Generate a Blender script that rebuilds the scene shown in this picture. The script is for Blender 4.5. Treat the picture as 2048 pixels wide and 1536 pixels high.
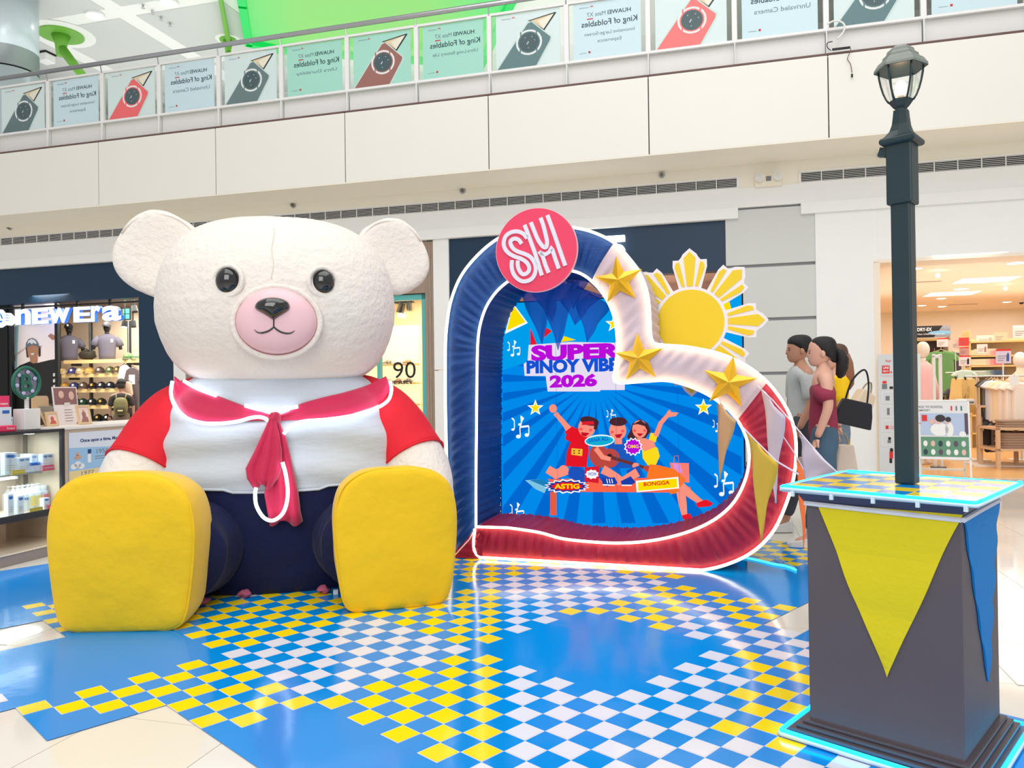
import bpy, math, random
from math import sin, cos, pi, radians as R
from mathutils import Vector as V, Matrix, noise
random.seed(7)
SC = bpy.context.scene; COL = SC.collection
for o in list(bpy.data.objects): bpy.data.objects.remove(o)
# ------------------------------------------------------------------ camera
FPX, PIT, ROL, CAMH = 1548.92, -0.005129, -0.013341, 1.3
_F = V((0, cos(PIT), -sin(PIT))); _R0 = V((1, 0, 0)); _U0 = V((0, sin(PIT), cos(PIT)))
_Rt = _R0*cos(ROL) + _U0*sin(ROL); _Up = _U0*cos(ROL) - _R0*sin(ROL)
cd = bpy.data.cameras.new('camera'); cam = bpy.data.objects.new('camera', cd); COL.objects.link(cam)
cd.sensor_width = 36; cd.lens = FPX/2048*36; cd.clip_start = .05; cd.clip_end = 200
m = Matrix((_Rt, _Up, -_F)).transposed().to_4x4(); m.translation = (0, 0, CAMH); cam.matrix_world = m
SC.camera = cam
SC.view_settings.view_transform = 'Standard'; SC.view_settings.look = 'None'
SC.view_settings.gamma = 1; SC.view_settings.use_curve_mapping = False
SC.view_settings.exposure = 0.02
# ------------------------------------------------------------------ world and big lights
w = bpy.data.worlds.new('mall_daylight'); SC.world = w; w.use_nodes = True
w.node_tree.nodes['Background'].inputs[0].default_value = (1.0, .985, .965, 1)
w.node_tree.nodes['Background'].inputs[1].default_value = 0.60
def area(name, loc, size, energy, col=(1, 1, 1), rot=(0, 0, 0), sy=None):
    l = bpy.data.lights.new(name, 'AREA'); l.energy = energy; l.color = col; l.size = size
    if sy: l.shape = 'RECTANGLE'; l.size_y = sy
    o = bpy.data.objects.new(name, l); o.location = loc; o.rotation_euler = rot; COL.objects.link(o); return o
area('overhead_fill', (0.5, 2.5, 11.5), 11, 760, (1, .985, .96))  # added overhead area light, an unseen source that brightens the whole hall
area('front_fill', (-1.5, -7.5, 7.5), 7, 620, (1, .98, .95), (R(62), 0, 0))  # added fill from behind the camera, lifts the bear and other fronts
# ------------------------------------------------------------------ frames
WA = R(15.5)
class Frame:
    def __init__(s, ox, oy, rz): s.o = V((ox, oy, 0)); s.rz = rz; s.x = V((cos(rz), sin(rz), 0)); s.y = V((-sin(rz), cos(rz), 0))
    def w(s, x, y=0, z=0): return s.o + s.x*x + s.y*y + V((0, 0, z))
    def q(s, px, py, y=0):       # a point seen in the photograph, on this frame's upright plane y
        d = _F + _Rt*((px-1024)/FPX) - _Up*((py-768)/FPX)
        c = V((0, 0, CAMH)); t = (y - (c-s.o).dot(s.y))/d.dot(s.y); p = c + d*t
        return ((p-s.o).dot(s.x), p.z)
W = Frame(0, 12.31, -WA)
def fl(px, py, z=0):             # a point seen in the photograph, on the level z
    d = _F + _Rt*((px-1024)/FPX) - _Up*((py-768)/FPX); t = (z-CAMH)/d.z
    return V((d.x*t, d.y*t, z))
def s2l(c): c = c/255; return c/12.92 if c <= .04045 else ((c+.055)/1.055)**2.4
def rgb(*c): return (s2l(c[0]), s2l(c[1]), s2l(c[2]), 1)
MATS = {}
def mat(name, col, rough=.5, metal=0, emit=0, bump=0, bs=40, var=0, vs=4, coat=0, trans=0, alpha=1, sheen=0, bdist=.01, stretch=None, ecol=None, ior=1.45, spec=.5):
    if name in MATS: return MATS[name]
    m = bpy.data.materials.new(name); m.use_nodes = True; nt = m.node_tree; b = nt.nodes['Principled BSDF']
    c = rgb(*col); b.inputs['Base Color'].default_value = c; b.inputs['Roughness'].default_value = rough
    b.inputs['Metallic'].default_value = metal; b.inputs['Coat Weight'].default_value = coat; b.inputs['Coat Roughness'].default_value = .06
    b.inputs['Transmission Weight'].default_value = trans; b.inputs['Alpha'].default_value = alpha; b.inputs['IOR'].default_value = ior
    b.inputs['Sheen Weight'].default_value = sheen; b.inputs['Specular IOR Level'].default_value = spec
    if emit: b.inputs['Emission Color'].default_value = rgb(*(ecol or col)); b.inputs['Emission Strength'].default_value = emit
    tc = nt.nodes.new('ShaderNodeTexCoord'); mp = nt.nodes.new('ShaderNodeMapping'); nt.links.new(tc.outputs['Object'], mp.inputs[0])
    if stretch: mp.inputs['Scale'].default_value = stretch
    if var:
        n = nt.nodes.new('ShaderNodeTexNoise'); n.inputs['Scale'].default_value = vs; n.inputs['Detail'].default_value = 4
        nt.links.new(mp.outputs[0], n.inputs['Vector'])
        mx = nt.nodes.new('ShaderNodeMix'); mx.data_type = 'RGBA'; mx.inputs[6].default_value = tuple(x*(1-var) for x in c[:3])+(1,)
        mx.inputs[7].default_value = tuple(min(1, x*(1+var)) for x in c[:3])+(1,); nt.links.new(n.outputs[0], mx.inputs[0]); nt.links.new(mx.outputs[2], b.inputs['Base Color'])
    if bump:
        n = nt.nodes.new('ShaderNodeTexNoise'); n.inputs['Scale'].default_value = bs; n.inputs['Detail'].default_value = 5
        nt.links.new(mp.outputs[0], n.inputs['Vector']); bp = nt.nodes.new('ShaderNodeBump'); bp.inputs['Strength'].default_value = bump
        bp.inputs['Distance'].default_value = bdist; nt.links.new(n.outputs[0], bp.inputs['Height']); nt.links.new(bp.outputs[0], b.inputs['Normal'])
    MATS[name] = m; return m
# ------------------------------------------------------------------ mesh builder
class MB:
    def __init__(s): s.v = []; s.f = []; s.m = []; s.mats = []; s.cur = 0
    def use(s, m):
        if m not in s.mats: s.mats.append(m)
        s.cur = s.mats.index(m); return s
    def add(s, vs, fs):
        n = len(s.v); s.v += [tuple(p) for p in vs]
        for f in fs: s.f.append([i+n for i in f]); s.m.append(s.cur)
        return s
    def box(s, cx, cy, cz, sx, sy, sz, rz=0, rx=0, ry=0):
        M = Matrix.Rotation(rz, 3, 'Z') @ Matrix.Rotation(ry, 3, 'Y') @ Matrix.Rotation(rx, 3, 'X'); c = V((cx, cy, cz))
        vs = [c + M @ V((a*sx/2, b*sy/2, d*sz/2)) for a in (-1, 1) for b in (-1, 1) for d in (-1, 1)]
        return s.add(vs, [(0, 1, 3, 2), (4, 6, 7, 5), (0, 4, 5, 1), (2, 3, 7, 6), (0, 2, 6, 4), (1, 5, 7, 3)])
    def bb(s, x0, x1, y0, y1, z0, z1): return s.box((x0+x1)/2, (y0+y1)/2, (z0+z1)/2, abs(x1-x0), abs(y1-y0), abs(z1-z0))
    def loft(s, rings, cap0=True, cap1=True, closed=True):
        n = len(rings[0]); vs = [p for r in rings for p in r]; fs = []
        for k in range(len(rings)-1):
            for i in range(n if closed else n-1):
                j = (i+1) % n; fs.append((k*n+i, k*n+j, (k+1)*n+j, (k+1)*n+i))
        if cap0: fs.append(tuple(range(n-1, -1, -1)))
        if cap1: fs.append(tuple(range((len(rings)-1)*n, len(rings)*n)))
        return s.add(vs, fs)
    def cyl(s, p0, p1, r0, r1=None, n=12, cap=True):
        p0, p1 = V(p0), V(p1); r1 = r0 if r1 is None else r1; d = (p1-p0).normalized()
        a = d.orthogonal().normalized(); b = d.cross(a)
        return s.loft([[p+(a*cos(2*pi*i/n)+b*sin(2*pi*i/n))*r for i in range(n)] for p, r in ((p0, r0), (p1, r1))], cap, cap)
    def tube(s, pts, r, n=8, closed=False):
        pts = [V(p) for p in pts]; rings = []; N = len(pts); pa = None
        for i, p in enumerate(pts):
            t = (pts[(i+1) % N]-pts[i-1]) if closed else (pts[min(i+1, N-1)]-pts[max(i-1, 0)])
            t.normalize(); a = t.orthogonal() if pa is None else pa - t*pa.dot(t)
            a.normalize(); pa = a; b = t.cross(a); rr = r[i] if isinstance(r, (list, tuple)) else r
            rings.append([p+(a*cos(2*pi*k/n)+b*sin(2*pi*k/n))*rr for k in range(n)])
        if closed: rings.append(rings[0])
        return s.loft(rings, not closed, not closed)
    def lathe(s, prof, n=24, c=(0, 0, 0), ph=0):
        c = V(c); return s.loft([[c+V((r*cos(2*pi*i/n+ph), r*sin(2*pi*i/n+ph), z)) for i in range(n)] for r, z in prof])
    def prism(s, poly, y0, y1):  # polygon in (x, z), thickness along y
        n = len(poly); vs = [(x, y0, z) for x, z in poly]+[(x, y1, z) for x, z in poly]
        return s.add(vs, [tuple(range(n)), tuple(range(2*n-1, n-1, -1))]+[(i, i+n, (i+1) % n+n, (i+1) % n) for i in range(n)])
    def flat(s, poly, y=0): return s.add([(x, y, z) for x, z in poly], [tuple(range(len(poly)))])
    def slab(s, poly, z0, z1):   # polygon in (x, y), thickness along z
        n = len(poly); vs = [(x, y, z0) for x, y in poly]+[(x, y, z1) for x, y in poly]
        return s.add(vs, [tuple(range(n-1, -1, -1)), tuple(range(n, 2*n))]+[(i, (i+1) % n, (i+1) % n+n, i+n) for i in range(n)])
    def sph(s, c, rx, ry=None, rz=None, n=16, k=10, e=1.0, M=None):
        ry = rx if ry is None else ry; rz = rx if rz is None else rz; c = V(c)
        g = lambda t: math.copysign(abs(t)**e, t); rings = []
        for j in range(k+1):
            a = -pi/2+pi*j/k; a = max(-pi/2+.02, min(pi/2-.02, a))
            rg = [V((rx*g(cos(a))*g(cos(2*pi*i/n)), ry*g(cos(a))*g(sin(2*pi*i/n)), rz*g(sin(a)))) for i in range(n)]
            rings.append([c+(M @ p if M else p) for p in rg])
        return s.loft(rings)
    def build(s, name, m=None, parent=None, smooth=False, mods=None):
        me = bpy.data.meshes.new(name); me.from_pydata(s.v, [], s.f)
        if s.mats:
            for q in s.mats: me.materials.append(q)
            for p, i in zip(me.polygons, s.m): p.material_index = i
        elif m: me.materials.append(m)
        if smooth: me.polygons.foreach_set('use_smooth', [True]*len(me.polygons))
        me.update(); o = bpy.data.objects.new(name, me); COL.objects.link(o); o.parent = parent
        for t, kw in (mods or []):
            q = o.modifiers.new(t, t)
            for a, b in kw.items(): setattr(q, a, b)
        return o
BEV = lambda wd=.004, seg=2: [('BEVEL', dict(width=wd, segments=seg, limit_method='ANGLE'))]
def SUB(n=1): return [('SUBSURF', dict(levels=n, render_levels=n))]
def tag(o, label=None, cat=None, group=None, kind=None):
    if label: o['label'] = label
    if cat: o['category'] = cat
    if group: o['group'] = group
    if kind: o['kind'] = kind
    return o
def thing(name, label, cat, loc=(0, 0, 0), rz=0, group=None):
    o = bpy.data.objects.new(name, None); COL.objects.link(o); o.location = loc; o.rotation_euler = (0, 0, rz); o.empty_display_size = .1
    return tag(o, label, cat, group)
def copyt(o, parent=None):
    c = o.copy(); COL.objects.link(c); c.parent = parent
    for ch in list(o.children): copyt(ch, c)
    return c
_TX = {}
def tmesh(s, off=0.0, res=3):
    k = (s, off)
    if k not in _TX:
        cu = bpy.data.curves.new('t', 'FONT'); cu.body = s; cu.offset = off; cu.resolution_u = res
        ob = bpy.data.objects.new('t', cu); COL.objects.link(ob); bpy.context.view_layer.update()
        me = ob.to_mesh(); vs = [(v.co.x, v.co.y) for v in me.vertices]; fs = [tuple(p.vertices) for p in me.polygons]
        ob.to_mesh_clear(); bpy.data.objects.remove(ob); bpy.data.curves.remove(cu)
        x0 = min(v[0] for v in vs); x1 = max(v[0] for v in vs); y0 = min(v[1] for v in vs); y1 = max(v[1] for v in vs)
        _TX[k] = ([((a-x0)/(x1-x0), (b-y0)/(y1-y0)) for a, b in vs], fs)
    return _TX[k]
def txt(mb, s, quad, y=0, off=0.0, mirror=False, arch=0, fn=None):
    # lettering fitted in the box quad = (x0, x1, z0, z1) on the upright plane y
    vs, fs = tmesh(s, off); x0, x1, z0, z1 = quad[:4]; sh = quad[4] if len(quad) > 4 else 0
    P = []
    for a, b in vs:
        if mirror: a = 1-a
        x = x0+(x1-x0)*a; z = z0+(z1-z0)*b+sh*a+arch*(1-(2*a-1)**2)
        P.append((x, y, z))
    mb.add(P, fs); return mb
def se(n, rx, ry, e=1.0, cx=0, cy=0, z=0):   # a superellipse ring
    g = lambda t: math.copysign(abs(t)**e, t)
    return [(cx+rx*g(cos(2*pi*i/n)), cy+ry*g(sin(2*pi*i/n)), z) for i in range(n)]
def interp(tab, t):
    if t <= tab[0][0]: return tab[0][1:]
    for a, b in zip(tab, tab[1:]):
        if t <= b[0]:
            k = (t-a[0])/(b[0]-a[0]); return [p+(q-p)*k for p, q in zip(a[1:], b[1:])]
    return tab[-1][1:]
def spline(pts, per=6, closed=False):
    P = [V(p) for p in pts]; n = len(P); out = []
    rng = range(n if closed else n-1)
    for i in rng:
        a, b, c, d = (P[(i-1) % n], P[i], P[(i+1) % n], P[(i+2) % n]) if closed else (P[max(i-1, 0)], P[i], P[i+1], P[min(i+2, n-1)])
        for k in range(per):
            t = k/per; out.append(.5*((2*b)+(c-a)*t+(2*a-5*b+4*c-d)*t*t+(3*b-a-3*c+d)*t**3))
    if not closed: out.append(P[-1])
    return out
# ------------------------------------------------------------------ shared materials
M_wall = mat('painted_wall_white', (242, 243, 243), .55, var=.02)
M_cream = mat('cream_panel_paint', (240, 238, 231), .45, var=.025, vs=1.2)
M_cream2 = mat('cream_soffit_paint', (247, 242, 228), .6, var=.02)
M_navy = mat('dark_blue_fascia', (16, 50, 78), .45, var=.05)
M_black = mat('black_paint', (18, 22, 26), .4)
M_steel = mat('brushed_steel', (190, 190, 196), .28, metal=1, bump=.1, bs=80)
M_whitem = mat('white_powder_coat', (240, 240, 240), .35)
M_glass = mat('clear_glass', (235, 245, 245), .03, trans=1, alpha=.22, ior=1.1)
M_dark = mat('dark_void', (16, 18, 20), .7)
M_lamp = mat('lit_lamp_diffuser', (255, 250, 240), .5, emit=9)
M_warm = mat('warm_lit_lamp', (255, 235, 205), .5, emit=7)
M_oak = mat('light_oak_wood', (222, 190, 150), .45, var=.12, vs=6, stretch=(1, 1, 9))
M_pine = mat('pine_shelf_wood', (236, 204, 140), .5, var=.08, vs=5)
M_ink = mat('black_print', (30, 30, 34), .6)
M_white = mat('white_print', (245, 245, 245), .6)
M_gray = mat('grey_print', (120, 124, 130), .6)
M_red = mat('red_print', (215, 35, 45), .5)
def floor_setup():
    # ---- tiled floor: base slab and each visible 60 cm tile
    mt = mat('polished_porcelain_tile', (232, 227, 217), .08, var=.04, vs=2.2, coat=.3)
    mg = mat('tiled_floor_beyond', (226, 220, 208), .1); nt = mg.node_tree; bs = nt.nodes['Principled BSDF']
    tc = nt.nodes.new('ShaderNodeTexCoord'); mp = nt.nodes.new('ShaderNodeMapping'); br = nt.nodes.new('ShaderNodeTexBrick')
    mp.inputs['Rotation'].default_value = (0, 0, WA); mp.inputs['Location'].default_value = (.02, -.18, 0); br.offset = 0
    for k_, v_ in (('Scale', 1), ('Brick Width', .6), ('Row Height', .6), ('Mortar Size', .0025), ('Color1', rgb(232, 227, 217)), ('Color2', rgb(228, 223, 212)), ('Mortar', rgb(150, 140, 128))): br.inputs[k_].default_value = v_
    nt.links.new(tc.outputs['Object'], mp.inputs[0]); nt.links.new(mp.outputs[0], br.inputs[0]); nt.links.new(br.outputs[0], bs.inputs['Base Color'])
    b = MB(); b.slab([(-12, -6), (14, -6), (14, 30), (-12, 30)], -.2, -.004)
    base = tag(b.build('floor', mg), kind='structure')
    # seams run at x = k*0.6 and n = .18 + k*0.6 of the wall frame's directions
    u = V((cos(WA), -sin(WA))); n = V((sin(WA), cos(WA)))
    me = None
    mb = MB().box(0, 0, -.002, .5965, .5965, .004); first = mb.build('tile', mt, base); k = 0
    spots = []
    for i in range(-14, 18):
        for j in range(-2, 22):
            c = u*(.28+i*.6+.0)+n*(.18+.3+j*.6); 
            if (c-V((0,12.31))).dot(n) > -.3: continue
            if c.y < 1.9: continue
            X = (c.x/c.y*FPX)+1024; Y = 776+1.3/c.y*FPX
            if -170 < X < 2230 and Y < 1800: spots.append((c.y, c, i, j))
    spots.sort(key=lambda t: t[0]); spots = [t for t in spots if not hidden_tile(t[1])][:298]
    for q, (_, c, i, j) in enumerate(spots):
        o = first if q == 0 else first.copy()
        if q: COL.objects.link(o)
        o.location = (c.x, c.y, 0); o.rotation_euler = (0, 0, -WA)
GO = V((-.046227, 2.772188)); GT = -.772438; GS = .109944
def g2w(i, j): return GO + GS*(i*V((cos(GT), sin(GT)))+j*V((-sin(GT), cos(GT))))
def w2g(p): v = (V((p[0], p[1]))-GO)/GS; return v.dot(V((cos(GT), sin(GT)))), v.dot(V((-sin(GT), cos(GT))))
def vinyl(i, j):     # is this square of the printed floor graphic covered
    if i < -43 or i > 30: return False
    if i < -28: return -16 <= j < 8
    if i < -24: return -6 <= j < 12
    if i < -16: return -20 <= j < 36
    if i < -12: return -10 <= j < 38
    if i < 0: return -6 <= j < 38
    if i < 2: return -6 <= j < 18
    if i < 5: return -6 <= j < 22
    return -6 <= j < 14
def hidden_tile(c):
    cs = [w2g(c+V(d)) for d in ((0, 0), (.4, 0), (-.4, 0), (0, .4), (0, -.4), (.3, .3), (-.3, -.3), (.3, -.3), (-.3, .3))]
    return all(vinyl(a, b) for a, b in cs)
floor_setup()
# cell colours of the graphic, row by row: c = i-j, entries (r from, r to, colour) with r = i+j
ROWS = {6:[(-2,24,'W')],4:[(-2,22,'W')],2:[(-2,16,'W')],0:[(-4,-2,'Y'),(0,10,'W'),(12,12,'Y')],-2:[(-6,-2,'Y'),(0,8,'W'),(10,14,'Y')],
-4:[(-16,-14,'Y'),(-8,-2,'Y'),(0,10,'W'),(12,14,'Y')],-6:[(-26,-2,'Y'),(0,10,'W'),(12,18,'Y')],
-8:[(-24,-14,'Y'),(-12,-10,'W'),(-8,-2,'Y'),(0,2,'W'),(8,12,'W'),(14,18,'Y')],-10:[(-22,-16,'Y'),(-14,-8,'W'),(-6,-2,'Y'),(0,0,'W'),(10,12,'W'),(14,20,'Y')],
-12:[(-20,-18,'Y'),(-16,-6,'W'),(-4,-2,'Y'),(12,12,'W'),(14,14,'Y'),(16,22,'W')],-14:[(-18,-4,'W'),(14,22,'W')],
-16:[(-20,-18,'Y'),(-16,-6,'W'),(-4,-2,'Y'),(12,18,'W')],-18:[(-22,-16,'Y'),(-14,-14,'W'),(-12,-8,'W'),(-6,-2,'Y'),(0,0,'W'),(10,10,'Y'),(12,14,'W'),(16,16,'Y')],
-20:[(-24,-14,'Y'),(-12,-10,'W'),(-8,-2,'Y'),(0,2,'W'),(8,10,'Y'),(12,14,'W'),(16,18,'Y')],
-22:[(-26,-2,'Y'),(0,2,'W'),(4,12,'Y'),(14,14,'W'),(16,24,'Y')],-24:[(-28,-2,'Y'),(0,6,'W'),(8,18,'Y')],
-26:[(-26,-2,'Y'),(0,8,'W'),(10,16,'Y')],-28:[(-24,-24,'Y'),(-22,-22,'W'),(-20,-16,'Y'),(-4,-2,'Y'),(0,10,'W'),(12,14,'Y')],-30:[(-2,12,'W')],
-32:[(-4,-2,'Y'),(0,10,'W'),(12,14,'Y')],-34:[(-6,0,'Y'),(2,8,'W'),(10,14,'Y')],-36:[(-6,2,'Y'),(4,6,'W'),(8,12,'Y')],-38:[(-8,12,'Y')],-40:[(-8,4,'Y')],-42:[(-8,0,'Y')],-44:[(-8,-2,'Y')]}
def cell(i, j):
    if -33 < i < -24 and -6 <= j <= -4: return 'Y' if (i+j) % 2 == 0 else 'B'
    if (i, j) == (-18, -11): return 'W'
    if j >= 31 and i >= -12:
        if (i+j) % 2 or j < 30-(i+6)*.0: return 'B'
        return 'W' if i+j < 24 or (i > -3 and j < 33) else 'Y'
    for a, b, k in ROWS.get(i-j, []):
        if a <= i+j <= b and (i+j-a) % 2 == 0: return k
    return 'B'
def floor_graphic():
    mb_ = mat('blue_gloss_vinyl', (0, 140, 226), .13, coat=.0, spec=.3, bump=.16, bs=1.6, bdist=.03)
    my = mat('yellow_gloss_vinyl', (252, 222, 8), .13, coat=.0, spec=.35, bump=.16, bs=1.6, bdist=.03)
    mw = mat('white_gloss_vinyl', (226, 226, 236), .13, coat=.0, spec=.35, bump=.16, bs=1.6, bdist=.03)
    M = {'B': mb_, 'Y': my, 'W': mw}
    t = thing('floor_graphic', 'huge glossy blue vinyl floor sheet printed with yellow and white diamonds', 'floor sticker', (GO.x, GO.y, 0), GT)
    b = MB(); vid = {}; b.use(mb_); b.use(my); b.use(mw)
    def vert(i, j):
        if (i, j) not in vid:
            wz = .0035; vid[(i, j)] = len(b.v); b.v.append((i*GS, j*GS, wz))
        return vid[(i, j)]
    e = .035
    for i in range(-43, 26):
        for j in range(-20, 39):
            if not vinyl(i, j): continue
            k = cell(i, j); p = g2w(i, j)
            f = [vert(i, j), vert(i+1, j), vert(i+1, j+1), vert(i, j+1)]
            if k == 'B' or (p.y < 1): b.f.append(f); b.m.append(0); continue
            b.f.append(f); b.m.append(2)    # pale margin of every printed diamond
            n = len(b.v)
            for a, c in ((e, e), (1-e, e), (1-e, 1-e), (e, 1-e)): b.v.append(((i+a)*GS, (j+c)*GS, .0042))
            b.f.append([n, n+1, n+2, n+3]); b.m.append({'Y': 1, 'W': 2}[k])
    b.build('printed_vinyl', None, t)
floor_graphic()
# ================================================================== the mall shell
def wobj(mb, name, m, parent=None, kind='structure', **k):
    o = mb.build(name, m, parent, **k)
    if parent is None: o.location = W.o; o.rotation_euler = (0, 0, W.rz)
    if kind and parent is None: o['kind'] = kind
    return o
XS = [-0.06+2.348*k for k in range(-5, 5)]
def shell():
    # upper slab edge with its facing panels
    core = wobj(MB().bb(-13, 10, -.88, 0.2, 4.545, 5.62), 'wall_upper', mat('panel_joint_dark', (60, 50, 45), .8))
    first = None
    for a, b in zip(XS, XS[1:]):
        if first is None:
            first = MB().bb(.007, b-a-.007, -.012, .012, 4.54, 5.635).build('panel', M_cream, core, mods=BEV(.004, 1)); o = first
        else: o = first.copy(); COL.objects.link(o)
        o.location = (a, -.89, 0)
    b = MB().bb(-13, 10, -.90, -.86, 5.64, 5.665)
    wobj(b, 'trim_1', mat('dark_joint_trim', (110, 84, 80), .6))
    wobj(MB().bb(-13, 10, -.9, .02, 4.528, 4.545), 'trim_2', M_cream2)
    # band under the slab, fascia and lower beam
    wobj(MB().bb(-13, 10, 0, .2, 4.19, 4.545), 'wall_band', M_cream2)
    b = MB().bb(-13, 10, -.02, .2, 3.9, 4.19); wobj(b, 'wall_fascia', M_wall, mods=BEV(.004, 1))
    b = MB().bb(-13, 3.485, -.06, .2, 3.74, 3.905).bb(4.35, 10, -.06, .2, 3.74, 3.905); wobj(b, 'trim_3', M_wall, mods=BEV(.006, 1))
    # ceiling of the upper floor with perforated panels
    MC = mat('white_ceiling_paint', (240, 240, 238), .7)
    c = wobj(MB().bb(-22, 16, -.9, 16, 10.0, 10.1), 'ceiling', MC)
    MP = mat('perforated_ceiling_panel', (205, 207, 206), .8, var=.05, vs=60)
    f = None
    for i in range(-8, 5):
        for j in range(0, 5):
            x, y = i*2.75-.3, 1.4+j*2.75
            if -6.5 < x < 5 and y < 8: continue
            if f is None: f = MB().bb(-1.15, 1.15, -1.15, 1.15, 9.985, 10.0).build('ceiling_panel', MP, c); o = f
            else: o = f.copy(); COL.objects.link(o)
            o.location = (x, y, 0)
    wobj(MB().bb(-22, 16, 14.5, 14.7, 5.5, 10), 'wall_back_upper', M_wall)
    wobj(MB().bb(-22, 16, 0.2, 15, 5.45, 5.62), 'floor_upper', mat('upper_floor_tile', (225, 222, 215), .2))
    wobj(MB().bb(-22, 16, 9.5, 9.7, 5.62, 8.4), 'wall_upper_shops', mat('upper_shop_wall', (228, 232, 232), .5))
    # a row of upper shop windows seen between the posters
    for k in range(9):
        x = -15+k*3.1; t = thing('shop_window', 'dark upper floor shop window far behind the glass railing', 'window', W.w(x, 9.45), W.rz, 'upper floor shop windows')
        MB().bb(0, 2.4, -.04, 0, 6.3, 7.6).build('pane', mat('dark_shop_glass', (104, 116, 120), .15), t)
        b = MB().bb(-.06, 0, -.08, 0, 6.2, 7.7).bb(2.4, 2.46, -.08, 0, 6.2, 7.7).bb(-.06, 2.46, -.08, 0, 7.6, 7.7).bb(1.17, 1.23, -.08, 0, 6.3, 7.6); b.build('window_frame', M_whitem, t)
        t['kind'] = 'structure'; del t['category']
    # luminous green ceiling feature
    t = thing('luminous_ceiling', 'glowing green translucent ceiling feature above the railing', 'ceiling light')
    P = [fl(x, y, 9.93) for x, y in ((452, -160), (485, 0), (497, 78), (560, 92), (760, 108), (962, 122), (1010, 20), (1075, -110))]
    m = bpy.data.materials.new('green_lit_membrane'); m.use_nodes = True; nt = m.node_tree; bs = nt.nodes['Principled BSDF']
    tc = nt.nodes.new('ShaderNodeTexCoord'); mp = nt.nodes.new('ShaderNodeMapping'); gr = nt.nodes.new('ShaderNodeTexGradient'); cr = nt.nodes.new('ShaderNodeValToRGB')
    ctr = (P[1]+P[2]+P[5]+P[6])/4; mp.inputs['Location'].default_value = (-ctr.x/4.4, -ctr.y/6.5, 0); mp.inputs['Scale'].default_value = (1/4.4, 1/6.5, 0.0); gr.gradient_type = 'SPHERICAL'
    nt.links.new(tc.outputs['Object'], mp.inputs[0]); nt.links.new(mp.outputs[0], gr.inputs[0]); nt.links.new(gr.outputs[1], cr.inputs[0])
    cr.color_ramp.elements[0].color = rgb(0, 226, 122); cr.color_ramp.elements[0].position = .1; cr.color_ramp.elements[1].color = rgb(150, 208, 104); cr.color_ramp.elements[1].position = .62
    nt.links.new(cr.outputs[0], bs.inputs['Emission Color']); bs.inputs['Emission Strength'].default_value = .85; bs.inputs['Base Color'].default_value = rgb(40, 120, 70)
    MB().slab([(p.x, p.y) for p in P], 9.9, 9.93).build('lit_membrane', m, t)
    b = MB(); mg = mat('bright_green_edge', (0, 190, 84), .4, emit=.35)
    for a, c2 in zip(P, P[1:]):
        d = (c2-a); l = d.length; mid = (a+c2)/2; b.box(mid.x, mid.y, 9.86, l+.1, .18, .2, rz=math.atan2(d.y, d.x))
    b.build('edge_rim', mg, t)
    # green tree-like struts
    MG = mat('leaf_green_paint', (112, 178, 62), .45)
    def strut(px, py, r, q1, rr, lab):
        c = fl(px, py, 9.97); t = thing('ceiling_strut', lab, 'ceiling strut', c)
        MB().lathe([(r, -.02), (r, .02), (r*.75, .02)], 28).build('round_plate', MG, t, smooth=False)
        MB().lathe([(r*1.5, .012), (r*1.5, .02), (r*1.45, .028)], 28).build('ring_recess', MC, t)
        MB().lathe([(rr*1.9, -.02), (rr*1.2, -.25), (rr, -.5)], 16).build('collar', MG, t, smooth=True)
        e = fl(*q1); MB().cyl((0, 0, -.3), e-c, rr, rr*.9, 16).build('strut_arm', MG, t, smooth=True)
    strut(122, 70, .5, (190, 185, 8.4), .11, 'green slanted ceiling strut with wide round plate near the steel column')
    strut(456, 80, .2, (466, 122, 9.3), .06, 'thin green ceiling strut with small plate left of the glowing panel')
    t = thing('ceiling_strut', 'thin green rod running down to the small plate from above', 'ceiling strut', fl(438, -20, 9.8))
    MB().cyl((0, 0, 0), fl(456, 78, 9.9)-fl(438, -20, 9.8), .05, .06).build('strut_arm', MG, t)
    # recessed downlights upstairs
    n = 0
    for x, y, lab in ((190, 30, 'upstairs downlight above the green strut plate'), (337, 5, 'upstairs downlight nearest the top edge of the photo'), (92, 108, None)):
        c = fl(x, y, 9.97)
        if lab:
            t = thing('ceiling_light', lab, 'ceiling light', c); MB().lathe([(.2, -.03), (.2, .02)], 20).build('trim_ring', M_whitem, t); MB().lathe([(.16, -.045), (.16, -.02)], 20).build('lit_lens', M_lamp, t)
        else:
            t = thing('speaker_box', 'small white box fixed to the ceiling under the green strut', 'ceiling box', c); MB().box(0, 0, -.12, .3, .3, .2, rz=-.3).build('box_body', M_whitem, t, mods=BEV(.02)); MB().box(0, 0, 0, .34, .34, .03, rz=-.3).build('mounting_plate', M_dark, t)
    for k, (x, y) in enumerate(((286, 10), (305, 22), (322, 34), (340, 46))):
        c = fl(x, y, 9.98); t = thing('sprinkler', 'tiny upstairs ceiling sprinkler, %s of the row of four' % ['top left one', 'second', 'third', 'lowest right one'][k], 'sprinkler', c, group='upstairs ceiling sprinklers')
        MB().lathe([(.03, 0), (.02, -.05), (.05, -.07), (.01, -.08)], 10).build('sprinkler_head', M_steel, t)
    # round column upstairs
    xr = W.q(60, 90, 1.4)[0]; t = thing('column', 'round polished metal column upstairs at the left edge', 'column', W.w(xr-.62, 1.4, 5.62), W.rz)
    b = MB().lathe([(.6, 0), (.6, 2.62)], 48); b.build('column_shaft', mat('satin_metal_column', (208, 220, 228), .3, metal=.25), t, smooth=True)
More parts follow.
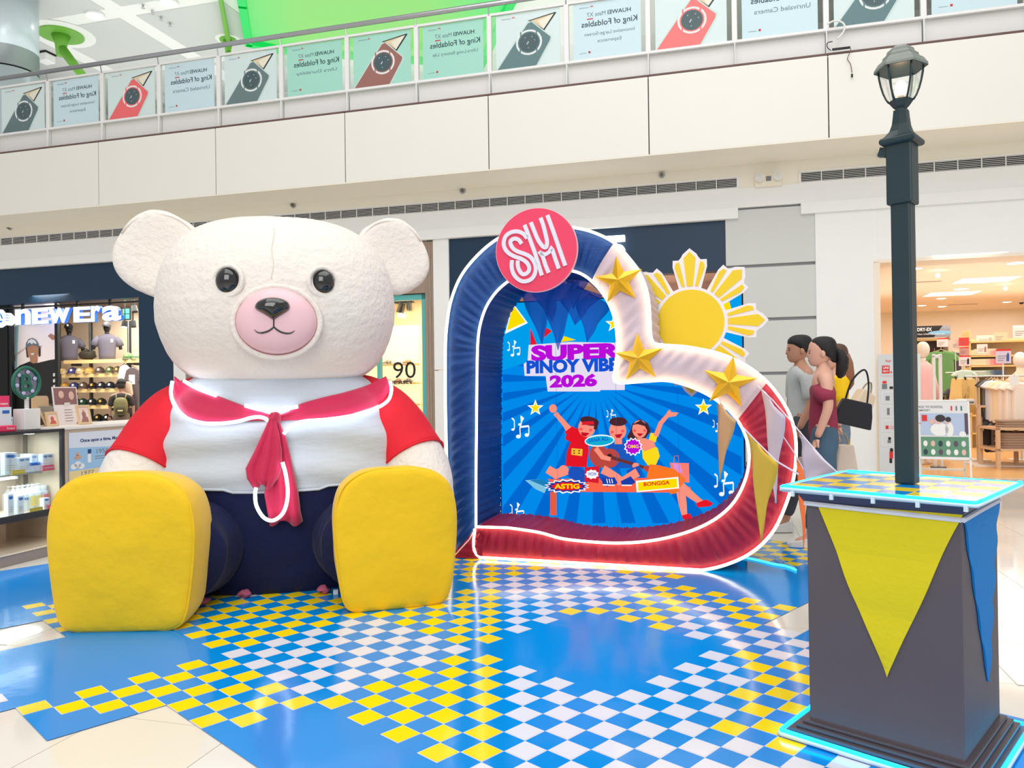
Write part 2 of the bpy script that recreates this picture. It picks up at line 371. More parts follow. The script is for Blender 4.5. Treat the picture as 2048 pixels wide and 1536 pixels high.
    MB().lathe([(.585, 2.62), (.585, 2.66)], 48).build('dark_joint', M_dark, t); MB().lathe([(.6, 2.66), (.6, 4.4)], 48).build('column_shaft', MATS['satin_metal_column'], t, smooth=True)
    t['kind'] = 'structure'; del t['category']
shell()
def railing():
    t = thing('glass_railing', 'long glass railing with steel handrail above the cream slab', 'railing', W.w(0, -.82), W.rz)
    MB().cyl((-13, -.06, 7.0), (10, -.06, 7.0), .038, n=16).build('handrail', M_steel, t, smooth=True)
    MB().bb(-13, 10, -.02, .02, 6.845, 6.88).build('top_rail', M_whitem, t); MB().bb(-13, 10, -.025, .025, 5.985, 6.02).build('bottom_rail', M_whitem, t)
    pf = kf = gf = bf = None
    for k in range(-9, 8):
        x = -.05+1.17*k
        def cp(f, mk):
            if f is None: f = mk(); o = f
            else: o = f.copy(); COL.objects.link(o)
            o.location = (x, 0, 0); return f
        pf = cp(pf, lambda: MB().bb(-.035, .035, -.03, .03, 5.98, 6.85).bb(-.008, .008, -.045, .0, 5.66, 5.99).build('post', M_whitem, t, mods=BEV(.005, 1)))
        bf = cp(bf, lambda: MB().cyl((0, -.02, 6.85), (0, -.05, 6.98), .01, n=8).build('handrail_bracket', M_steel, t))
        gf = cp(gf, lambda: MB().bb(.04, 1.13, -.004, .004, 6.02, 6.845).build('glass_pane', M_glass, t))
        kf = cp(kf, lambda: MB().bb(.01, 1.16, .05, .07, 5.66, 6.0).build('kick_panel', mat('kick_panel_white', (232, 230, 228), .4), t))
    subs = {-7: 'Innovative Large-Screen|Experience', -5: 'Unrivaled Camera', -3: 'Ultra Durability', -1: 'Ultra-Long Battery Life', 1: 'Innovative Large-Screen|Experience', 3: 'Unrivaled Camera', 5: 'Ultra Durability', -9: 'Ultra Durability'}
    cols = {-8: (86, 104, 108), -6: (226, 92, 96), -4: (92, 110, 112), -2: (140, 92, 84), 0: (84, 112, 114), 2: (228, 104, 104), 4: (84, 112, 116), 6: (200, 90, 90)}
    cn = {-8: 'grey phone with gold screen at far left', -6: 'red phone, second phone picture from the left', -4: 'dark grey phone above the bear ear gap', -2: 'brown phone under the glowing ceiling', 0: 'grey green phone above the round red disc', 2: 'red phone near the top right', 4: 'green phone beside the loose white cable', 6: 'phone at the far top right corner'}
    tn = {-7: 'mirrored Innovative Large-Screen text at the far left', -5: 'mirrored Unrivaled Camera text, left one of two', -3: 'mirrored Ultra Durability text', -1: 'mirrored Ultra-Long Battery Life text', 1: 'mirrored Innovative Large-Screen text above the arch', 3: 'mirrored Unrivaled Camera text near the lamp post', 5: 'mirrored writing at the far top right', -9: 'writing just outside the left edge'}
    for k in range(-8, 7):
        x0 = -.05+1.17*k+.1; w_, h_ = .97, .8
        lab = ('glass-backed poster showing a '+cn[k]) if k % 2 == 0 else ('pale blue poster with '+tn[k])
        p = thing('poster', lab[:1].lower()+lab[1:], 'poster', W.w(x0, -.82+.012, 6.035), W.rz, 'posters on the upper railing')
        sheet = mat('poster_sheet', (216, 238, 246), .35); sh2 = mat('poster_sheet_pale', (228, 242, 242), .35); shg = mat('poster_sheet_mint', (176, 230, 214), .35)
        MB().bb(0, w_, -.002, .002, 0, h_).build('printed_sheet', shg if k in (-3, -2, -1) else (sheet if k % 2 else sh2), p)
        b = MB().use(M_red)
        for a in range(-3, 4):
            an = a*.42; b.flat([(.27+.004*sin(an), .735+.004*cos(an)), (.27+.022*sin(an-.14), .735+.022*cos(an-.14)), (.27+.028*sin(an), .735+.03*cos(an)), (.27+.022*sin(an+.14), .735+.022*cos(an+.14))], -.0035)
        mg = mat('poster_grey_text', (112, 136, 146), .6); mt = mat('poster_teal_text', (44, 70, 78), .6)
        b.use(mg); txt(b, 'HUAWEI', (.09, .23, .728, .748), -.0035, mirror=True)
        if k % 2:
            b.use(mt); txt(b, 'HUAWEI', (.5, .83, .6, .66), -.0035, .012, True); b.use(mg); txt(b, 'Mate X7', (.2, .47, .6, .66), -.0035, 0, True)
            b.use(mt); txt(b, 'King of Foldables', (.12, .92, .43, .54), -.0035, .008, True)
            b.use(mg); ss = subs[k].split('|')
            for q, s in enumerate(ss):
                ww = .36 if len(s) > 14 else .26; cx = .52
                if len(ss) > 1 and q: ww = .17
                txt(b, s, (cx-ww, cx+ww, .31-q*.11, .375-q*.11), -.0035, 0, True)
            b.use(M_red).flat([(.2, .56), (.29, .56), (.29, .575), (.2, .575)], -.0035); b.flat([(.215, .075), (.245, .075), (.245, .105), (.215, .105)], -.0035)
            b.use(mg).flat([(.08, .08), (.19, .08), (.19, .085), (.08, .085)], -.0035)
            b.build('printed_writing', None, p)
        else:
            b.build('printed_writing', None, p)
            c = MB(); body = mat('phone_back_%d' % (k+20), tuple(min(255, int(v*1.12+10)) for v in cols[k]), .4); edge = mat('phone_edge_pale', (214, 232, 228), .3)
            X = lambda pts, y: c.flat([(u*w_, v*h_) for u, v in pts], y)
            c.use(edge); X([(.0, .0), (.5, .82), (.56, .84), (.88, .5), (.87, .42), (.66, .0)], -.0035)
            c.use(mat('phone_dark_bezel', (40, 46, 48), .3)); X([(.5, .84), (.93, .93), (.95, .92), (.76, .62), (.6, .8)], -.004)
            c.use(mat('phone_gold_screen', (238, 214, 176), .3)); X([(.54, .83), (.91, .905), (.75, .65), (.6, .8)], -.0045)
            c.use(mat('phone_cream_screen', (250, 240, 222), .3)); X([(.66, .81), (.91, .905), (.75, .65)], -.005)
            c.use(body); X([(.02, .0), (.505, .79), (.56, .81), (.855, .49), (.845, .43), (.63, .0)], -.005)
            c.use(M_white); X([(.52+.205*cos(a), .44+.235*sin(a)) for a in [pi*2*q/20 for q in range(20)]], -.0055)
            c.use(body); X([(.52+.175*cos(a), .44+.2*sin(a)) for a in [pi*2*q/20 for q in range(20)]], -.006)
            for an in (.9, 2.3, 3.9, 5.4): c.box(( .52+.19*cos(an))*w_, -.0062, (.44+.22*sin(an))*h_, .02, .001, .07)
            c.use(mat('phone_lens_dark', (78, 98, 104), .3)); X([(.52+.155*cos(a), .44+.18*sin(a)) for a in [pi*2*q/16 for q in range(16)]], -.0065)
            c.use(M_white); c.box(.5*w_, -.0075, .43*h_, .014, .001, .05, ry=.6); 
            for du, dv in ((-.06, .09), (.05, .1), (.09, .03), (-.01, -.1)): c.box((.52+du)*w_, -.0075, (.44+dv)*h_, .012, .001, .012)
            c.build('phone_picture', None, p)
    # loose cable near the lamp post
    q = lambda a, b_: (W.q(a, b_, -.93)[0], 0, W.q(a, b_, -.93)[1])
    t = thing('loose_cable', 'loose white cable looped over the railing near the lamp post', 'cable', W.w(0, -.93), W.rz)
    MB().tube(spline([q(1655, 48), q(1668, 42), q(1683, 44), q(1690, 54), q(1684, 68), q(1674, 78)]), .012, 6).build('cable_run', M_whitem, t, smooth=True)
    MB().tube(spline([q(1665, 83), q(1655, 86), q(1655, 95), q(1662, 101)]), .006, 6).build('cable_run', M_ink, t, smooth=True)
    MB().tube(spline([q(1702, 97), q(1699, 106), q(1695, 118), q(1701, 128), q(1704, 145)]), .005, 6).build('cable_run', mat('brown_wire', (120, 96, 90), .6), t, smooth=True)
    a, b_ = q(1667, 99), q(1698, 95); MB().box((a[0]+b_[0])/2, 0, (a[2]+b_[2])/2, .22, .02, .025, ry=0).build('black_clip', M_ink, t)
    a = q(1704, 148); MB().cyl(a, (a[0], 0, a[2]-.04), .012, n=8).build('plug', M_ink, t)
railing()
def vents():
    for x0, x1, lab in ((-10.85, 3.485, 'long white air grille above the left shops'), (4.35, 9.0, 'white air grille above the right hand shop')):
        t = thing('air_grille', lab, 'vent', W.w(x0, -.005, 4.195), W.rz); L = x1-x0
        MB().bb(0, L, 0, .03, .0, .155).build('dark_backing', M_dark, t)
        MB().bb(-.02, L+.02, -.02, .01, -.012, .008).bb(-.02, L+.02, -.02, .01, .147, .167).bb(-.02, .01, -.02, .01, 0, .155).bb(L-.01, L+.02, -.02, .01, 0, .155).build('grille_frame', M_whitem, t)
        n = round(L/.29); f = None
        for k in range(n):
            if f is None:
                b = MB()
                for q in range(6): b.box(.145, -.006, .022+q*.0235, .275, .012, .0062, rx=.15)
                b.bb(.28, .292, -.018, 0, .005, .15); f = b.build('louvre_section', M_whitem, t); o = f
            else: o = f.copy(); COL.objects.link(o)
            o.location = (k*L/n, 0, 0)
    f = None
    for k, (px, py) in enumerate(((18, 455), (277, 434), (585, 410), (924, 381), (1323, 349), (1763, 308))):
        x, z = W.q(px, py, -.03)
        L = ['leftmost round grey nozzle above the cap shop', 'round grey nozzle above the bear\'s left ear', 'round grey nozzle above the bear\'s head', 'round grey nozzle left of the red disc', 'round grey nozzle right of the arch', 'round nozzle beside the lamp post collar'][k]
        t = thing('nozzle', L, 'sprinkler', W.w(x, 0, z), W.rz, 'wall nozzles above the grille')
        MB().cyl((0, -.03, 0), (0, 0, 0), .045, .05, 16).build('nozzle_ring', M_steel, t); MB().cyl((0, -.07, -.01), (0, -.02, 0), .02, .03, 12).build('nozzle_tip', mat('dull_grey_metal', (120, 118, 112), .5, metal=.5), t)
    x, z = W.q(1537, 357, -.05); t = thing('emergency_light', 'white twin-lamp emergency light between the two air grilles', 'emergency light', W.w(x, 0, z), W.rz)
    MB().bb(-.19, .19, -.07, 0, -.12, .07).build('housing', mat('aged_white_plastic', (240, 232, 215), .5), t, mods=BEV(.01))
    MB().bb(-.035, .035, -.075, -.065, -.04, .03).build('test_panel', M_gray, t)
    for s in (-1, 1):
        l = MB().cyl((s*.125, -.13, .005), (s*.125, -.05, .005), .06, .05, 18).build('lamp_head', M_whitem, t); MB().cyl((s*.125, -.135, .005), (s*.125, -.128, .005), .05, .05, 18).build('lens', mat('frosted_lens', (205, 205, 200), .15), l)
vents()
# ================================================================== shop fronts on the ground floor
area('upstairs_fill', tuple(W.w(-6, 5, 8.7)), 16, 290, (1, 1, .98), (pi, 0, 0), 7)  # unseen upward fill, added to brighten the upper floor's ceiling
def store_walls():
    wobj(MB().bb(-13, -6.35, .03, .25, 3.06, 3.75), 'wall_cap_shop', M_navy)
    b = MB().bb(-7.11, -6.35, .02, .25, 0, 3.07); wobj(b, 'wall_cap_shop_pier', M_navy)
    b = MB().bb(-6.35, -6.1, 0, .25, 0, 3.75); wobj(b, 'wall_pier_light', M_wall)
    b = MB().bb(-6.1, -3.2, 0.02, .2, 0, 3.75).bb(-3.2, -1.42, .02, .2, 2.88, 3.75); wobj(b, 'wall_shoe_shop', mat('grey_brown_panel', (150, 132, 118), .5))
    # timber cladding boards on the pier
    core = wobj(MB().bb(-1.46, -1.31, .03, .2, 0, 3.72), 'wall_timber_pier', mat('timber_joint', (70, 58, 50), .8))
    MT = mat('weathered_timber', (158, 138, 122), .55, var=.22, vs=7, stretch=(6, 6, .7))
    for k, x in enumerate((-1.46, -1.408, -1.356)):
        MB().bb(x+.002, x+.05, .005, .035, 0, 3.72).build('timber_board', MT, core)
    core = wobj(MB().bb(-3.2, -1.46, .03, .18, 2.88, 3.72), 'wall_timber_header', MATS['timber_joint'])
    for k in range(9): MB().bb(-1.46-.19*(k+1)+.003, -1.46-.19*k, .005, .035, 2.88, 3.72).build('timber_board', MT, core)
    wobj(MB().bb(-1.31, -1.04, -.01, .2, 0, 1.6).bb(-1.31, -1.04, -.01, .2, 1.61, 3.74), 'wall_pier_white', M_wall, mods=BEV(.004, 1))
    wobj(MB().bb(-1.04, 3.30, .03, .25, 3.0, 3.74).bb(3.17, 3.30, .02, .25, 0, 3.02).bb(-1.04, -.9, .02, .25, 0, 3.02), 'wall_centre_shop', M_navy)
    # grey recessed pier with horizontal joints
    core = wobj(MB().bb(3.3, 4.54, .05, .3, 0, 3.95), 'wall_grey_pier', mat('joint_grey', (168, 168, 172), .7))
    MG = mat('grey_pier_panel', (208, 210, 208), .5, var=.03, vs=2)
    for a, b_ in ((0, .66), (.70, 1.44), (1.485, 2.23), (2.275, 3.015), (3.06, 3.87)): MB().bb(3.302, 4.54, 0, .06, a, b_).build('panel', MG, core, mods=BEV(.003, 1))
    wobj(MB().bb(4.54, 5.36, -.02, .5, 0, 3.76).bb(5.36, 11, -.02, .5, 2.99, 3.76), 'wall_right', M_wall, mods=BEV(.004, 1))
    wobj(MB().bb(5.30, 5.38, -.03, .52, 0, 3.0).bb(5.30, 11, -.03, .5, 2.985, 3.03), 'trim_4', mat('warm_white_trim', (246, 232, 214), .5))
    # backs of the shops
    def room(name, x0, x1, dep, h, mw, mc, mf=None):
        b = MB().bb(x0, x1, dep, dep+.1, 0, h).bb(x0-.1, x0, .25, dep, 0, h).bb(x1, x1+.1, .25, dep, 0, h); wobj(b, 'wall_'+name, mw)
        wobj(MB().bb(x0, x1, .2, dep, h, h+.08), 'ceiling_'+name, mc)
        if mf: wobj(MB().bb(x0, x1, .0, dep, -.01, .004), 'floor_'+name, mf)
    room('cap_shop_interior', -12.5, -6.3, 3.0, 3.25, mat('shop_beige_wall', (240, 222, 198), .6), mat('shop_dark_ceiling', (96, 84, 80), .7), mat('shop_grey_floor', (120, 112, 104), .4))
    room('shoe_shop_interior', -3.4, -1.2, 2.6, 3.2, mat('shoe_shop_wall', (244, 226, 190), .6), mat('shop_taupe_ceiling', (150, 134, 126), .7), MATS['shop_grey_floor'])
    room('centre_shop_interior', -1.0, 3.3, 3.5, 3.3, mat('centre_shop_wall', (232, 205, 190), .6), mat('centre_shop_ceiling', (240, 214, 198), .7), MATS['shop_grey_floor'])
    room('clothes_shop_interior', 4.6, 13.0, 10.0, 3.1, mat('clothes_shop_wall', (246, 236, 220), .6), mat('clothes_shop_ceiling', (250, 234, 216), .7), mat('shop_wood_floor', (238, 190, 130), .3, var=.06, vs=3, stretch=(8, 1, 1)))
    for n, x, y, s, e, c, z in (('cap_shop_lights', -8.6, 1.4, 2.6, 230, (1, .93, .82), 3.2), ('shoe_shop_lights', -2.3, 1.3, 1.5, 60, (1, .9, .7), 3.1), ('centre_shop_lights', 1.2, 1.7, 3, 90, (1, .93, .88), 2.95),
        ('clothes_lights_front', 7.5, 2.2, 4, 70, (1, .96, .9), 3.05), ('clothes_lights_back', 8.5, 6.6, 5, 110, (1, .96, .9), 3.05)):
        area(n, tuple(W.w(x, y, z)), s, e, c)
    area('clothes_ceiling_wash', tuple(W.w(8, 3.5, 2.3)), 5, 45, (1, .95, .88), (pi, 0, 0))
    # dark beams and lit lamps inside the centre shop
    for k, (x0, y0, sx, sy) in enumerate(((1.6, 1.2, 1.4, .12), (2.5, 1.9, .12, 1.2), (2.7, .9, .5, .1))):
        t = thing('ceiling_track', ['long dark ceiling track in the centre shop, above the sun board', 'dark ceiling track running deep into the centre shop', 'short dark ceiling track near the centre shop doorway'][k], 'track', W.w(x0, y0, 3.25), W.rz)
        MB().box(0, 0, 0, sx, sy, .06).build('track_body', M_dark, t); MB().box(.1, 0, -.06, .08, .08, .08).build('track_spotlight', M_black, t)
    t = thing('shop_sign', 'white lit sign letters on the dark blue front, mostly hidden behind the arch', 'sign', W.w(0, 0), W.rz)
    a = W.q(1150, 485, -.05); c = W.q(1249, 470, -.05); MB().bb(a[0], c[0], -.06, .02, c[1]-.09, c[1]-.0).build('letter', mat('white_sign_light', (255, 255, 255), .4, emit=2.2), t)
    x, z = W.q(1236, 495, -.05); 
    b = MB().prism([(x+.105*cos(q*pi/14), z-.05+.10*sin(q*pi/14)) for q in range(0, 15)]+[(x+.04*cos(q*pi/14), z-.05+.03*sin(q*pi/14)) for q in range(14, -1, -1)], -.06, .02); b.build('letter', MATS['white_sign_light'], t)
    b = MB().bb(a[0]-1.0, a[0]-.2, -.06, .02, c[1]-.16, c[1]-.06).build('letter', MATS['white_sign_light'], t)
store_walls()
def shoe_shop():
    MT = mat('teal_frame_paint', (98, 186, 184), .4)
    t = thing('shop_window', 'teal framed shop window with black ninety numerals beside the bear', 'window', W.w(0, .1), W.rz)
    b = MB().bb(-1.545, -1.46, -.05, .05, 0, 2.87).bb(-3.2, -1.46, -.05, .05, 2.78, 2.87).bb(-3.2, -3.12, -.05, .05, 0, 2.87).bb(-2.36, -2.3, -.05, .05, 0, 2.8); b.build('window_frame', MT, t, mods=BEV(.005, 1))
    MB().bb(-2.3, -1.545, -.005, .005, .05, 2.78).build('pane', M_glass, t)
    a = W.q(786, 757, .08); c = W.q(831, 723, .08); txt(b := MB(), '90', (a[0], c[0], a[1], c[1]), -.012); b.build('numerals', M_ink, t)
    a = W.q(771, 769, .08); c = W.q(827, 761, .08); txt(b := MB(), 'SPERRY', (a[0], c[0], a[1], c[1]), -.012, .01); b.build('lettering', M_ink, t)
    # lit display inside
    t = thing('display_wall', 'bright lit shoe display wall behind the teal framed window', 'display', W.w(0, 1.6), W.rz)
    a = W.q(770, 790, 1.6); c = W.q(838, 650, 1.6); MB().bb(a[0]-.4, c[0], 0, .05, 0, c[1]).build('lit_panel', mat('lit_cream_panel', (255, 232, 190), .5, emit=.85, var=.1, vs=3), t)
    e = W.q(792, 672, 1.55); g = W.q(834, 655, 1.55); txt(b := MB(), 'Summer', (e[0]-.25, g[0], e[1], g[1]), -.06, .01); b.build('script_lettering', M_white, t)
    for k, z in enumerate((.6, 1.0, 1.4, 1.75)): MB().bb(a[0]-.4, c[0], -.3, 0, z, z+.03).build('shelf', M_pine, t)
    n = 0
    for k, z in enumerate((1.43, 1.78)):
        for q in range(3):
            s = thing('shoe', 'display shoe, %s on the %s shelf behind the teal window' % (['left one', 'middle one', 'right one'][q], ['lower', 'upper'][k]), 'shoe', W.w(c[0]-.16-q*.2, 1.42, z), W.rz)
            cc = [(60, 60, 70), (150, 90, 60), (230, 225, 215)][(q+k) % 3]
            MB().loft([[(x, yy, zz) for x, yy, zz in r] for r in ([[(-.05+dx*wd, ly, hz*dz) for dx, dz in ((0, 0), (1, 0), (1, .6), (.5, 1), (0, .6))] for ly, wd, hz in ((.12, .07, .08), (.03, .075, .08), (-.06, .08, .05), (-.13, .06, .03))])]).build('upper', mat('shoe_%d%d' % (q, k), cc, .5), s)
            MB().bb(-.055, .035, -.135, .125, -.015, .0).build('sole', M_white, s)
    x, z = W.q(815, 612, 1.0); t = thing('track_spotlight', 'black track spotlight inside the teal framed window', 'spotlight', W.w(x, 1.0, z), W.rz)
    MB().bb(-.28, .12, -.03, .03, .05, .09).build('track', M_black, t); MB().cyl((-.1, 0, .05), (-.14, -.02, -.12), .06, .07, 12).build('lamp_can', M_black, t); MB().cyl((.03, 0, .05), (.05, -.03, -.08), .05, .05, 12).build('lamp_can', M_black, t)
    x, z = W.q(803, 632, 1.1); t = thing('spotlight', 'small round lit spotlight inside the teal framed window', 'spotlight', W.w(x, 1.1, z), W.rz)
    MB().cyl((0, 0, 0), (0, .08, .06), .035, .04, 12).build('lamp_can', M_whitem, t); MB().cyl((0, -.012, -.01), (0, 0, 0), .03, .03, 12).build('lit_lens', M_lamp, t); MB().cyl((0, .05, .05), (0, .05, .3), .01).build('stem', M_dark, t)
shoe_shop()
def cap(name, label, cat, p, rz, crown, brim, sc=1, group=None, logo=(235, 235, 235)):
    t = thing(name, label, cat, p, rz, group); t.scale = (sc, sc, sc)
    cm = mat('cap_cloth_%d_%d_%d' % crown, crown, .8)
    rings = []
    for j in range(6):
        a = j*pi/2/5.3; rings.append([(.092*cos(a)*cos(2*pi*i/14), .105*cos(a)*sin(2*pi*i/14), .02+.105*sin(a)**.9) for i in range(14)])
    MB().loft(rings).build('crown', cm, t, smooth=True)
    pts0 = [(.078*cos(a), -.075*abs(sin(a))-.03) for a in [pi*q/8 for q in range(9)]]
    pts1 = [(.08*cos(a), -.07-.13*abs(sin(a))**.8) for a in [pi*q/8 for q in range(9)]]
    vs = [(x, y, .022) for x, y in pts0]+[(x, y, .012-.02*(abs(x)/.08)**2) for x, y in pts1]+[(x, y, .016) for x, y in pts0]+[(x, y, .006-.02*(abs(x)/.08)**2) for x, y in pts1]
    MB().add(vs, [(i, i+1, 10+i, 9+i) for i in range(8)]+[(18+i, 27+i, 28+i, 19+i) for i in range(8)]+[(9+i, 10+i, 28+i, 27+i) for i in range(8)]).build('brim', mat('cap_cloth_%d_%d_%d' % brim, brim, .8), t, smooth=True)
    MB().sph((0, 0, .125), .008, n=6, k=4).build('top_button', cm, t)
    MB().box(.0, -.103, .07, .035, .008, .045, rx=-.35).build('front_logo', mat('cap_logo_%d_%d_%d' % logo, logo, .7), t)
    return t
def half_mannequin(label, p, rz, tee=(92, 90, 104)):
    t = thing('mannequin', label, 'mannequin', p, rz)
    mt = mat('mannequin_black', (22, 24, 30), .35); me_ = mat('grey_tee_cloth', tee, .85, bump=.3, bs=14)
    MB().loft([se(18, .17, .11, .9, z=0), se(18, .175, .115, .9, z=.12), se(18, .18, .12, .9, z=.25), se(18, .21, .125, .85, z=.42), se(18, .215, .12, .85, z=.5), se(18, .14, .09, z=.57), se(18, .07, .06, z=.60)]).build('tee_shirt', me_, t, smooth=True)
    for s in (-1, 1): MB().tube([(s*.17, 0, .5), (s*.24, -.01, .42), (s*.275, -.02, .32)], [.075, .075, .08], 10).build('sleeve', me_, t, smooth=True); MB().tube([(s*.265, -.02, .34), (s*.28, -.03, .24)], [.04, .035], 8).build('arm', mt, t, smooth=True)
    MB().tube([(0, 0, .58), (0, 0, .66)], .048, 10).build('neck', mt, t, smooth=True); MB().sph((0, -.01, .75), .078, .095, .115).build('head', mt, t, smooth=True)
    MB().sph((.0, -.115, .0), .001).v
    MB().box(.09, -.122, .44, .05, .006, .075, rx=.1).build('chest_logo', M_white, t)
    return t
def cap_shop():
    d = 2.3
    # display wall with lit poster
    a = W.q(27, 850, .5); c = W.q(113, 573, .5)
    t = thing('poster', 'tall lit poster of a smiling person wearing a grey crown print cap', 'poster', W.w(0, .5), W.rz)
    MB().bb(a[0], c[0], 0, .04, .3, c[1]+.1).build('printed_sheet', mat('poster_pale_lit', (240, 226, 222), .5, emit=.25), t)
    b = MB(); q = lambda L, y: b.flat([W.q(x, z, .5) for x, z in L], y)
    b.use(mat('poster_teal_shade', (178, 216, 220), .5, emit=.1)); q([(27, 850), (27, 655), (38, 650), (30, 850)], -.004)
    b.use(mat('poster_black_tee', (40, 40, 40), .6)); q([(27, 742), (40, 731), (62, 722), (75, 726), (100, 720), (113, 718), (113, 850), (27, 850)], -.006)
    b.use(mat('poster_skin', (196, 140, 108), .6)); q([(60, 714), (76, 714), (76, 725), (68, 727), (61, 724)], -.008)
    q([(55, 697), (57, 712), (65, 719), (73, 717), (78, 708), (78, 690), (56, 690)], -.010); q([(96, 672), (102, 667), (110, 671), (113, 679), (105, 680)], -.008); q([(26, 712), (31, 710), (32, 722), (27, 722)], -.008)
    b.use(mat('poster_hair', (66, 50, 46), .7)); q([(52, 694), (57, 694), (58, 716), (54, 714)], -.009); q([(77, 690), (82, 694), (82, 712), (78, 714)], -.009)
    b.use(mat('poster_cap_grey', (120, 124, 138), .6)); q([(52, 697), (53, 686), (58, 678), (66, 676), (73, 679), (78, 687), (79, 694), (66, 690)], -.012); q([(79, 694), (85, 691), (84, 693), (79, 697)], -.012)
    b.use(M_white); q([(56, 688), (58, 681), (64, 678), (71, 680), (75, 687), (71, 688), (68, 685), (65, 689), (61, 685)], -.014); q([(62, 707), (70, 706), (68, 710), (64, 710)], -.014)
    for k in range(5): q([(107, 747+k*12), (113, 745+k*12), (113, 752+k*12), (107, 753+k*12)], -.012)
    b.use(mat('poster_light_arm', (236, 214, 214), .6)); q([(30, 709), (52, 694), (53, 697), (32, 713)], -.009); 
    p0 = W.q(50, 655, .5); p1 = W.q(103, 646, .5); b.use(M_white); txt(b, 'newEra', (p0[0], p1[0], p0[1], p1[1]), -.012)
    b.build('printed_picture', None, t)
    # black mullions
    for k, (x0, x1, lab) in enumerate(((20, 27, 'black shop front post left of the tall poster'), (113, 119, 'thin black shop front post right of the tall poster'))):
        A = W.q(x0, 800, .35)[0]; B_ = W.q(x1, 800, .35)[0]; t = thing('shop_front_post', lab, 'post', W.w((A+B_)/2, .35), W.rz)
        MB().bb(-(B_-A)/2, (B_-A)/2, -.03, .03, 0, 3.07).build('post', M_black, t); MB().bb(-.06, .06, -.05, .05, 0, .04).build('foot_plate', M_black, t); t['kind'] = 'structure'; del t['category']
    wobj(MB().bb(-12.4, W.q(20, 800, .35)[0], .3, .34, 0, 3.06), 'wall_dark_door', M_dark)
    # hanging lit sign
    t = thing('lit_sign', 'lit white and blue cap shop sign letters hanging above the shop front', 'sign', W.w(0, .12), W.rz)
    ml = mat('sign_face_lit', (226, 246, 255), .4, emit=1.1); mb_ = mat('sign_blue_edge', (20, 100, 220), .4, emit=.6)
    def letters(s, x0, x1, z0, z1, k):
        b = MB().use(ml); sx, sz = W.q(x0, z0, .1), W.q(x1, z1, .1)
        txt(b, s, (sx[0], sx[0]+(sz[0]-sx[0]), sx[1], sx[1]+(W.q(x0, z1+(x1-x0)*.07, .1)[1]-sx[1])), -.045, .035); 
        n = len(b.v); f0 = [list(f) for f in b.f]
        b.use(mb_); b.add([(v[0], .03, v[2]) for v in b.v[:n]], [f[::-1] for f in f0])
        ed = {}
        for f in f0:
            for i in range(len(f)): e = (f[i], f[(i+1) % len(f)]); ed[e] = 1
        for (p, r) in ed:
            if (r, p) not in ed: b.f.append([p, r, r+n, p+n]); b.m.append(1)
        b.build('letter', None, t)
    px = [(33, 66, 'n'), (66, 101, 'E'), (99, 144, 'w'), (149, 185, 'E'), (184, 205, 'r'), (206, 246, 'a')]
    for k, (x0, x1, s) in enumerate(px):
        yb = 650-(x0-33)*.042; letters(s, x0, x1-2, yb, yb-33, k)
    b = MB().use(ml); q2 = lambda L, y: b.prism([W.q(x, z, .1) for x, z in L], y, .03)
    q2([(-14, 655), (-14, 625), (2, 619), (8, 627), (18, 626), (26, 634), (30, 642), (20, 651), (10, 649), (0, 655)], -.045)
    b.use(mb_); b.flat([W.q(x, z, .1) for x, z in [(-14, 647), (6, 641), (8, 644), (-10, 650)]], -.05); b.flat([W.q(x, z, .1) for x, z in [(0, 623), (6, 630), (9, 638), (6, 638), (3, 630)]], -.05)
    for k in range(3): b.flat([W.q(x, z, .1) for x, z in [(14, 630+k*5), (22, 631+k*5), (22, 632+k*5), (14, 631.5+k*5)]], -.05)
    b.build('emblem', None, t)
    a = W.q(33, 612, .1); c = W.q(246, 600, .1); MB().bb(a[0]-.6, c[0]+.3, .02, .06, 2.985, 3.015).build('hanging_rail', M_black, t)
    for x in (40, 150, 215): xx = W.q(x, 605, .1)[0]; MB().bb(xx-.02, xx+.02, .02, .06, 2.7, 3.09).build('hanger_bar', M_black, t)
    # exit sign and spotlights
    x, z = W.q(254, 628, 1.2); t = thing('exit_sign', 'small green lit exit sign right of the cap shop letters', 'sign', W.w(x, 1.2, z), W.rz)
    MB().bb(-.09, .09, -.02, .02, -.12, .12).build('sign_case', M_dark, t); b = MB(); b.bb(-.075, .075, -.026, -.021, .01, .1).bb(-.075, .075, -.026, -.021, -.1, -.01); b.build('lit_face', mat('green_sign_light', (60, 220, 170), .4, emit=1), t)
    for k, (px_, py_) in enumerate(((250, 648), (266, 648), (268, 618))):
        x, z = W.q(px_, py_, .9); t = thing('track_spotlight', ['lit black spotlight under the exit sign', 'black spotlight tilted beside the dark pier', 'upper black spotlight beside the exit sign'][k], 'spotlight', W.w(x, .9, z), W.rz)
        MB().cyl((0, 0, .06), (.02*k, -.02, -.06), .05, .06, 12).build('lamp_can', M_black, t); MB().cyl((0, 0, .05), (0, 0, 3.2-z), .012).build('stem', M_black, t)
        if k == 0: MB().cyl((0, -.02, -.06), (0, -.022, -.068), .05, .05, 12).build('lit_lens', M_lamp, t)
    # shelving
    def shelf(x0, x1, yt, lab, dd=.38, d=2.0, front=None):
        a = W.q(x0, yt, d); c = W.q(x1, yt, d); t = thing('shelf', lab, 'shelf', W.w(a[0], d, a[1]), W.rz); L = c[0]-a[0]
        MB().bb(0, L, 0, dd, -.06, 0).build('shelf_board', M_pine, t, mods=BEV(.003, 1)); MB().bb(0, L, -.012, 0, -.075, .002).build('front_edge', mat('pale_pine_edge', (250, 226, 160), .5), t)
        for x in (.1, L-.1): MB().bb(x-.01, x+.01, .1, dd, -.12, -.06).build('bracket', M_black, t)
        return a[0], c[0], a[1]
    S = {}
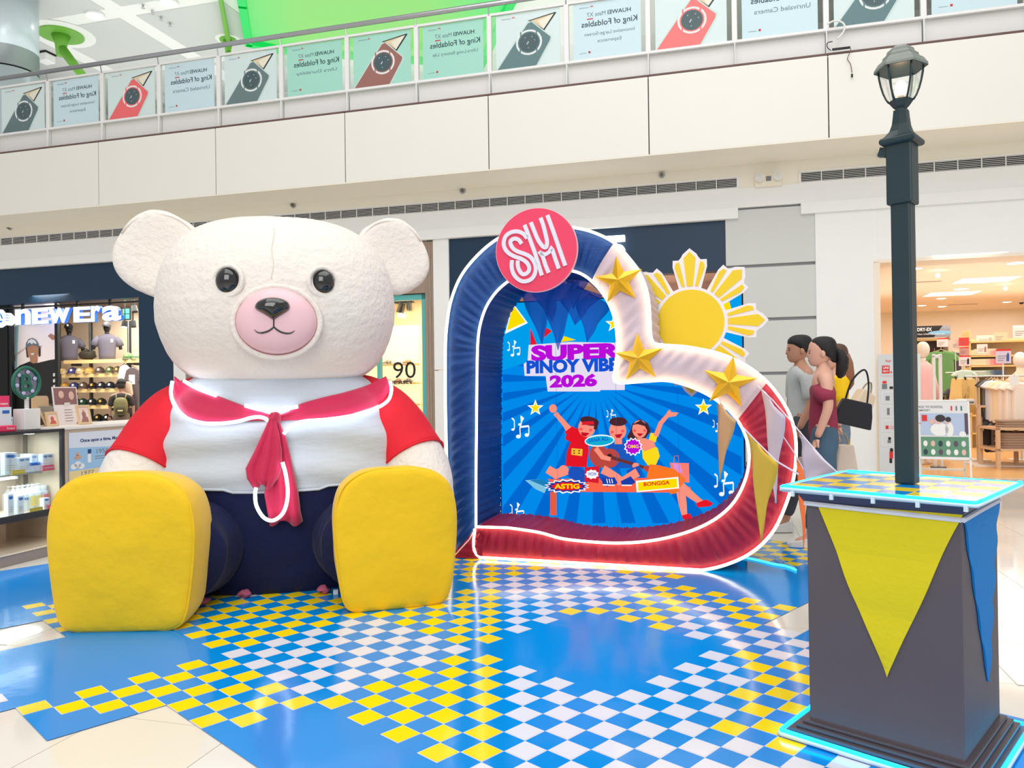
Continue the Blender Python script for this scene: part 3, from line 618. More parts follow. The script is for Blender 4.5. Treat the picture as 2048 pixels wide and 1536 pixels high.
    S[0] = shelf(128, 254, 721, 'top pine shelf carrying two grey mannequin busts'); S[1] = shelf(124, 255, 749, 'pine shelf with the row of tan, blue and green caps')
    S[2] = shelf(120, 255, 779, 'second pine cap shelf, with the small green tag'); S[3] = shelf(152, 222, 811, 'third pine cap shelf above the picture frames'); S[4] = shelf(165, 224, 843, 'lowest pine cap shelf with two black caps')
    S[5] = shelf(250, 280, 719, 'short pine shelf at the right with two green caps')
    for k, x in enumerate((118, 182, 259)):
        xx = W.q(x, 700, 2.42)[0]; t = thing('upright_rail', ['black slotted wall upright at the left of the cap shelves', 'black slotted wall upright in the middle of the cap shelves', 'black slotted wall upright at the right of the cap shelves'][k], 'rail', W.w(xx, 2.42), W.rz); MB().bb(-.035, .035, -.02, .02, .3, 2.9).build('upright', M_black, t); MB().bb(-.015, .015, -.024, -.02, .3, 2.9).build('slot_strip', M_gray, t)
    rows = [(1, [(128, (236, 214, 170)), (146, (84, 84, 160)), (162, (240, 218, 160)), (180, (236, 200, 120)), (200, (110, 92, 84)), (221, (110, 124, 70)), (236, (120, 96, 80)), (248, (60, 52, 56))]),
            (2, [(131, (226, 176, 96)), (149, (60, 74, 150)), (167, (112, 92, 84)), (186, (50, 38, 40)), (203, (48, 50, 60)), (221, (40, 44, 62)), (240, (40, 40, 44))]),
            (3, [(152, (84, 96, 140)), (166, (36, 82, 62)), (184, (38, 40, 46)), (203, (36, 34, 36))]), (4, [(196, (26, 26, 28)), (214, (24, 24, 26))]), (5, [(257, (98, 132, 92)), (274, (120, 150, 104))])]
    nm = {(236, 214, 170): 'cream', (84, 84, 160): 'blue violet', (240, 218, 160): 'pale yellow', (236, 200, 120): 'tan', (110, 92, 84): 'brown', (110, 124, 70): 'olive green', (120, 96, 80): 'light brown', (60, 52, 56): 'dark', (226, 176, 96): 'orange tan', (60, 74, 150): 'blue', (112, 92, 84): 'taupe', (50, 38, 40): 'black and red', (48, 50, 60): 'charcoal', (40, 44, 62): 'navy', (40, 40, 44): 'black', (84, 96, 140): 'slate blue', (36, 82, 62): 'dark green', (38, 40, 46): 'black', (36, 34, 36): 'black with yellow badge', (26, 26, 28): 'all black', (24, 24, 26): 'all black', (98, 132, 92): 'sage green', (120, 150, 104): 'light green'}
    rn = {1: 'first cap row', 2: 'second cap row', 3: 'third cap row', 4: 'lowest cap row', 5: 'short right shelf'}
    for r, L in rows:
        for k, (x, c) in enumerate(L):
            xx = W.q(x, 780, 2.14)[0]; z = S[r][2]; side = ' at its left' if (r, k) == (4, 0) else (' at its right' if (r, k) == (4, 1) else '')
            cap('cap', '%s baseball cap on the %s%s' % (nm[c], rn[r], side), 'cap', W.w(xx, 2.14, z+.012), W.rz+.5, c, tuple(int(v*.85) for v in c), 1.16, 'caps on the shop shelves', (240, 240, 240) if k % 3 else (220, 190, 90))
    for k, x in enumerate((137, 213)):
        xx = W.q(x, 700, 2.15)[0]; z = W.q(x, 722-k*2, 2.15)[1]+.004; t = half_mannequin(['dark grey tee mannequin bust, left one above the caps', 'grey tee mannequin bust, right one above the caps'][k], W.w(xx, 2.17, z), W.rz+.8); t.scale = (.95, .9, .95)
        cap('cap', ['black cap on the left mannequin', 'grey cap on the right mannequin'][k], 'cap', W.w(xx, 2.16, z+.72), W.rz+.6, ((30, 30, 36), (84, 82, 90))[k], ((24, 24, 28), (60, 58, 66))[k], .98)
    # rumpled bag between the busts
    xx = W.q(175, 715, 2.15)[0]; t = thing('duffel_bag', 'rumpled dark olive bag lying between the two mannequin busts', 'bag', W.w(xx, 2.15, S[0][2]+.015), W.rz)
    b = MB().sph((0, 0, .1), .2, .12, .1, 18, 10, .8)
    b.v = [tuple(V(v)*(1+.18*noise.noise(V(v)*12))) for v in b.v]; b.build('bag_body', mat('olive_dark_cloth', (62, 58, 48), .8, bump=.5, bs=20), t, smooth=True)
    MB().tube(spline([(-.12, -.05, .16), (-.03, -.08, .24), (.08, -.05, .2), (.14, -.04, .12)]), .012).build('strap', M_black, t, smooth=True)
    # hanging garments at the right
    for k, (x, y0, w_, h_, c, lab) in enumerate(((249, 735, .22, .62, (236, 226, 220), 'white tee hanging at the right of the caps'), (266, 740, .3, .9, (110, 98, 100), 'long grey jersey with white print hanging by the pier'), (256, 768, .16, .5, (226, 200, 176), 'folded cream garment hanging below the white tee'))):
        X, z = W.q(x, y0, 1.75-.1*k); t = thing('hanging_shirt', lab, 'shirt', W.w(X, 1.75-.1*k, z), W.rz)
        MB().prism([(-w_*.5, 0), (-w_*.18, .05), (w_*.18, .05), (w_*.5, 0), (w_*.72, -.22), (w_*.5, -.26), (w_*.46, -h_), (-w_*.46, -h_), (-w_*.5, -.26), (-w_*.72, -.22)], -.03, .03).build('garment', mat('garment_%d' % k, c, .85, bump=.3, bs=12), t, mods=BEV(.012))
        MB().tube([(-.1, 0, .03), (0, 0, .08), (.1, 0, .03)], .007, 6).build('hanger', M_black, t); MB().tube([(0, 0, .08), (0, 0, .13)], .005, 6).build('hook', M_steel, t)
        if k == 1: MB().box(0, -.035, -.2, .15, .004, .2).build('chest_print', M_white, t)
cap_shop()
# ================================================================== the heart arch, LED screen, sun and bunting
H = Frame(-.26, 5.91, R(-16.6))
OUT = [(953, 1056), (950, 1085), (955, 1106), (975, 1117), (1030, 1121), (1100, 1125), (1180, 1129), (1250, 1134), (1320, 1139), (1380, 1140), (1440, 1131), (1500, 1105), (1545, 1062), (1574, 1000), (1589, 940), (1591, 880), (1581, 835), (1560, 796), (1530, 760), (1490, 730), (1440, 708), (1380, 695), (1335, 691), (1311, 688), (1303, 674), (1301, 640), (1298, 600), (1290, 568), (1276, 540), (1255, 512), (1228, 486), (1190, 467), (1150, 457), (1095, 452), (1045, 458), (1000, 478), (960, 510), (926, 552), (906, 600), (897, 650), (894, 700), (894, 800), (896, 900), (899, 1000), (903, 1060), (908, 1113)]
INN = [(955, 1052), (955, 960), (956, 850), (957, 750), (959, 680), (966, 640), (980, 606), (1005, 575), (1040, 552), (1080, 542), (1120, 540), (1160, 547), (1190, 568), (1215, 600), (1231, 640), (1236, 690), (1232, 735), (1229, 755), (1238, 766), (1290, 763), (1340, 762), (1395, 779), (1440, 805), (1475, 840), (1494, 880), (1498, 920), (1490, 960), (1470, 1000), (1440, 1030), (1400, 1053), (1350, 1070), (1300, 1080), (1250, 1084), (1200, 1083), (1130, 1076), (1080, 1063), (1020, 1054)]
def curve(px, per=8, y=0):
    pts = [H.q(a, b, y) for a, b in px]; return [(p.x, p.y) for p in spline([(a, b, 0) for a, b in pts], per)]
def resample(P, n):
    L = [0]
    for a, b in zip(P, P[1:]): L.append(L[-1]+math.dist(a, b))
    out = []; k = 0
    for i in range(n+1):
        s = L[-1]*i/n
        while k < len(P)-2 and L[k+1] < s: k += 1
        t = (s-L[k])/max(1e-9, L[k+1]-L[k]); out.append((P[k][0]+(P[k+1][0]-P[k][0])*t, P[k][1]+(P[k+1][1]-P[k][1])*t))
    return out
def heart():
    t = thing('heart_arch', 'giant walk-in heart frame draped in blue, white and red cloth with lit rope edges', 'arch', H.w(0, 0), H.rz)
    o_ = curve(OUT); i_ = curve(INN); D = .6
    blue = mat('pleated_blue_cloth', (2, 66, 140), .55, bump=.5, bs=9, var=.16, vs=3, sheen=.0, stretch=(1, 1, 5)); white = mat('pleated_white_cloth', (214, 194, 204), .6, bump=.5, bs=9, var=.05, vs=5, sheen=.0)
    red = mat('pleated_red_cloth', (170, 26, 60), .5, bump=.5, bs=9, var=.14, vs=4, sheen=.0, stretch=(5, 1, 1))
    # matched stations along the outer and inner edges; sections change colour at the seams
    def near(P, px): a = H.q(*px); return min(range(len(P)), key=lambda k: math.dist(P[k], a))
    seg = [('cloth_red', red, (953, 1056), (1523, 776), (1020, 1054), (1473, 835)), ('cloth_white', white, (1523, 776), (1226, 486), (1473, 835), (1183, 560)), ('cloth_blue', blue, (1226, 486), (908, 1113), (1183, 560), (955, 1052))]
    inner = i_[::-1]     # now runs the same way as the outer curve: from the bottom left along the floor
    inner = [H.q(955, 1053), H.q(986, 1053)] + inner
    # control pairs (outer px, inner px) fix how pleats run across
    prs = {'cloth_red': [((953, 1056), (955, 1052)), ((975, 1117), (986, 1053)), ((1250, 1134), (1250, 1084)), ((1440, 1131), (1400, 1053)), ((1545, 1062), (1470, 1000)), ((1589, 940), (1498, 920)), ((1581, 835), (1490, 868)), ((1523, 776), (1473, 838))],
           'cloth_white': [((1523, 776), (1473, 838)), ((1440, 708), (1395, 779)), ((1311, 688), (1238, 766)), ((1301, 640), (1234, 720)), ((1290, 568), (1222, 615)), ((1226, 486), (1185, 562))],
           'cloth_blue': [((1226, 486), (1185, 562)), ((1095, 452), (1110, 540)), ((960, 510), (1005, 575)), ((897, 650), (959, 680)), ((894, 800), (957, 750)), ((899, 1000), (955, 960)), ((908, 1113), (955, 1052))]}
    rnd = random.Random(3)
    for name, m, *_ in seg:
        pr = prs[name]; oo = []; ii = []
        for (oa, ia), (ob, ib) in zip(pr, pr[1:]):
            ka, kb = near(o_, oa), near(o_, ob); la, lb = near(inner, ia), near(inner, ib)
            if ia == (955, 1052) and name == 'cloth_red': la = 0
            if ib == (955, 1052): lb = len(inner)-1
            if lb < la: la, lb = lb, la
            so = o_[ka:kb+1]; si = inner[la:lb+1]
            if len(so) < 2: so = [o_[ka], o_[kb]]
            if len(si) < 2: si = [inner[la], inner[min(la+1, len(inner)-1)]]
            n = max(6, int(sum(math.dist(a, b) for a, b in zip(so, so[1:]))/.012))
            so, si = resample(so, n), resample(si, n); oo += so[(1 if oo else 0):]; ii += si[(1 if ii else 0):]
        n = len(oo); wv = []
        ph = 0
        for k in range(n):
            ph += rnd.uniform(.5, 1.4); wv.append(.006*sin(ph)+.005*sin(ph*.37+1))
        K = 7; vs = []; fs = []
        for k in range(n):
            a, b = oo[k], ii[k]
            for q in range(K+1):
                u = q/K; e = sin(pi*min(1, max(0, u)))**.6 if 0 < u < 1 else 0
                vs.append((a[0]+(b[0]-a[0])*u, -.03*e+wv[k]*e*(1+.5*sin(q*1.3+k*.11)), a[1]+(b[1]-a[1])*u))
        for k in range(n-1):
            for q in range(K): i = k*(K+1)+q; fs.append((i, i+1, i+K+2, i+K+1))
        b = MB().add(vs, fs)
        # jambs: inner and outer returns back to the depth D
        for L, s in ((oo, 1), (ii, -1)):
            J = 4; vs = []; fs = []
            for k in range(n):
                a = L[k]; c = L[min(k+1, n-1)]; p = L[max(k-1, 0)]; d = (c[0]-p[0], c[1]-p[1]); l = math.hypot(*d) or 1; nx, nz = d[1]/l, -d[0]/l
                for q in range(J+1):
                    u = q/J; w_ = wv[(k*3) % n]*(1 if 0 < q else 0)*.9
                    vs.append((a[0]+nx*w_*s, D*u, max(.004, a[1]+nz*w_*s)))
            for k in range(n-1):
                for q in range(J): i = k*(J+1)+q; fs.append((i, i+J+1, i+J+2, i+1))
            b.add(vs, fs)
        if name == 'cloth_red':
            # the base return stretched to the floor at the left corner
            p0 = H.q(955, 1054); p1 = H.q(908, 1114)
            vs = []; N = 12
            for k in range(N+1):
                u = k/N; vs += [(p0[0]+(p1[0]-p0[0])*u**.7-.0, -.02-.02*u, p0[1]+(.01-p0[1])*u), (H.q(968, 1100)[0], -.035-.01*sin(k*2.1), max(.01, (p0[1]-.02)*(1-u)))]
            b.add(vs, [(2*k, 2*k+1, 2*k+3, 2*k+2) for k in range(N)])
        b.build(name, m, t, smooth=True)
    # inner floor deck of the opening and back frame
    neon = mat('warm_white_light_rope', (255, 236, 190), .4, emit=4.2)
    oc = [(x, -.035, z) for x, z in resample(o_[:], 260)]; oc[0] = (oc[0][0], -.04, oc[0][2])
    MB().tube([p for p in oc if p[2] > .012], .0105, 8).build('light_rope', neon, t, smooth=True)
    MB().tube([(x, -.035, z) for x, z in resample(i_+[i_[0]], 220)], .010, 8).build('light_rope', neon, t, smooth=True)
    a = H.q(955, 1052); c = H.q(912, 1112); MB().tube([(a[0], -.04, a[1]), ((a[0]*.75+c[0]*.25), -.06, (a[1]*.62+c[1]*.38)), (c[0], -.05, .02)], .005, 6).build('cloth_piping', mat('pale_pink_piping', (250, 214, 206), .5, emit=.3), t, smooth=True)
    # gold stars
    M_gold = mat('gold_foil_star', (236, 184, 24), .34, metal=.35, bump=.25, bs=30, var=.12, vs=8, coat=.3)
    for k, (px, py, r, an, lab) in enumerate(((1240, 563, 50, -6, 'gold star on the upper white cloth, nearest the red disc'), (1280, 717, 50, -4, 'gold star at the notch of the heart'), (1458, 765, 52, 10, 'gold star on the right lobe above the red cloth'))):
        c = H.q(px, py); rr = r*5.6/FPX
        s = thing('gold_star', lab, 'star', H.w(c[0], -.045, c[1]), H.rz, 'gold stars on the heart arch')
        pts = [((rr if q % 2 == 0 else rr*.40)*sin(pi*q/5+R(an)), (rr if q % 2 == 0 else rr*.40)*cos(pi*q/5+R(an))) for q in range(10)]
        for q in range(5):
            P = [(0, -.062, 0), (pts[2*q][0], 0, pts[2*q][1]), (pts[2*q+1][0], -.006, pts[2*q+1][1]), (pts[2*q-1][0], -.006, pts[2*q-1][1]), (0, .012, 0)]
            MB().add(P, [(0, 2, 1), (0, 1, 3), (4, 1, 2), (4, 3, 1)]).build('star_point', M_gold, s)
    # round logo disc
    c = H.q(1072, 500, -.16); s = thing('logo_disc', 'round coral red disc with white interlaced letters on top of the arch', 'sign', H.w(c[0], -.16, c[1]), H.rz)
    rx = (H.q(1152, 500, -.16)[0]-H.q(992, 500, -.16)[0])/2; rr = (H.q(1072, 416, -.16)[1]-H.q(1072, 584, -.16)[1])/2; rr = (rx+rr)/2
    MB().cyl((0, .03, 0), (0, 0, 0), rr, rr, 72).build('disc', mat('coral_red_board', (240, 66, 104), .5), s)
    MB().cyl((0, .032, 0), (0, .002, 0), rr+.004, rr+.004, 72).build('pale_rim', mat('pale_pink_rim', (248, 190, 205), .5), s)
    MB().bb(-.05, .05, .03, .14, -.2, .1).build('bracket', M_dark, s)
    LP = lambda L: [(970+x/7.68, 400+y/7.68) for x, y in L]
    strokes = [([(610, 385), (680, 570), (775, 830), (875, 1160)], 0), ([(650, 590), (590, 520), (500, 485), (400, 500), (320, 560), (290, 660), (310, 750), (370, 820), (460, 870), (560, 905), (640, 960), (680, 1030), (670, 1100), (610, 1142), (560, 1125), (520, 1060), (505, 990), (510, 930)], 1),
               ([(565, 675), (520, 615), (460, 595), (405, 620), (395, 670), (430, 740), (500, 790), (600, 825), (690, 870), (750, 940), (780, 1030), (770, 1130), (720, 1210), (640, 1248), (560, 1245), (480, 1190), (430, 1110), (412, 1020), (418, 925)], 1),
               ([(705, 345), (760, 480), (810, 600), (860, 680), (905, 725), (945, 720), (955, 640), (940, 560), (900, 400), (855, 275)], 1), ([(960, 235), (1050, 480), (1140, 740), (1235, 1010)], 0), ([(835, 790), (890, 870), (930, 1000), (980, 1120)], 0), ([(850, 815), (930, 838), (990, 800), (1035, 720), (1035, 760), (1080, 900), (1135, 1055)], 0)]
    wl = mat('white_acrylic_letter', (232, 232, 246), .45)
    for L, sm in strokes:
        P = [H.q(a, b, -.165) for a, b in LP(L)]; P = [(x-c[0], z-c[1]) for x, z in P]
        if sm: P = [(p.x, p.y) for p in spline([(a, b, 0) for a, b in P], 5)]
        wd = .0145; ls = []; rs = []
        for k, p in enumerate(P):
            q0 = P[max(0, k-1)]; q1 = P[min(len(P)-1, k+1)]; d = (q1[0]-q0[0], q1[1]-q0[1]); l = math.hypot(*d) or 1; nn = (-d[1]/l*wd, d[0]/l*wd)
            ls.append((p[0]+nn[0], p[1]+nn[1])); rs.append((p[0]-nn[0], p[1]-nn[1]))
        b = MB(); rings = [[(a[0], -.012, a[1]), (e[0], -.012, e[1]), (e[0], 0, e[1]), (a[0], 0, a[1])] for a, e in zip(ls, rs)]; b.loft(rings); b.build('letter_stroke', wl, s)
heart()
def screen():
    Y = .72; q = lambda x, y: H.q(x, y, Y)
    a = q(1004, 1032); c = q(1483, 585); x0, x1, zt = a[0], c[0], c[1]
    t = thing('led_screen', 'large blue LED screen with SUPER PINOY VIBES 2026 and three cheering cartoon friends', 'screen', H.w(0, Y), H.rz)
    cab = MB().bb(x0-.012, x1+.012, .012, .09, .03, zt+.012); cab.build('cabinet', M_dark, t)
    for k in range(4): MB().bb(x0+.1+k*.5, x0+.16+k*.5, .05, .35, 0, .05).build('foot', M_black, t)
    SE = {}
    def sm(n, c_, e=.95):
        if n not in SE:
            m = mat('screen_'+n, c_, .5, emit=e, spec=.0); m.node_tree.nodes['Principled BSDF'].inputs['Base Color'].default_value = (0, 0, 0, 1); SE[n] = m
        return SE[n]
    base = MB().use(sm('sky_blue', (0, 140, 238)))
    base.bb(x0, x1, 0, .012, .04, zt); base.build('lit_panel', None, t)
    b = MB(); lay = [-.0005]
    def poly(n, col, L, e=.95, px=True):
        lay[0] -= .00012; b.use(sm(n, col, e)); P = [q(*p) for p in L] if px else L
        P = [(min(max(x, x0), x1), min(max(z, .04), zt)) for x, z in P]; b.flat(P, lay[0])
    def ell(n, col, cx, cy, rx, ry, rot=0, N=18, e=.95):
        poly(n, col, [(cx+rx*cos(2*pi*k/N)*cos(rot)-ry*sin(2*pi*k/N)*sin(rot), cy+rx*cos(2*pi*k/N)*sin(rot)+ry*sin(2*pi*k/N)*cos(rot)) for k in range(N)], e)
    def limb(n, col, pts, w_):
        ls = []; rs = []
        for k, p in enumerate(pts):
            a0 = pts[max(0, k-1)]; a1 = pts[min(len(pts)-1, k+1)]; d = (a1[0]-a0[0], a1[1]-a0[1]); l = math.hypot(*d) or 1; ww = w_[k] if isinstance(w_, list) else w_
            ls.append((p[0]-d[1]/l*ww, p[1]+d[0]/l*ww)); rs.append((p[0]+d[1]/l*ww, p[1]-d[0]/l*ww))
        poly(n, col, ls+rs[::-1])
    def T(s, x0_, x1_, yb, yt, n, col, off=.02, arch=0, tilt=0):
        lay[0] -= .00025; A = q(x0_, yb); B_ = q(x1_, yb-tilt); Tt = q(x0_, yt); b.use(sm(n, col)); txt(b, s, (A[0], B_[0], A[1], Tt[1], B_[1]-A[1]), lay[0], off, arch=arch)
    # sunburst rays from behind the lettering
    cx, cy = 1190, 760; ray = (0, 106, 210)
    for k in range(19):
        an = R(-16+k*11.6); w_ = R(2.9)
        if math.sin(an) < -.05: pass
        L = []
        far = 620
        P = [(cx+40*cos(an), cy+40*sin(an)), (cx+far*cos(an-w_), cy+far*sin(an-w_)), (cx+far*cos(an+w_), cy+far*sin(an+w_))]
        # clip to the screen
        def clip(P, f, g):
            o = []
            for i, p in enumerate(P):
                r = P[i-1]
                fp, fr = f(p), f(r)
                if (fp >= 0) != (fr >= 0): u = fr/(fr-fp); o.append((r[0]+(p[0]-r[0])*u, r[1]+(p[1]-r[1])*u))
                if fp >= 0: o.append(p)
            return o
        for f in (lambda p: p[0]-1006, lambda p: 1483-p[0], lambda p: 1046-p[1], lambda p: p[1]-600):
            P = clip(P, f, 0) if P else P
        if len(P) > 2: poly('deep_ray', ray, P)
    poly('bright_side', (0, 160, 240), [(1006, 560), (1483, 585), (1483, 700), (1300, 700), (1120, 705), (1006, 740)]) 
    # flags and sparkle shapes
    poly('white', (255, 255, 255), [(1026, 603), (1056, 646), (1010, 668)]); poly('yellow', (255, 226, 0), [(1026, 610), (1051, 644), (1014, 661)])
    poly('white', (255, 255, 255), [(1440, 600), (1455, 600), (1468, 630), (1440, 636)]); poly('yellow', (255, 226, 0), [(1442, 604), (1458, 600), (1465, 626), (1446, 628)])
    poly('red', (236, 26, 40), [(1061, 656), (1078, 700), (1061, 690)]); poly('red', (236, 26, 40), [(1092, 655), (1104, 662), (1088, 676)]); poly('yellow', (255, 226, 0), [(1128, 672), (1152, 680), (1122, 684)])
    def star(x, y, r):
        for n, c_, rr in (('white', (255, 255, 255), r), ('yellow', (255, 226, 0), r*.68)):
            poly(n, c_, [((x+(rr if k % 2 == 0 else rr*.42)*sin(pi*k/5)), (y-(rr if k % 2 == 0 else rr*.42)*cos(pi*k/5))) for k in range(10)])
    star(1071, 816, 17); star(1407, 815, 18); star(1228, 648, 18)
    def notes(x, y, s=1):
        w_ = ('white', (240, 250, 255))
        ell(*w_, x+3*s, y+6*s, 3.2*s, 2.6*s, N=8); limb(*w_, [(x+6*s, y+6*s), (x+6*s, y-12*s)], .9*s); limb(*w_, [(x+6*s, y-12*s), (x+1*s, y-17*s)], 1.4*s)
        ell(*w_, x+17*s, y-4*s, 3.6*s, 2.8*s, N=8); limb(*w_, [(x+20*s, y-5*s), (x+19*s, y-22*s), (x+25*s, y-16*s)], 1*s)
        ell(*w_, x+14*s, y+20*s, 5*s, 4*s, N=8); ell(*w_, x+31*s, y+17*s, 4.6*s, 3.8*s, N=8); limb(*w_, [(x+18*s, y+19*s), (x+17*s, y+1*s)], 1*s); limb(*w_, [(x+35*s, y+16*s), (x+35*s, y-1*s)], 1*s); limb(*w_, [(x+17*s, y+1*s), (x+35*s, y-1*s)], 2*s)
    notes(1023, 853); notes(1015, 696, .72); notes(1428, 966, 1.1); notes(1213, 830, .55); notes(1020, 1022, .8); notes(1425, 850, .6)
    # lettering
    pale = ('pale', (236, 226, 246))
    poly(*pale, [(1058, 690), (1140, 684), (1250, 686), (1250, 780), (1202, 780), (1200, 783), (1096, 783), (1092, 752), (1050, 752), (1048, 728), (1056, 722)])
    T('SUPER', 1063, 1243, 723, 691, 'purple', (188, 14, 220), .06, tilt=5); T('PINOY VIBES', 1054, 1254, 748, 721, 'blue_letters', (20, 84, 214), .055, tilt=6); T('2026', 1100, 1195, 776, 750, 'purple', (188, 14, 220), .06, tilt=3)
    # bench
    seat = ('coral_bench', (255, 104, 72)); poly(*seat, [(1096, 958), (1330, 955), (1382, 975), (1378, 985), (1118, 983)]); poly('bench_leg', (236, 92, 70), [(1101, 983), (1114, 983), (1114, 1030), (1101, 1030)])
    skin = ('skin', (255, 150, 128)); sk2 = ('skin_shade', (244, 116, 100))
    # shopping bag
    limb('coral_dark', (200, 120, 130), [(1348, 925), (1349, 912), (1357, 911), (1358, 924)], .8); poly('bag_pink', (255, 130, 116), [(1340, 925), (1378, 926), (1379, 965), (1346, 962)]); poly('bag_lilac', (228, 150, 214), [(1345, 926), (1360, 927), (1366, 945), (1350, 944)])
    # boy with raised fist
    limb('jeans', (30, 84, 190), [(1140, 938), (1168, 955), (1180, 945)], [14, 14, 16]); limb(*skin, [(1096, 938), (1112, 948), (1135, 940)], [8, 10, 9]); ell(*skin, 1128, 940, 10, 10); poly('shoe_pale', (130, 200, 230), [(1051, 960), (1084, 958), (1098, 966), (1090, 986), (1072, 978)]); poly('shoe_teal', (30, 130, 190), [(1060, 960), (1084, 958), (1098, 966), (1094, 974)])
    poly('red_tee', (232, 24, 40), [(1136, 858), (1158, 856), (1176, 874), (1178, 900), (1174, 934), (1132, 932), (1134, 905), (1142, 884), (1131, 878)]); limb(*skin, [(1141, 862), (1128, 845), (1111, 826)], [7, 5, 4.5]); ell(*skin, 1107, 817, 8, 8.5); poly('red_tee', (232, 24, 40), [(1130, 864), (1146, 852), (1160, 866), (1146, 884)])
    ell(*skin, 1174, 855, 17, 19); ell('hair', (74, 40, 50), 1180, 842, 19, 9, .2); poly('hair', (74, 40, 50), [(1190, 842), (1198, 846), (1194, 860), (1188, 858)]); poly('bandana', (226, 30, 50), [(1166, 843), (1188, 842), (1189, 849), (1164, 850)]); ell('blush', (255, 90, 90), 1163, 858, 3.5, 3, N=8); ell('blush', (255, 90, 90), 1182, 860, 3.5, 3, N=8); poly('mouth', (200, 20, 40), [(1162, 864), (1180, 866), (1172, 873), (1165, 871)])
    poly('print_yellow', (250, 190, 60), [(1144, 896), (1166, 898), (1165, 912), (1143, 909)])
    for k in range(4): ell('hair', (74, 40, 50), 1149+(k % 2)*10, 901+(k//2)*5, 2, 1.4, N=6)
    # man with guitar
    poly('blue_tee', (30, 90, 190), [(1222, 886), (1238, 884), (1256, 888), (1266, 905), (1268, 936), (1218, 936), (1212, 904)]); ell(*skin, 1236, 861, 17, 19); ell('hair', (74, 40, 50), 1237, 843, 18, 9); ell('blush', (255, 90, 90), 1225, 864, 3.5, 3, N=8); ell('blush', (255, 90, 90), 1246, 862, 3.5, 3, N=8); poly('mouth', (200, 20, 40), [(1230, 869), (1246, 867), (1240, 876), (1233, 875)])
    poly(*skin, [(1230, 876), (1244, 876), (1245, 888), (1230, 888)])
    ell('guitar', (190, 74, 66), 1200, 912, 20, 24, -.5); ell('guitar', (190, 74, 66), 1220, 916, 20, 19, -.3); ell('guitar_dark', (60, 34, 40), 1220, 913, 6, 6, N=10); limb('guitar_neck', (110, 52, 52), [(1222, 914), (1290, 935)], [3.5, 3]); ell('guitar', (200, 84, 70), 1296, 937, 9, 6, .3)
    limb(*skin, [(1192, 896), (1206, 914), (1222, 918)], [5, 5, 4]); ell(*skin, 1272, 931, 7, 6)
    limb('jeans', (30, 84, 190), [(1204, 946), (1222, 968)], [10, 9]); limb('jeans', (30, 84, 190), [(1282, 940), (1256, 948)], [10, 8]); limb(*skin, [(1206, 938), (1232, 952), (1248, 962)], [9, 7, 5]); limb(*skin, [(1276, 944), (1248, 960), (1234, 966)], [9, 7, 5])
    poly('sneaker', (28, 64, 170), [(1204, 956), (1230, 954), (1236, 966), (1226, 970), (1206, 968)]); poly('sneaker', (28, 64, 170), [(1242, 962), (1262, 952), (1272, 964), (1262, 970), (1244, 969)]); limb('white', (255, 255, 255), [(1206, 969), (1230, 970)], 1.2); limb('white', (255, 255, 255), [(1244, 970), (1264, 970)], 1.2)
    for k in range(3): limb('white', (255, 255, 255), [(1214+k*5, 957), (1216+k*5, 966)], .8)
    # woman in yellow
    poly('hair', (58, 34, 46), [(1266, 846), (1280, 838), (1296, 846), (1302, 862), (1290, 878), (1262, 880), (1254, 874), (1262, 860)])
    limb('yellow_sleeve', (255, 222, 30), [(1300, 872), (1314, 876)], [7, 9]); limb(*skin, [(1312, 872), (1322, 846), (1336, 830)], [5, 4.5, 4]); poly(*skin, [(1334, 834), (1334, 824), (1340, 819), (1343, 824), (1358, 825), (1352, 832), (1340, 834)])
    poly('yellow_sleeve', (255, 222, 30), [(1284, 890), (1300, 884), (1316, 896), (1320, 912), (1312, 930), (1296, 930), (1286, 916)]); poly(*skin, [(1274, 876), (1290, 876), (1308, 882), (1312, 894), (1290, 902), (1278, 892)])
    ell(*skin, 1280, 858, 15, 18); poly('hair', (58, 34, 46), [(1264, 850), (1282, 840), (1298, 852), (1298, 866), (1290, 852), (1276, 848)]); ell('blush', (255, 90, 90), 1270, 861, 3, 3, N=8); ell('blush', (255, 90, 90), 1290, 861, 3, 3, N=8); poly('mouth', (200, 20, 40), [(1274, 866), (1288, 867), (1280, 873)])
    poly('orange_skirt', (255, 122, 40), [(1300, 928), (1318, 930), (1350, 938), (1372, 958), (1360, 984), (1342, 988), (1330, 966), (1294, 956)]); limb(*skin, [(1362, 972), (1386, 992), (1406, 1006)], [9, 7, 4.5]); limb(*skin, [(1362, 982), (1366, 1010), (1370, 1032)], [9, 8, 5])
    poly('red', (236, 26, 40), [(1392, 1006), (1412, 998), (1427, 1006), (1420, 1012), (1396, 1014)]); poly('red', (236, 26, 40), [(1364, 1030), (1380, 1026), (1386, 1038), (1366, 1038)])
    # stickers
    ell('white', (240, 250, 255), 1200, 881, 30, 12, -.06); ell('cyan', (20, 176, 216), 1200, 881, 28, 9.5, -.06); T('SANA ALL', 1178, 1219, 885, 877, 'blue_letters', (20, 84, 214), .02, tilt=5)
    def burst(x, y, rx, ry, n, c1, col): poly(c1, col, [(x+(rx if k % 2 else rx*.82)*cos(pi*k/n), y+(ry if k % 2 else ry*.78)*sin(pi*k/n)) for k in range(2*n)])
    burst(1267, 893, 19, 19, 12, 'white', (255, 255, 255)); burst(1267, 893, 16, 16, 12, 'purple', (170, 40, 200)); T('OMG', 1256, 1278, 896, 889, 'yellow', (255, 226, 0), .02)
    poly('sticker_red', (222, 30, 50), [(1171, 934), (1200, 932), (1198, 966), (1170, 962)]); burst(1185, 948, 14, 10, 9, 'white', (255, 255, 255)); T('WOW', 1177, 1194, 951, 944, 'blue_letters', (20, 84, 214), .02)
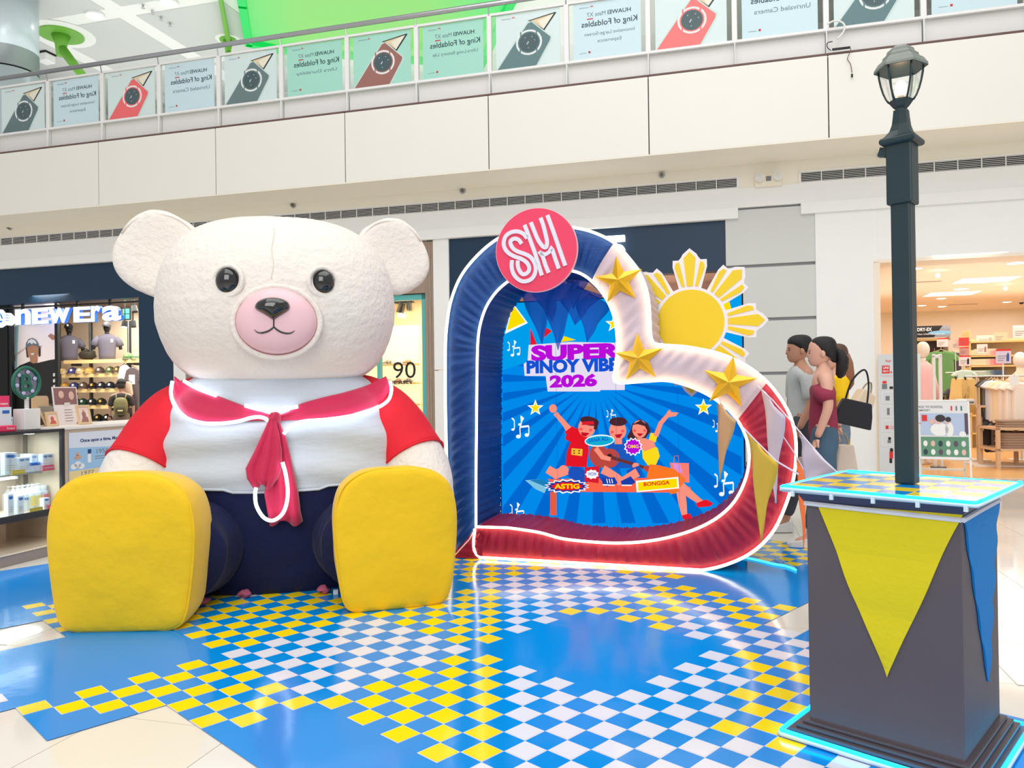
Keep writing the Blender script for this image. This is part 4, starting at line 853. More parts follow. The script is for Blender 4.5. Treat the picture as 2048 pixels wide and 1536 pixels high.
    burst(1135, 972, 46, 15, 16, 'white', (255, 255, 255)); burst(1135, 972, 42, 12, 16, 'navy', (20, 50, 150)); burst(1135, 972, 34, 9, 12, 'red', (236, 26, 40)); T('ASTIG', 1110, 1160, 977, 967, 'yellow', (255, 226, 0), .04)
    poly('white', (255, 255, 255), [(1272, 961), (1357, 953), (1359, 976), (1274, 984)]); poly('yellow', (255, 222, 20), [(1276, 964), (1354, 956), (1355, 974), (1277, 981)]); T('BONGGA', 1288, 1340, 972, 964, 'red', (226, 26, 40), .03, tilt=4)
    b.build('screen_picture', None, t)
    # faint cabinet seams
    s = MB()
    for k in range(1, 4): s.bb(x0+k*(x1-x0)/4-.001, x0+k*(x1-x0)/4+.001, lay[0]-.0004, lay[0]-.0002, .04, zt)
    s.build('cabinet_seam', sm('seam', (0, 110, 200), .6), t)
screen()
def sun_board():
    Y = .64; cx, cz = H.q(1381, 645, Y); k = 5.95/FPX
    t = thing('sun_board', 'yellow cut-out sun with white edged rays behind the heart', 'sun board', H.w(cx, Y, cz), H.rz)
    my = mat('sun_yellow_print', (238, 206, 22), .45, var=.02); mw = mat('board_white_edge', (238, 234, 240), .5)
    r = 67*k
    MB().cyl((0, .02, 0), (0, -.005, 0), r*1.09, r*1.09, 56).build('sun_disc_border', mw, t); MB().cyl((0, 0, 0), (0, -.008, 0), r, r, 56).build('sun_disc', my, t)
    def ray(an, L, w0=1):
        ca, sa = cos(an), sin(an); P = lambda u, v: (u*ca-v*sa, u*sa+v*ca)
        g = lambda L_: [P(a*k, b*k) for a, b in L_]
        MB().prism(g([(62, -20), (114, -40*.86), (128, -34), (128, -22), (134, -17), (140, -14), (152, 0), (140, 14), (134, 17), (128, 22), (128, 34), (114, 40*.86), (62, 20)]), -.001, .018).build('ray_border', mw, t)
        b = MB(); b.prism(g([(74, -6), (132, -12), (145, 0), (132, 12), (74, 6)]), -.006, 0); b.prism(g([(73, -16), (112, -30), (122, -28), (124, -21), (74, -10)]), -.006, 0); b.prism(g([(73, 16), (112, 30), (122, 28), (124, 21), (74, 10)]), -.006, 0)
        b.build('ray_face', my, t)
    for a in range(8): ray(pi/4*a, 1)
    MB().bb(-.35, .05, .02, .04, -.30, -.22).build('support_bracket', M_dark, t)
sun_board()
def pennants():
    def flag(root, name, m, pts, yy, rip=.01, lab=None):
        # hanging cloth: top edge pts[0]-pts[1], tip pts[2]
        a, b_, c = [V((p[0], 0, p[1])) for p in pts]; vs = []; fs = []; N, K = 18, 6
        for i in range(N+1):
            u = i/N; l = a.lerp(c, u); r = b_.lerp(c, u); e = .10*(b_-a).length*sin(u*9+len(name))*u*(1-u)
            for j in range(K+1):
                v = j/K; p = l.lerp(r, v); vs.append((p.x+e, yy+rip*sin(v*7+u*6)*(1-u*.4), p.z))
        for i in range(N):
            for j in range(K): q = i*(K+1)+j; fs.append((q, q+1, q+K+2, q+K+1))
        o = MB().add(vs, fs).build(name, m, root, smooth=True, mods=[('SOLIDIFY', dict(thickness=.002))])
        if lab: o['label'] = lab
    mb_ = mat('blue_pennant_cloth', (0, 104, 240), .6, alpha=.6); mw = mat('white_pennant_cloth', (226, 220, 240), .7, alpha=.97); my = mat('yellow_pennant_cloth', (244, 206, 60), .7); mo = mat('orange_pennant_cloth', (255, 130, 70), .7); mt = mat('tan_pennant_cloth', (240, 196, 130), .7)
    t = thing('bunting', 'blue triangular pennants hanging inside the top of the arch', 'bunting', H.w(0, .52), H.rz); q = lambda x, y: H.q(x, y, .52)
    for P in ([(1030, 560), (1112, 566), (1084, 688)], [(1072, 560), (1160, 562), (1116, 700)], [(1040, 552), (1128, 552), (1105, 645)], [(1130, 556), (1178, 560), (1146, 618)], [(1140, 560), (1222, 612), (1174, 684)], [(1095, 555), (1205, 590), (1150, 650)]):
        flag(t, 'pennant', mb_, [q(*p) for p in P], 0, .012)
    P = spline([(x, 0, z) for x, z in [q(1020, 566), q(1070, 556), q(1130, 553), q(1180, 566), q(1225, 614)]], 5); MB().tube(P, .004, 6).build('cord', mb_, t)
    # cords running from the right lobe to the pedestal
    A = H.w(*[H.q(1515, 772, -.06)[0], -.06, H.q(1515, 772, -.06)[1]]); B_ = V((1.62, 3.25, .93)); AB = Frame(A.x, A.y, math.atan2(B_.y-A.y, B_.x-A.x)); q = lambda x, y: AB.q(x, y, 0)
    t = thing('bunting', 'white pennant string from the heart\'s right lobe down to the pedestal', 'bunting', (A.x, A.y, 0), AB.rz)
    L = [(1515, 772), (1545, 800), (1578, 838), (1613, 880), (1648, 920), (1680, 950)]; MB().tube([(x, 0, z) for x, z in [q(*p) for p in L]], .004, 6).build('cord', mw, t)
    flag(t, 'pennant', mw, [q(1523, 776), q(1570, 832), q(1553, 1006)], -.004, .01); flag(t, 'pennant', mw, [q(1600, 868), q(1676, 945), q(1614, 962)], -.004, .008)
    A2 = H.w(*[H.q(1440, 800, -.06)[0], -.06, H.q(1440, 800, -.06)[1]]); B2 = V((1.16, 3.08, .93)); AB2 = Frame(A2.x, A2.y, math.atan2(B2.y-A2.y, B2.x-A2.x)); q2 = lambda x, y: AB2.q(x, y, 0)
    t = thing('bunting', 'pennant string with tan, yellow and orange flags across the red cloth', 'bunting', (A2.x, A2.y, 0), AB2.rz)
    L = [(1434, 796), (1470, 838), (1510, 880), (1552, 922), (1596, 948)]; MB().tube([(x, 0, z) for x, z in [q2(*p) for p in L]], .004, 6).build('cord', mw, t)
    flag(t, 'pennant', mt, [q2(1434, 797), q2(1472, 842), q2(1441, 958)], -.004, .006, 'tan pennant'); flag(t, 'pennant', my, [q2(1496, 866), q2(1556, 926), q2(1525, 1082)], -.004, .008, 'yellow pennant')
    X = Frame(1.28, 3.35, R(-30)); 
    t = thing('bunting', 'narrow orange pennant hanging at the pedestal\'s left corner', 'bunting', (1.9, 5.0, 0), 0)
    F2 = Frame(1.9, 5.0, 0); q3 = lambda x, y: F2.q(x, y, 0)
    MB().tube([(x, 0, z) for x, z in [q3(1552, 852), q3(1588, 905), q3(1620, 962), q3(1650, 990)]], .004, 6).build('cord', mw, t); flag(t, 'pennant', mo, [q3(1592, 915), q3(1616, 958), q3(1607, 1097)], 0, .006)
pennants()

def floor_rope():
    t = thing('floor_light_strip', 'cyan lit plastic strip lying on the floor between arch and pedestal', 'light strip', (0, 0, 0))
    P_ = [fl(x, y, .012) for x, y in ((1486, 1114), (1515, 1120), (1548, 1128), (1572, 1132), (1592, 1140))]
    MB().tube(spline(P_, 5), [.008]*21, 8).build('lit_tube', mat('cyan_floor_light', (70, 214, 255), .4, emit=1.6), t, smooth=True)
    Q = [fl(x, y, .02) for x, y in ((1548, 1112), (1566, 1122), (1590, 1136))]; MB().tube(spline(Q, 5), .005, 6).build('plastic_fold', mat('pale_cyan_plastic', (170, 226, 244), .2, alpha=.7), t, smooth=True)
floor_rope()
# ================================================================== the giant seated bear
B = Frame(-1.60, 5.35, R(13))
HEAD = [(1.345, .30, .22), (1.36, .44, .32), (1.38, .53, .40), (1.42, .60, .46), (1.48, .665, .52), (1.56, .715, .58), (1.65, .752, .63), (1.76, .782, .66), (1.86, .788, .67), (1.98, .78, .66), (2.1, .755, .63), (2.2, .71, .585), (2.28, .655, .53), (2.35, .585, .46), (2.405, .50, .38), (2.44, .41, .30), (2.462, .30, .22), (2.475, .16, .12), (2.478, .03, .02)]
TORSO = [(0.0, .70, .40), (.12, .78, .44), (.3, .84, .47), (.5, .87, .495), (.66, .875, .505), (.85, .85, .50), (1.0, .81, .49), (1.15, .755, .46), (1.27, .69, .425), (1.36, .61, .385), (1.44, .48, .32)]
def surf(tab, x, z, e):
    rx, ry = interp(tab, z); k = min(.999, abs(x/rx)); return -ry*(1-k**(2/e))**(e/2)
def furry(b, amp=.006, f=9):
    out = []
    for v in b.v:
        p = V(v); n = noise.noise(p*f)*.6+noise.noise(p*f*2.7)*.4; out.append((v[0]*(1+amp*n), v[1]*(1+amp*n), v[2]+amp*.6*n))
    b.v = out; return b
def bear():
    t = thing('giant_bear', 'giant white plush bear sitting in white shirt with red sleeves and yellow shoes', 'bear', B.w(0, 0), B.rz)
    fur = mat('white_plush_fur', (237, 231, 224), .9, bump=.7, bs=26, bdist=.02, var=.03, vs=6, sheen=.2)
    shirt = mat('white_stretch_shirt', (204, 214, 226), .8, bump=.45, bs=3.2, bdist=.04, stretch=(.7, 1, 2.6), sheen=.2)
    red = mat('red_sleeve_cloth', (226, 26, 48), .75, bump=.4, bs=4, bdist=.03, var=.04)
    navy = mat('navy_velvet_trousers', (0, 16, 66), .8, bump=.6, bs=7, bdist=.03, var=.5, vs=4, sheen=.06)
    yel = mat('yellow_shoe_cloth', (246, 200, 6), .7, bump=.6, bs=3, bdist=.06, var=.04, vs=2, sheen=.2)
    blk = mat('glossy_black_dome', (10, 14, 18), .08, coat=1)
    # head
    tab = HEAD; zs = []
    for a, b_ in zip(tab, tab[1:]):
        n = max(1, int((b_[0]-a[0])/.025)); zs += [a[0]+(b_[0]-a[0])*k/n for k in range(n)]
    zs.append(tab[-1][0])
    def ring(z, tb, e, n=72, dy=0):
        rx, ry = interp(tb, z); return se(n, rx, ry, e, 0, dy, z)
    hb = furry(MB().loft([ring(z, tab, .86) for z in zs]), .007, 7)
    # soft seam down the forehead
    hb.v = [(x, y+(.004*math.exp(-(x/.02)**2) if y < 0 and z > 1.98 else 0), z) for x, y, z in hb.v]
    h = hb.build('head', fur, t, smooth=True, mods=SUB(1))
    MB().tube([(.002+.006*sin(z*31), surf(HEAD, .002, z, .86)-.002, z) for z in [1.985+k*.0165 for k in range(22)]], .0018, 5).build('forehead_seam', mat('fur_seam', (224, 216, 206), .9), h, smooth=True)
    # ears
    for s, (cx, cz, rx, rz, an) in zip((-1, 1), ((-.785, 2.245, .285, .285, .5), (.79, 2.27, .245, .275, -.5))):
        M = Matrix.Rotation(an, 3, 'Y'); e = MB().sph((0, 0, 0), rx, .105, rz, 40, 26, .82)
        e.v = [(v[0], v[1]+(.07*(1-(v[0]/rx)**2-(v[2]/rz)**2) if v[1] < 0 else 0), v[2]) for v in e.v]
        e = furry(e, .02, 9); e.v = [tuple(M @ V(v)+V((cx, .12, cz))) for v in e.v]; o = e.build('ear', fur, t, smooth=True, mods=SUB(1))
        MB().tube([tuple(M @ V((rx*.93*cos(a), -.045, rz*.93*sin(a)))+V((cx, .12, cz))) for a in [pi*k/16 for k in range(-3+(3 if s > 0 else 3), 17)]], .006, 6).build('ear_seam', MATS['fur_seam'], o, smooth=True)
    # muzzle
    Y0 = -.70; mc = B.q(552, 642, -.72); mrx = (B.q(635, 642, -.72)[0]-B.q(470, 642, -.72)[0])/2; mrz = (B.q(552, 575, -.72)[1]-B.q(552, 709, -.72)[1])/2
    mz = MB(); rings = []
    for j in range(15):
        a = (pi/2)*j/14; k = cos(a)**.9; rings.append([(mc[0]+mrx*k*cos(q), -.645-.125*sin(a)**.8, mc[1]+mrz*k*(sin(q) if sin(q) > 0 else sin(q)*.98)) for q in [2*pi*i/48 for i in range(48)]])
    rings[-1] = [(mc[0]+.001*cos(2*pi*i/48), -.77, mc[1]+.001*sin(2*pi*i/48)) for i in range(48)]
    muz = mz.loft(rings).build('muzzle', mat('pale_pink_shell', (238, 196, 204), .38, coat=.2), t, smooth=True)
    MB().tube([(mc[0]+mrx*1.07*cos(a), -.648, mc[1]+mrz*1.08*sin(a)) for a in [2*pi*i/60 for i in range(60)]], .02, 8, True).build('muzzle_fur_rim', fur, t, smooth=True)
    MB().tube([(mc[0]+mrx*1.0*cos(a), -.655, mc[1]+mrz*1.0*sin(a)) for a in [2*pi*i/60 for i in range(60)]], .0035, 6, True).build('muzzle_edge', mat('dusty_pink_edge', (200, 120, 120), .7), t, smooth=True)
    def my(x, z): k = min(.99, math.hypot((x-mc[0])/mrx, (z-mc[1])/mrz)); return -.645-.125*(max(0, 1-k**(2/.9)))**.4
    # nose: rounded triangle
    NP = [(508, 612), (514, 602), (528, 595), (546, 593), (564, 596), (576, 603), (580, 613), (577, 620), (565, 629), (549, 639.5), (546, 640.5), (543, 639), (528, 629), (512, 619)]
    P = [B.q(x, y, -.78) for x, y in NP]; P = [(p.x, p.y) for p in spline([(a, b_, 0) for a, b_ in P], 4, True)]; cx = sum(p[0] for p in P)/len(P); cz = sum(p[1] for p in P)/len(P)+.006
    rings = []
    for j in range(9):
        a = (pi/2)*j/8; k = cos(a)**.7 if j < 8 else .01; rings.append([(cx+(x-cx)*k, -.745-.075*sin(a), cz+(z-cz)*k) for x, z in P])
    MB().loft(rings).build('nose', blk, muz, smooth=True)
    def line(L, r):
        pts = [B.q(x, y, -.77) for x, y in L]; pts = spline([(x, 0, z) for x, z in pts], 6); pts = [(p.x, my(p.x, p.z)-.001, p.z) for p in pts]; n = len(pts)
        MB().tube(pts, [r*(1 if len(L) < 3 else .35+.65*sin(pi*min(1, .08+(n-k)/n))**.6) for k in range(n)], 6).build('mouth_line', blk, muz, smooth=True)
    line([(547.4, 638), (547.4, 656)], .0045); line([(508, 659), (514, 664), (523, 665.5), (534, 663), (543, 658), (547.5, 653)], .006); line([(589, 661), (582, 665.5), (573, 666.5), (562, 664), (552, 658), (547.5, 653)], .006)
    # eyes
    for (px, py, rx, rz) in ((457.5, 563, 24, 26), (645.5, 565, 23.5, 25)):
        x, z = B.q(px, py, -.60); k = 4.85/FPX; y = surf(HEAD, x, z, .86)+.02
        M = Matrix.Rotation(math.atan2(-x, .75)*.5, 3, 'Z'); M = Matrix.Rotation(.5*x, 3, 'Z')
        MB().sph((x, y, z), rx*k, .055, rz*k, 28, 16).build('eye', blk, t, smooth=True)
        MB().tube([(x+rx*k*1.13*cos(a), y-.017+.035*cos(a)*(1 if x > 0 else -1), z+rz*k*1.13*sin(a)) for a in [2*pi*i/36 for i in range(36)]], .0135, 8, True).build('eye_fur_rim', fur, t, smooth=True)
    # torso: trousers below, shirt above
    def tor(z0, z1, off, n=24, e=.9): return [se(96, interp(TORSO, z)[0]+off, interp(TORSO, z)[1]+off, e, 0, 0, z) for z in [z0+(z1-z0)*k/n for k in range(n+1)]]
    b = MB().loft(tor(0.004, .72, -.012)); b.build('trousers_seat', navy, t, smooth=True)
    b = MB().loft(tor(.675, 1.44, .006, 40)); out = []
    for x, y, z in b.v:
        if z < .9: k = (.9-z)/.26; z = z - k*.0 + .035*k*(x/.8)**2 - (.02*k if abs(x) < .3 else 0)
        w_ = .02*sin(z*24+abs(x)*5.0+2*noise.noise(V((x*1.4, y, z*2))))*(1-min(1, abs(z-.85)/.5)); out.append((x, y-(w_ if y < 0 else 0), z))
    b.v = out; b.build('shirt', shirt, t, smooth=True, mods=SUB(1))
    MB().tube([(x, y-.004, z+.012) for x, y, z in b.v[:96]], .009, 6, True).build('shirt_hem', shirt, t, smooth=True)
    # arms
    for s in (-1, 1):
        A = [(.42, .1, 1.26, .15), (.55, .06, 1.22, .20), (.68, .0, 1.12, .245), (.79, -.05, 1.0, .25), (.865, -.1, .88, .248), (.925, -.16, .78, .245), (.955, -.24, .66, .24), (.965, -.34, .52, .23), (.96, -.44, .40, .21), (.93, -.50, .33, .15), (.93, -.53, .30, .05)]
        kx_ = .925 if s < 0 else .965; sp = spline([V((s*a[0]*kx_, a[1], a[2])) for a in A], 5); rr = [p.x for p in spline([V((a[3], 0, 0)) for a in A], 5)]
        k = 22; cut = 25
        o = furry(MB().tube(sp[cut-3:], [r*.965 for r in rr[cut-3:]], 28), .012, 9); o.build('forearm', fur, t, smooth=True)
        MB().tube(sp[:cut], rr[:cut], 32).build('sleeve', red, t, smooth=True)
        e = sp[cut-1]; d = (sp[cut]-sp[cut-2]).normalized(); a_ = d.orthogonal().normalized(); b2 = d.cross(a_)
        MB().tube([e+(a_*cos(q)+b2*sin(q))*rr[cut-1]*1.0 for q in [2*pi*i/40 for i in range(40)]], .008, 6, True).build('sleeve_hem', red, t, smooth=True)
    # legs and shoes
    for s, cx0, cx1 in ((-1, -.46, -.60), (1, .48, .60)):
        rings = []
        for k in range(15):
            u = k/14; y = -.12-.62*u; cx = cx0+(cx1-cx0)*u; r = .335-.02*u+.012*sin(u*14); rings.append([(cx+r*cos(q)*(1+.02*sin(5*q+k)), y, .335+(.325-.03*u)*sin(q) if True else 0) for q in [2*pi*i/36 for i in range(36)]])
        b = MB().loft(rings); b.v = [(x+.012*noise.noise(V((x, y, z))*6), y, max(.004, z+.012*noise.noise(V((x, y, z))*5))) for x, y, z in b.v]; b.build('trouser_leg', navy, t, smooth=True)
    OUTL = [(0, .862), (.12, .858), (.22, .83), (.30, .765), (.34, .67), (.355, .55), (.352, .42), (.342, .3), (.328, .18), (.312, .09), (.28, .03), (.2, .006), (0, .004)]
    half = [(p.x, p.y) for p in spline([(a, b_, 0) for a, b_ in OUTL], 4)]
    full = half+[(-x, z) for x, z in half[::-1][1:-1]]
    for s, cx, cy, rz_, sw, sh, lab in ((-1, -.785, -.99, R(-12), 1.10, 1.0, None), (1, .715, -.955, R(6), 1.01, .965, None)):
        M = Matrix.Rotation(rz_, 3, 'Z'); cz = .42; rings = []
        for (y, k) in ((.42, .80), (.40, .90), (.30, .965), (.18, 1.0), (.06, 1.012), (.025, 1.01), (.012, 1.002), (.004, .99), (-.004, .965), (-.010, .9), (-.016, .7), (-.022, .4), (-.024, .02)):
            rings.append([tuple(M @ V((x*sw*k, y, 0))+V((cx, cy, max(.003, (cz+(z-cz)*k)*sh)))) for x, z in full])
        b = MB().loft(rings); b.v = [(x+.008*noise.noise(V((x, y, z))*5), y+.012*noise.noise(V((x*2, y, z*2))), z+.006*noise.noise(V((x, y, z))*6) if z > .02 else z) for x, y, z in b.v]
        sh_ = b.build('shoe', yel, t, smooth=True)
        MB().tube([tuple(M @ V((x*sw*1.008, .018, 0))+V((cx, cy, max(.006, z*sh*1.003)))) for x, z in full], .0065, 6, True).build('shoe_piping', yel, sh_, smooth=True)
    # pink lining scraps peeping out under the trousers
    for x, y in ((-.44, -.55), (.28, -.47), (-.2, -.44)):
        b = MB().sph((x, y, .03), .045, .04, .022, 12, 8); b.v = [tuple(V(v)+V((.02, .02, .015))*noise.noise(V(v)*30)) for v in b.v]; b.build('pink_lining', mat('pink_lining_cloth', (190, 96, 128), .8, bump=.4, bs=30), t, smooth=True)
    MB().bb(.34, .37, -.52, -.49, .004, .03).build('white_plug', M_white, t)
    # scarf
    sc = mat('crimson_scarf_cloth', (208, 34, 84), .65, bump=.35, bs=10, var=.1, vs=4, sheen=.3)
    def S(px, py, off=.03, e=.9):
        y = -.4
        for _ in range(10):
            x, z = B.q(px, py, y); y = surf(TORSO, x, min(1.43, z), e)-off; k = min(1, max(0, (abs(x)-.42)/.14)); y = min(y, y*(1-k)+k*(-.20-off))
        return V((x, y, z))
    def strip(root, name, top, bot, off, fold=.014, nf=9, K=10):
        a = spline([V((x, y, 0)) for x, y in top], 6); b_ = spline([V((x, y, 0)) for x, y in bot], 6); n = len(a); vs = []; fs = []
        for i in range(n):
            j = i*(len(b_)-1)/(n-1); p1 = b_[int(j)].lerp(b_[min(len(b_)-1, int(j)+1)], j-int(j))
            for k in range(K+1):
                u = k/K; p = a[i].lerp(p1, u); q = S(p.x, p.y, off+fold*(.5+.5*sin(u*nf+i*.07))*sin(pi*u)**.4+.0); vs.append(q)
        for i in range(n-1):
            for k in range(K): q = i*(K+1)+k; fs.append((q, q+1, q+K+2, q+K+1))
        return MB().add(vs, fs).build(name, sc, root, smooth=True, mods=[('SOLIDIFY', dict(thickness=.006))])
    knot = S(549, 836, .05)
    sf = furry(MB().sph(knot, .04, .035, .045, 14, 10), .05, 20).build('scarf', sc, t, smooth=True)
    strip(sf, 'scarf_band', [(349, 752), (372, 768), (410, 782), (450, 797), (490, 812), (530, 826), (549, 832)], [(346, 768), (350, 800), (366, 826), (400, 845), (450, 848), (500, 842), (549, 842)], .025)
    strip(sf, 'scarf_band', [(549, 832), (575, 824), (600, 808), (640, 796), (690, 784), (735, 770), (772, 752)], [(549, 842), (585, 841), (620, 840), (670, 836), (720, 822), (760, 806), (782, 776)], .025)
    def tail(P0, name='scarf_tail'):
        rows, off = P0; vs = []; fs = []; K = 14
        for i, (y, xa, xb) in enumerate(rows):
            for k in range(K+1):
                u = k/K; x = xa+(xb-xa)*u; yy = y+(6*sin(u*9+1) if i == len(rows)-1 else 0); q = S(x, yy, .03); zz = q.z; base = min(q.y, -.52) if zz < .7 else q.y; vs.append(V((q.x, base-off-.016*sin(u*16+i*.15)*(min(1, i*.35)), zz)))
        n = len(rows)
        for i in range(n-1):
            for k in range(K): q = i*(K+1)+k; fs.append((q, q+1, q+K+2, q+K+1))
        MB().add(vs, fs).build(name, sc, sf, smooth=True, mods=[('SOLIDIFY', dict(thickness=.005))])
    tail(([(840, 544, 556), (870, 540, 570), (910, 532, 580), (950, 536, 588), (985, 530, 596), (1020, 536, 600), (1045, 541, 605)], .02)); tail(([(838, 540, 552), (865, 528, 558), (900, 512, 564), (935, 494, 563), (955, 497, 556), (972, 512, 545)], .05))
    # white light rope along the scarf
    nm = mat('cool_white_light_rope', (232, 242, 255), .4, emit=4)
    def rope(L, off=.05, f=None):
        P = spline([S(x, y, off) for x, y in L], 6)
        if f: P = [V((p.x, f, p.z)) for p in P]
        MB().tube(P, .011, 8).build('light_rope', nm, sf, smooth=True)
    rope([(345, 762), (342, 786), (350, 812), (372, 835), (405, 846), (440, 847), (475, 843), (505, 835), (525, 835), (537, 842)]); rope([(780, 762), (783, 780), (775, 802), (745, 820), (700, 832), (650, 839), (610, 842), (585, 850), (567, 868)], .06)
    rope([(368, 762), (395, 777), (432, 791)], .045); rope([(490, 811), (520, 819), (545, 820), (575, 817), (596, 813)], .045); rope([(567, 922), (573, 945), (577, 975), (575, 1002), (566, 1024), (548, 1036), (530, 1030), (516, 1008), (513, 985), (515, 972)], .03, -.62)
bear()
# ================================================================== lamp pedestal at the right
P = Frame(1.436, 2.869, R(-43.5))
def pedestal():
    t = thing('pedestal', 'tall charcoal pedestal with checkered top, cyan light rope and hanging pennants', 'pedestal', P.w(0, 0), P.rz); t.scale = (1, 1, 1.022)
    mc = mat('charcoal_board', (96, 86, 90), .55, var=.12, vs=2.5, bump=.1, bs=60); md = mat('dark_moulding', (84, 78, 86), .45)
    cy = mat('cyan_light_rope', (30, 205, 255), .4, emit=7, ecol=(10, 196, 255)); tube = mat('white_rope_jacket', (214, 236, 244), .4)
    HX, HY = .254, .245
    MB().bb(-HX, HX, -HY, HY, .05, .845).build('body', mc, t, mods=BEV(.003, 2))
    for a, b_, z0, z1 in ((.074, .074, .005, .022), (.056, .056, .022, .036), (.038, .038, .036, .050), (.02, .02, .050, .062)): MB().bb(-HX-a, HX+a, -HY-b_, HY+b_, z0, z1).build('base_moulding', md, t, mods=BEV(.004, 2))
    MB().loft([[(x*(HX+k), y*(HY+k), z) for x, y in ((-1, -1), (1, -1), (1, 1), (-1, 1))] for k, z in ((.001, .838), (.008, .85), (.02, .87), (.03, .884))]).build('cornice', mat('blue_grey_moulding', (66, 70, 96), .45), t)
    e = .066; X, Y = HX+e, HY+e
    MB().bb(-X, X, -Y, Y, .884, .905).build('top_board', mat('pale_board_edge', (206, 220, 230), .5), t, mods=BEV(.003, 1))
    b = MB().use(MATS['yellow_gloss_vinyl']).use(MATS['blue_gloss_vinyl']).use(M_white); N = 6; b.bb(-X+.012, X-.012, -Y+.012, Y-.012, .905, .9055)
    for i in range(N):
        for j in range(N):
            b.use(MATS['yellow_gloss_vinyl'] if (i+j) % 2 == 0 else MATS['blue_gloss_vinyl']); w_ = (2*X-.03)/N; h_ = (2*Y-.03)/N
            b.bb(-X+.015+i*w_+.001, -X+.015+(i+1)*w_-.001, -Y+.015+j*h_+.001, -Y+.015+(j+1)*h_-.001, .9055, .906)
    b.build('checkered_top', None, t)
    def loop(x, y, z, r, m, nm):
        c = .02; L = []
        for sx, sy, a0 in ((1, -1, -90), (1, 1, 0), (-1, 1, 90), (-1, -1, 180)):
            L += [(sx*(x-c)+c*cos(R(a0+q*22.5)), sy*(y-c)+c*sin(R(a0+q*22.5)), z+.003*sin(q+a0)) for q in range(5)]
        MB().tube(L, r, 8, True).build(nm, m, t, smooth=True)
    loop(X+.004, Y+.004, .903, .0062, cy, 'light_rope'); loop(X+.006, Y+.006, .894, .006, tube, 'rope_jacket')
    loop(HX+.082, HY+.082, .026, .0062, cy, 'light_rope'); loop(HX+.086, HY+.086, .012, .0075, tube, 'rope_jacket')
    for k in range(5): MB().bb(-.28+k*.14, -.268+k*.14, -Y-.012, -Y-.002, .872, .892).build('rope_clip', tube, t)
    mt = mat('white_fabric_tape', (232, 230, 232), .7)
    MB().tube([(-HX-.004, -HY-.008, .842), (0, -HY-.010, .838), (HX+.002, -HY-.008, .834)], .009, 6).build('pennant_tape', mt, t); MB().tube([(HX+.008, -HY-.002, .834), (HX+.009, 0, .84), (HX+.008, HY+.002, .842)], .009, 6).build('pennant_tape', mt, t)
    my = mat('yellow_felt_pennant', (232, 212, 22), .75, var=.05, vs=3, bump=.2, bs=60); mbl = mat('blue_felt_pennant', (0, 132, 204), .75, var=.05, vs=3, bump=.2, bs=60)
    q = lambda x, y: P.q(x, y, -HY-.006)
    A, B_, C = q(1630, 1009), q(1926, 1037), q(1773, 1358); n = 20; L, Rr = [], []
    for k in range(n+1):
        u = k/n; L.append((A[0]+(C[0]-A[0])*u+.004*sin(u*9), A[1]+(C[1]-A[1])*u)); Rr.append((B_[0]+(C[0]-B_[0])*u+.004*sin(u*11+2)*(1-u), B_[1]+(C[1]-B_[1])*u))
    rings = [[(a[0], -HY-.004-.006*abs(sin(k*.5)), a[1]), (b2[0], -HY-.004-.006*abs(sin(k*.4+1)), b2[1]), (b2[0], -HY-.002, b2[1]), (a[0], -HY-.002, a[1])] for k, (a, b2) in enumerate(zip(L, Rr))]
    o = MB().loft(rings).build('pennant', my, t); o['label'] = 'yellow pennant'
    rings = []
    for k in range(31):
        u = k/30; z = .838-.60*u; ya = -HY+.016+(.04+HY)*u+.006*sin(u*26)*(1-u*.5); yb = HY+.004-(HY-.065)*u**.9+.010*sin(u*30+1)*(1-u); rings.append([(HX+.004+.005*abs(sin(u*13)), ya, z), (HX+.005+.005*abs(sin(u*15+1)), yb, z), (HX+.002, yb, z), (HX+.002, ya, z)])
    o = MB().loft(rings).build('pennant', mbl, t); o['label'] = 'blue pennant'
pedestal()
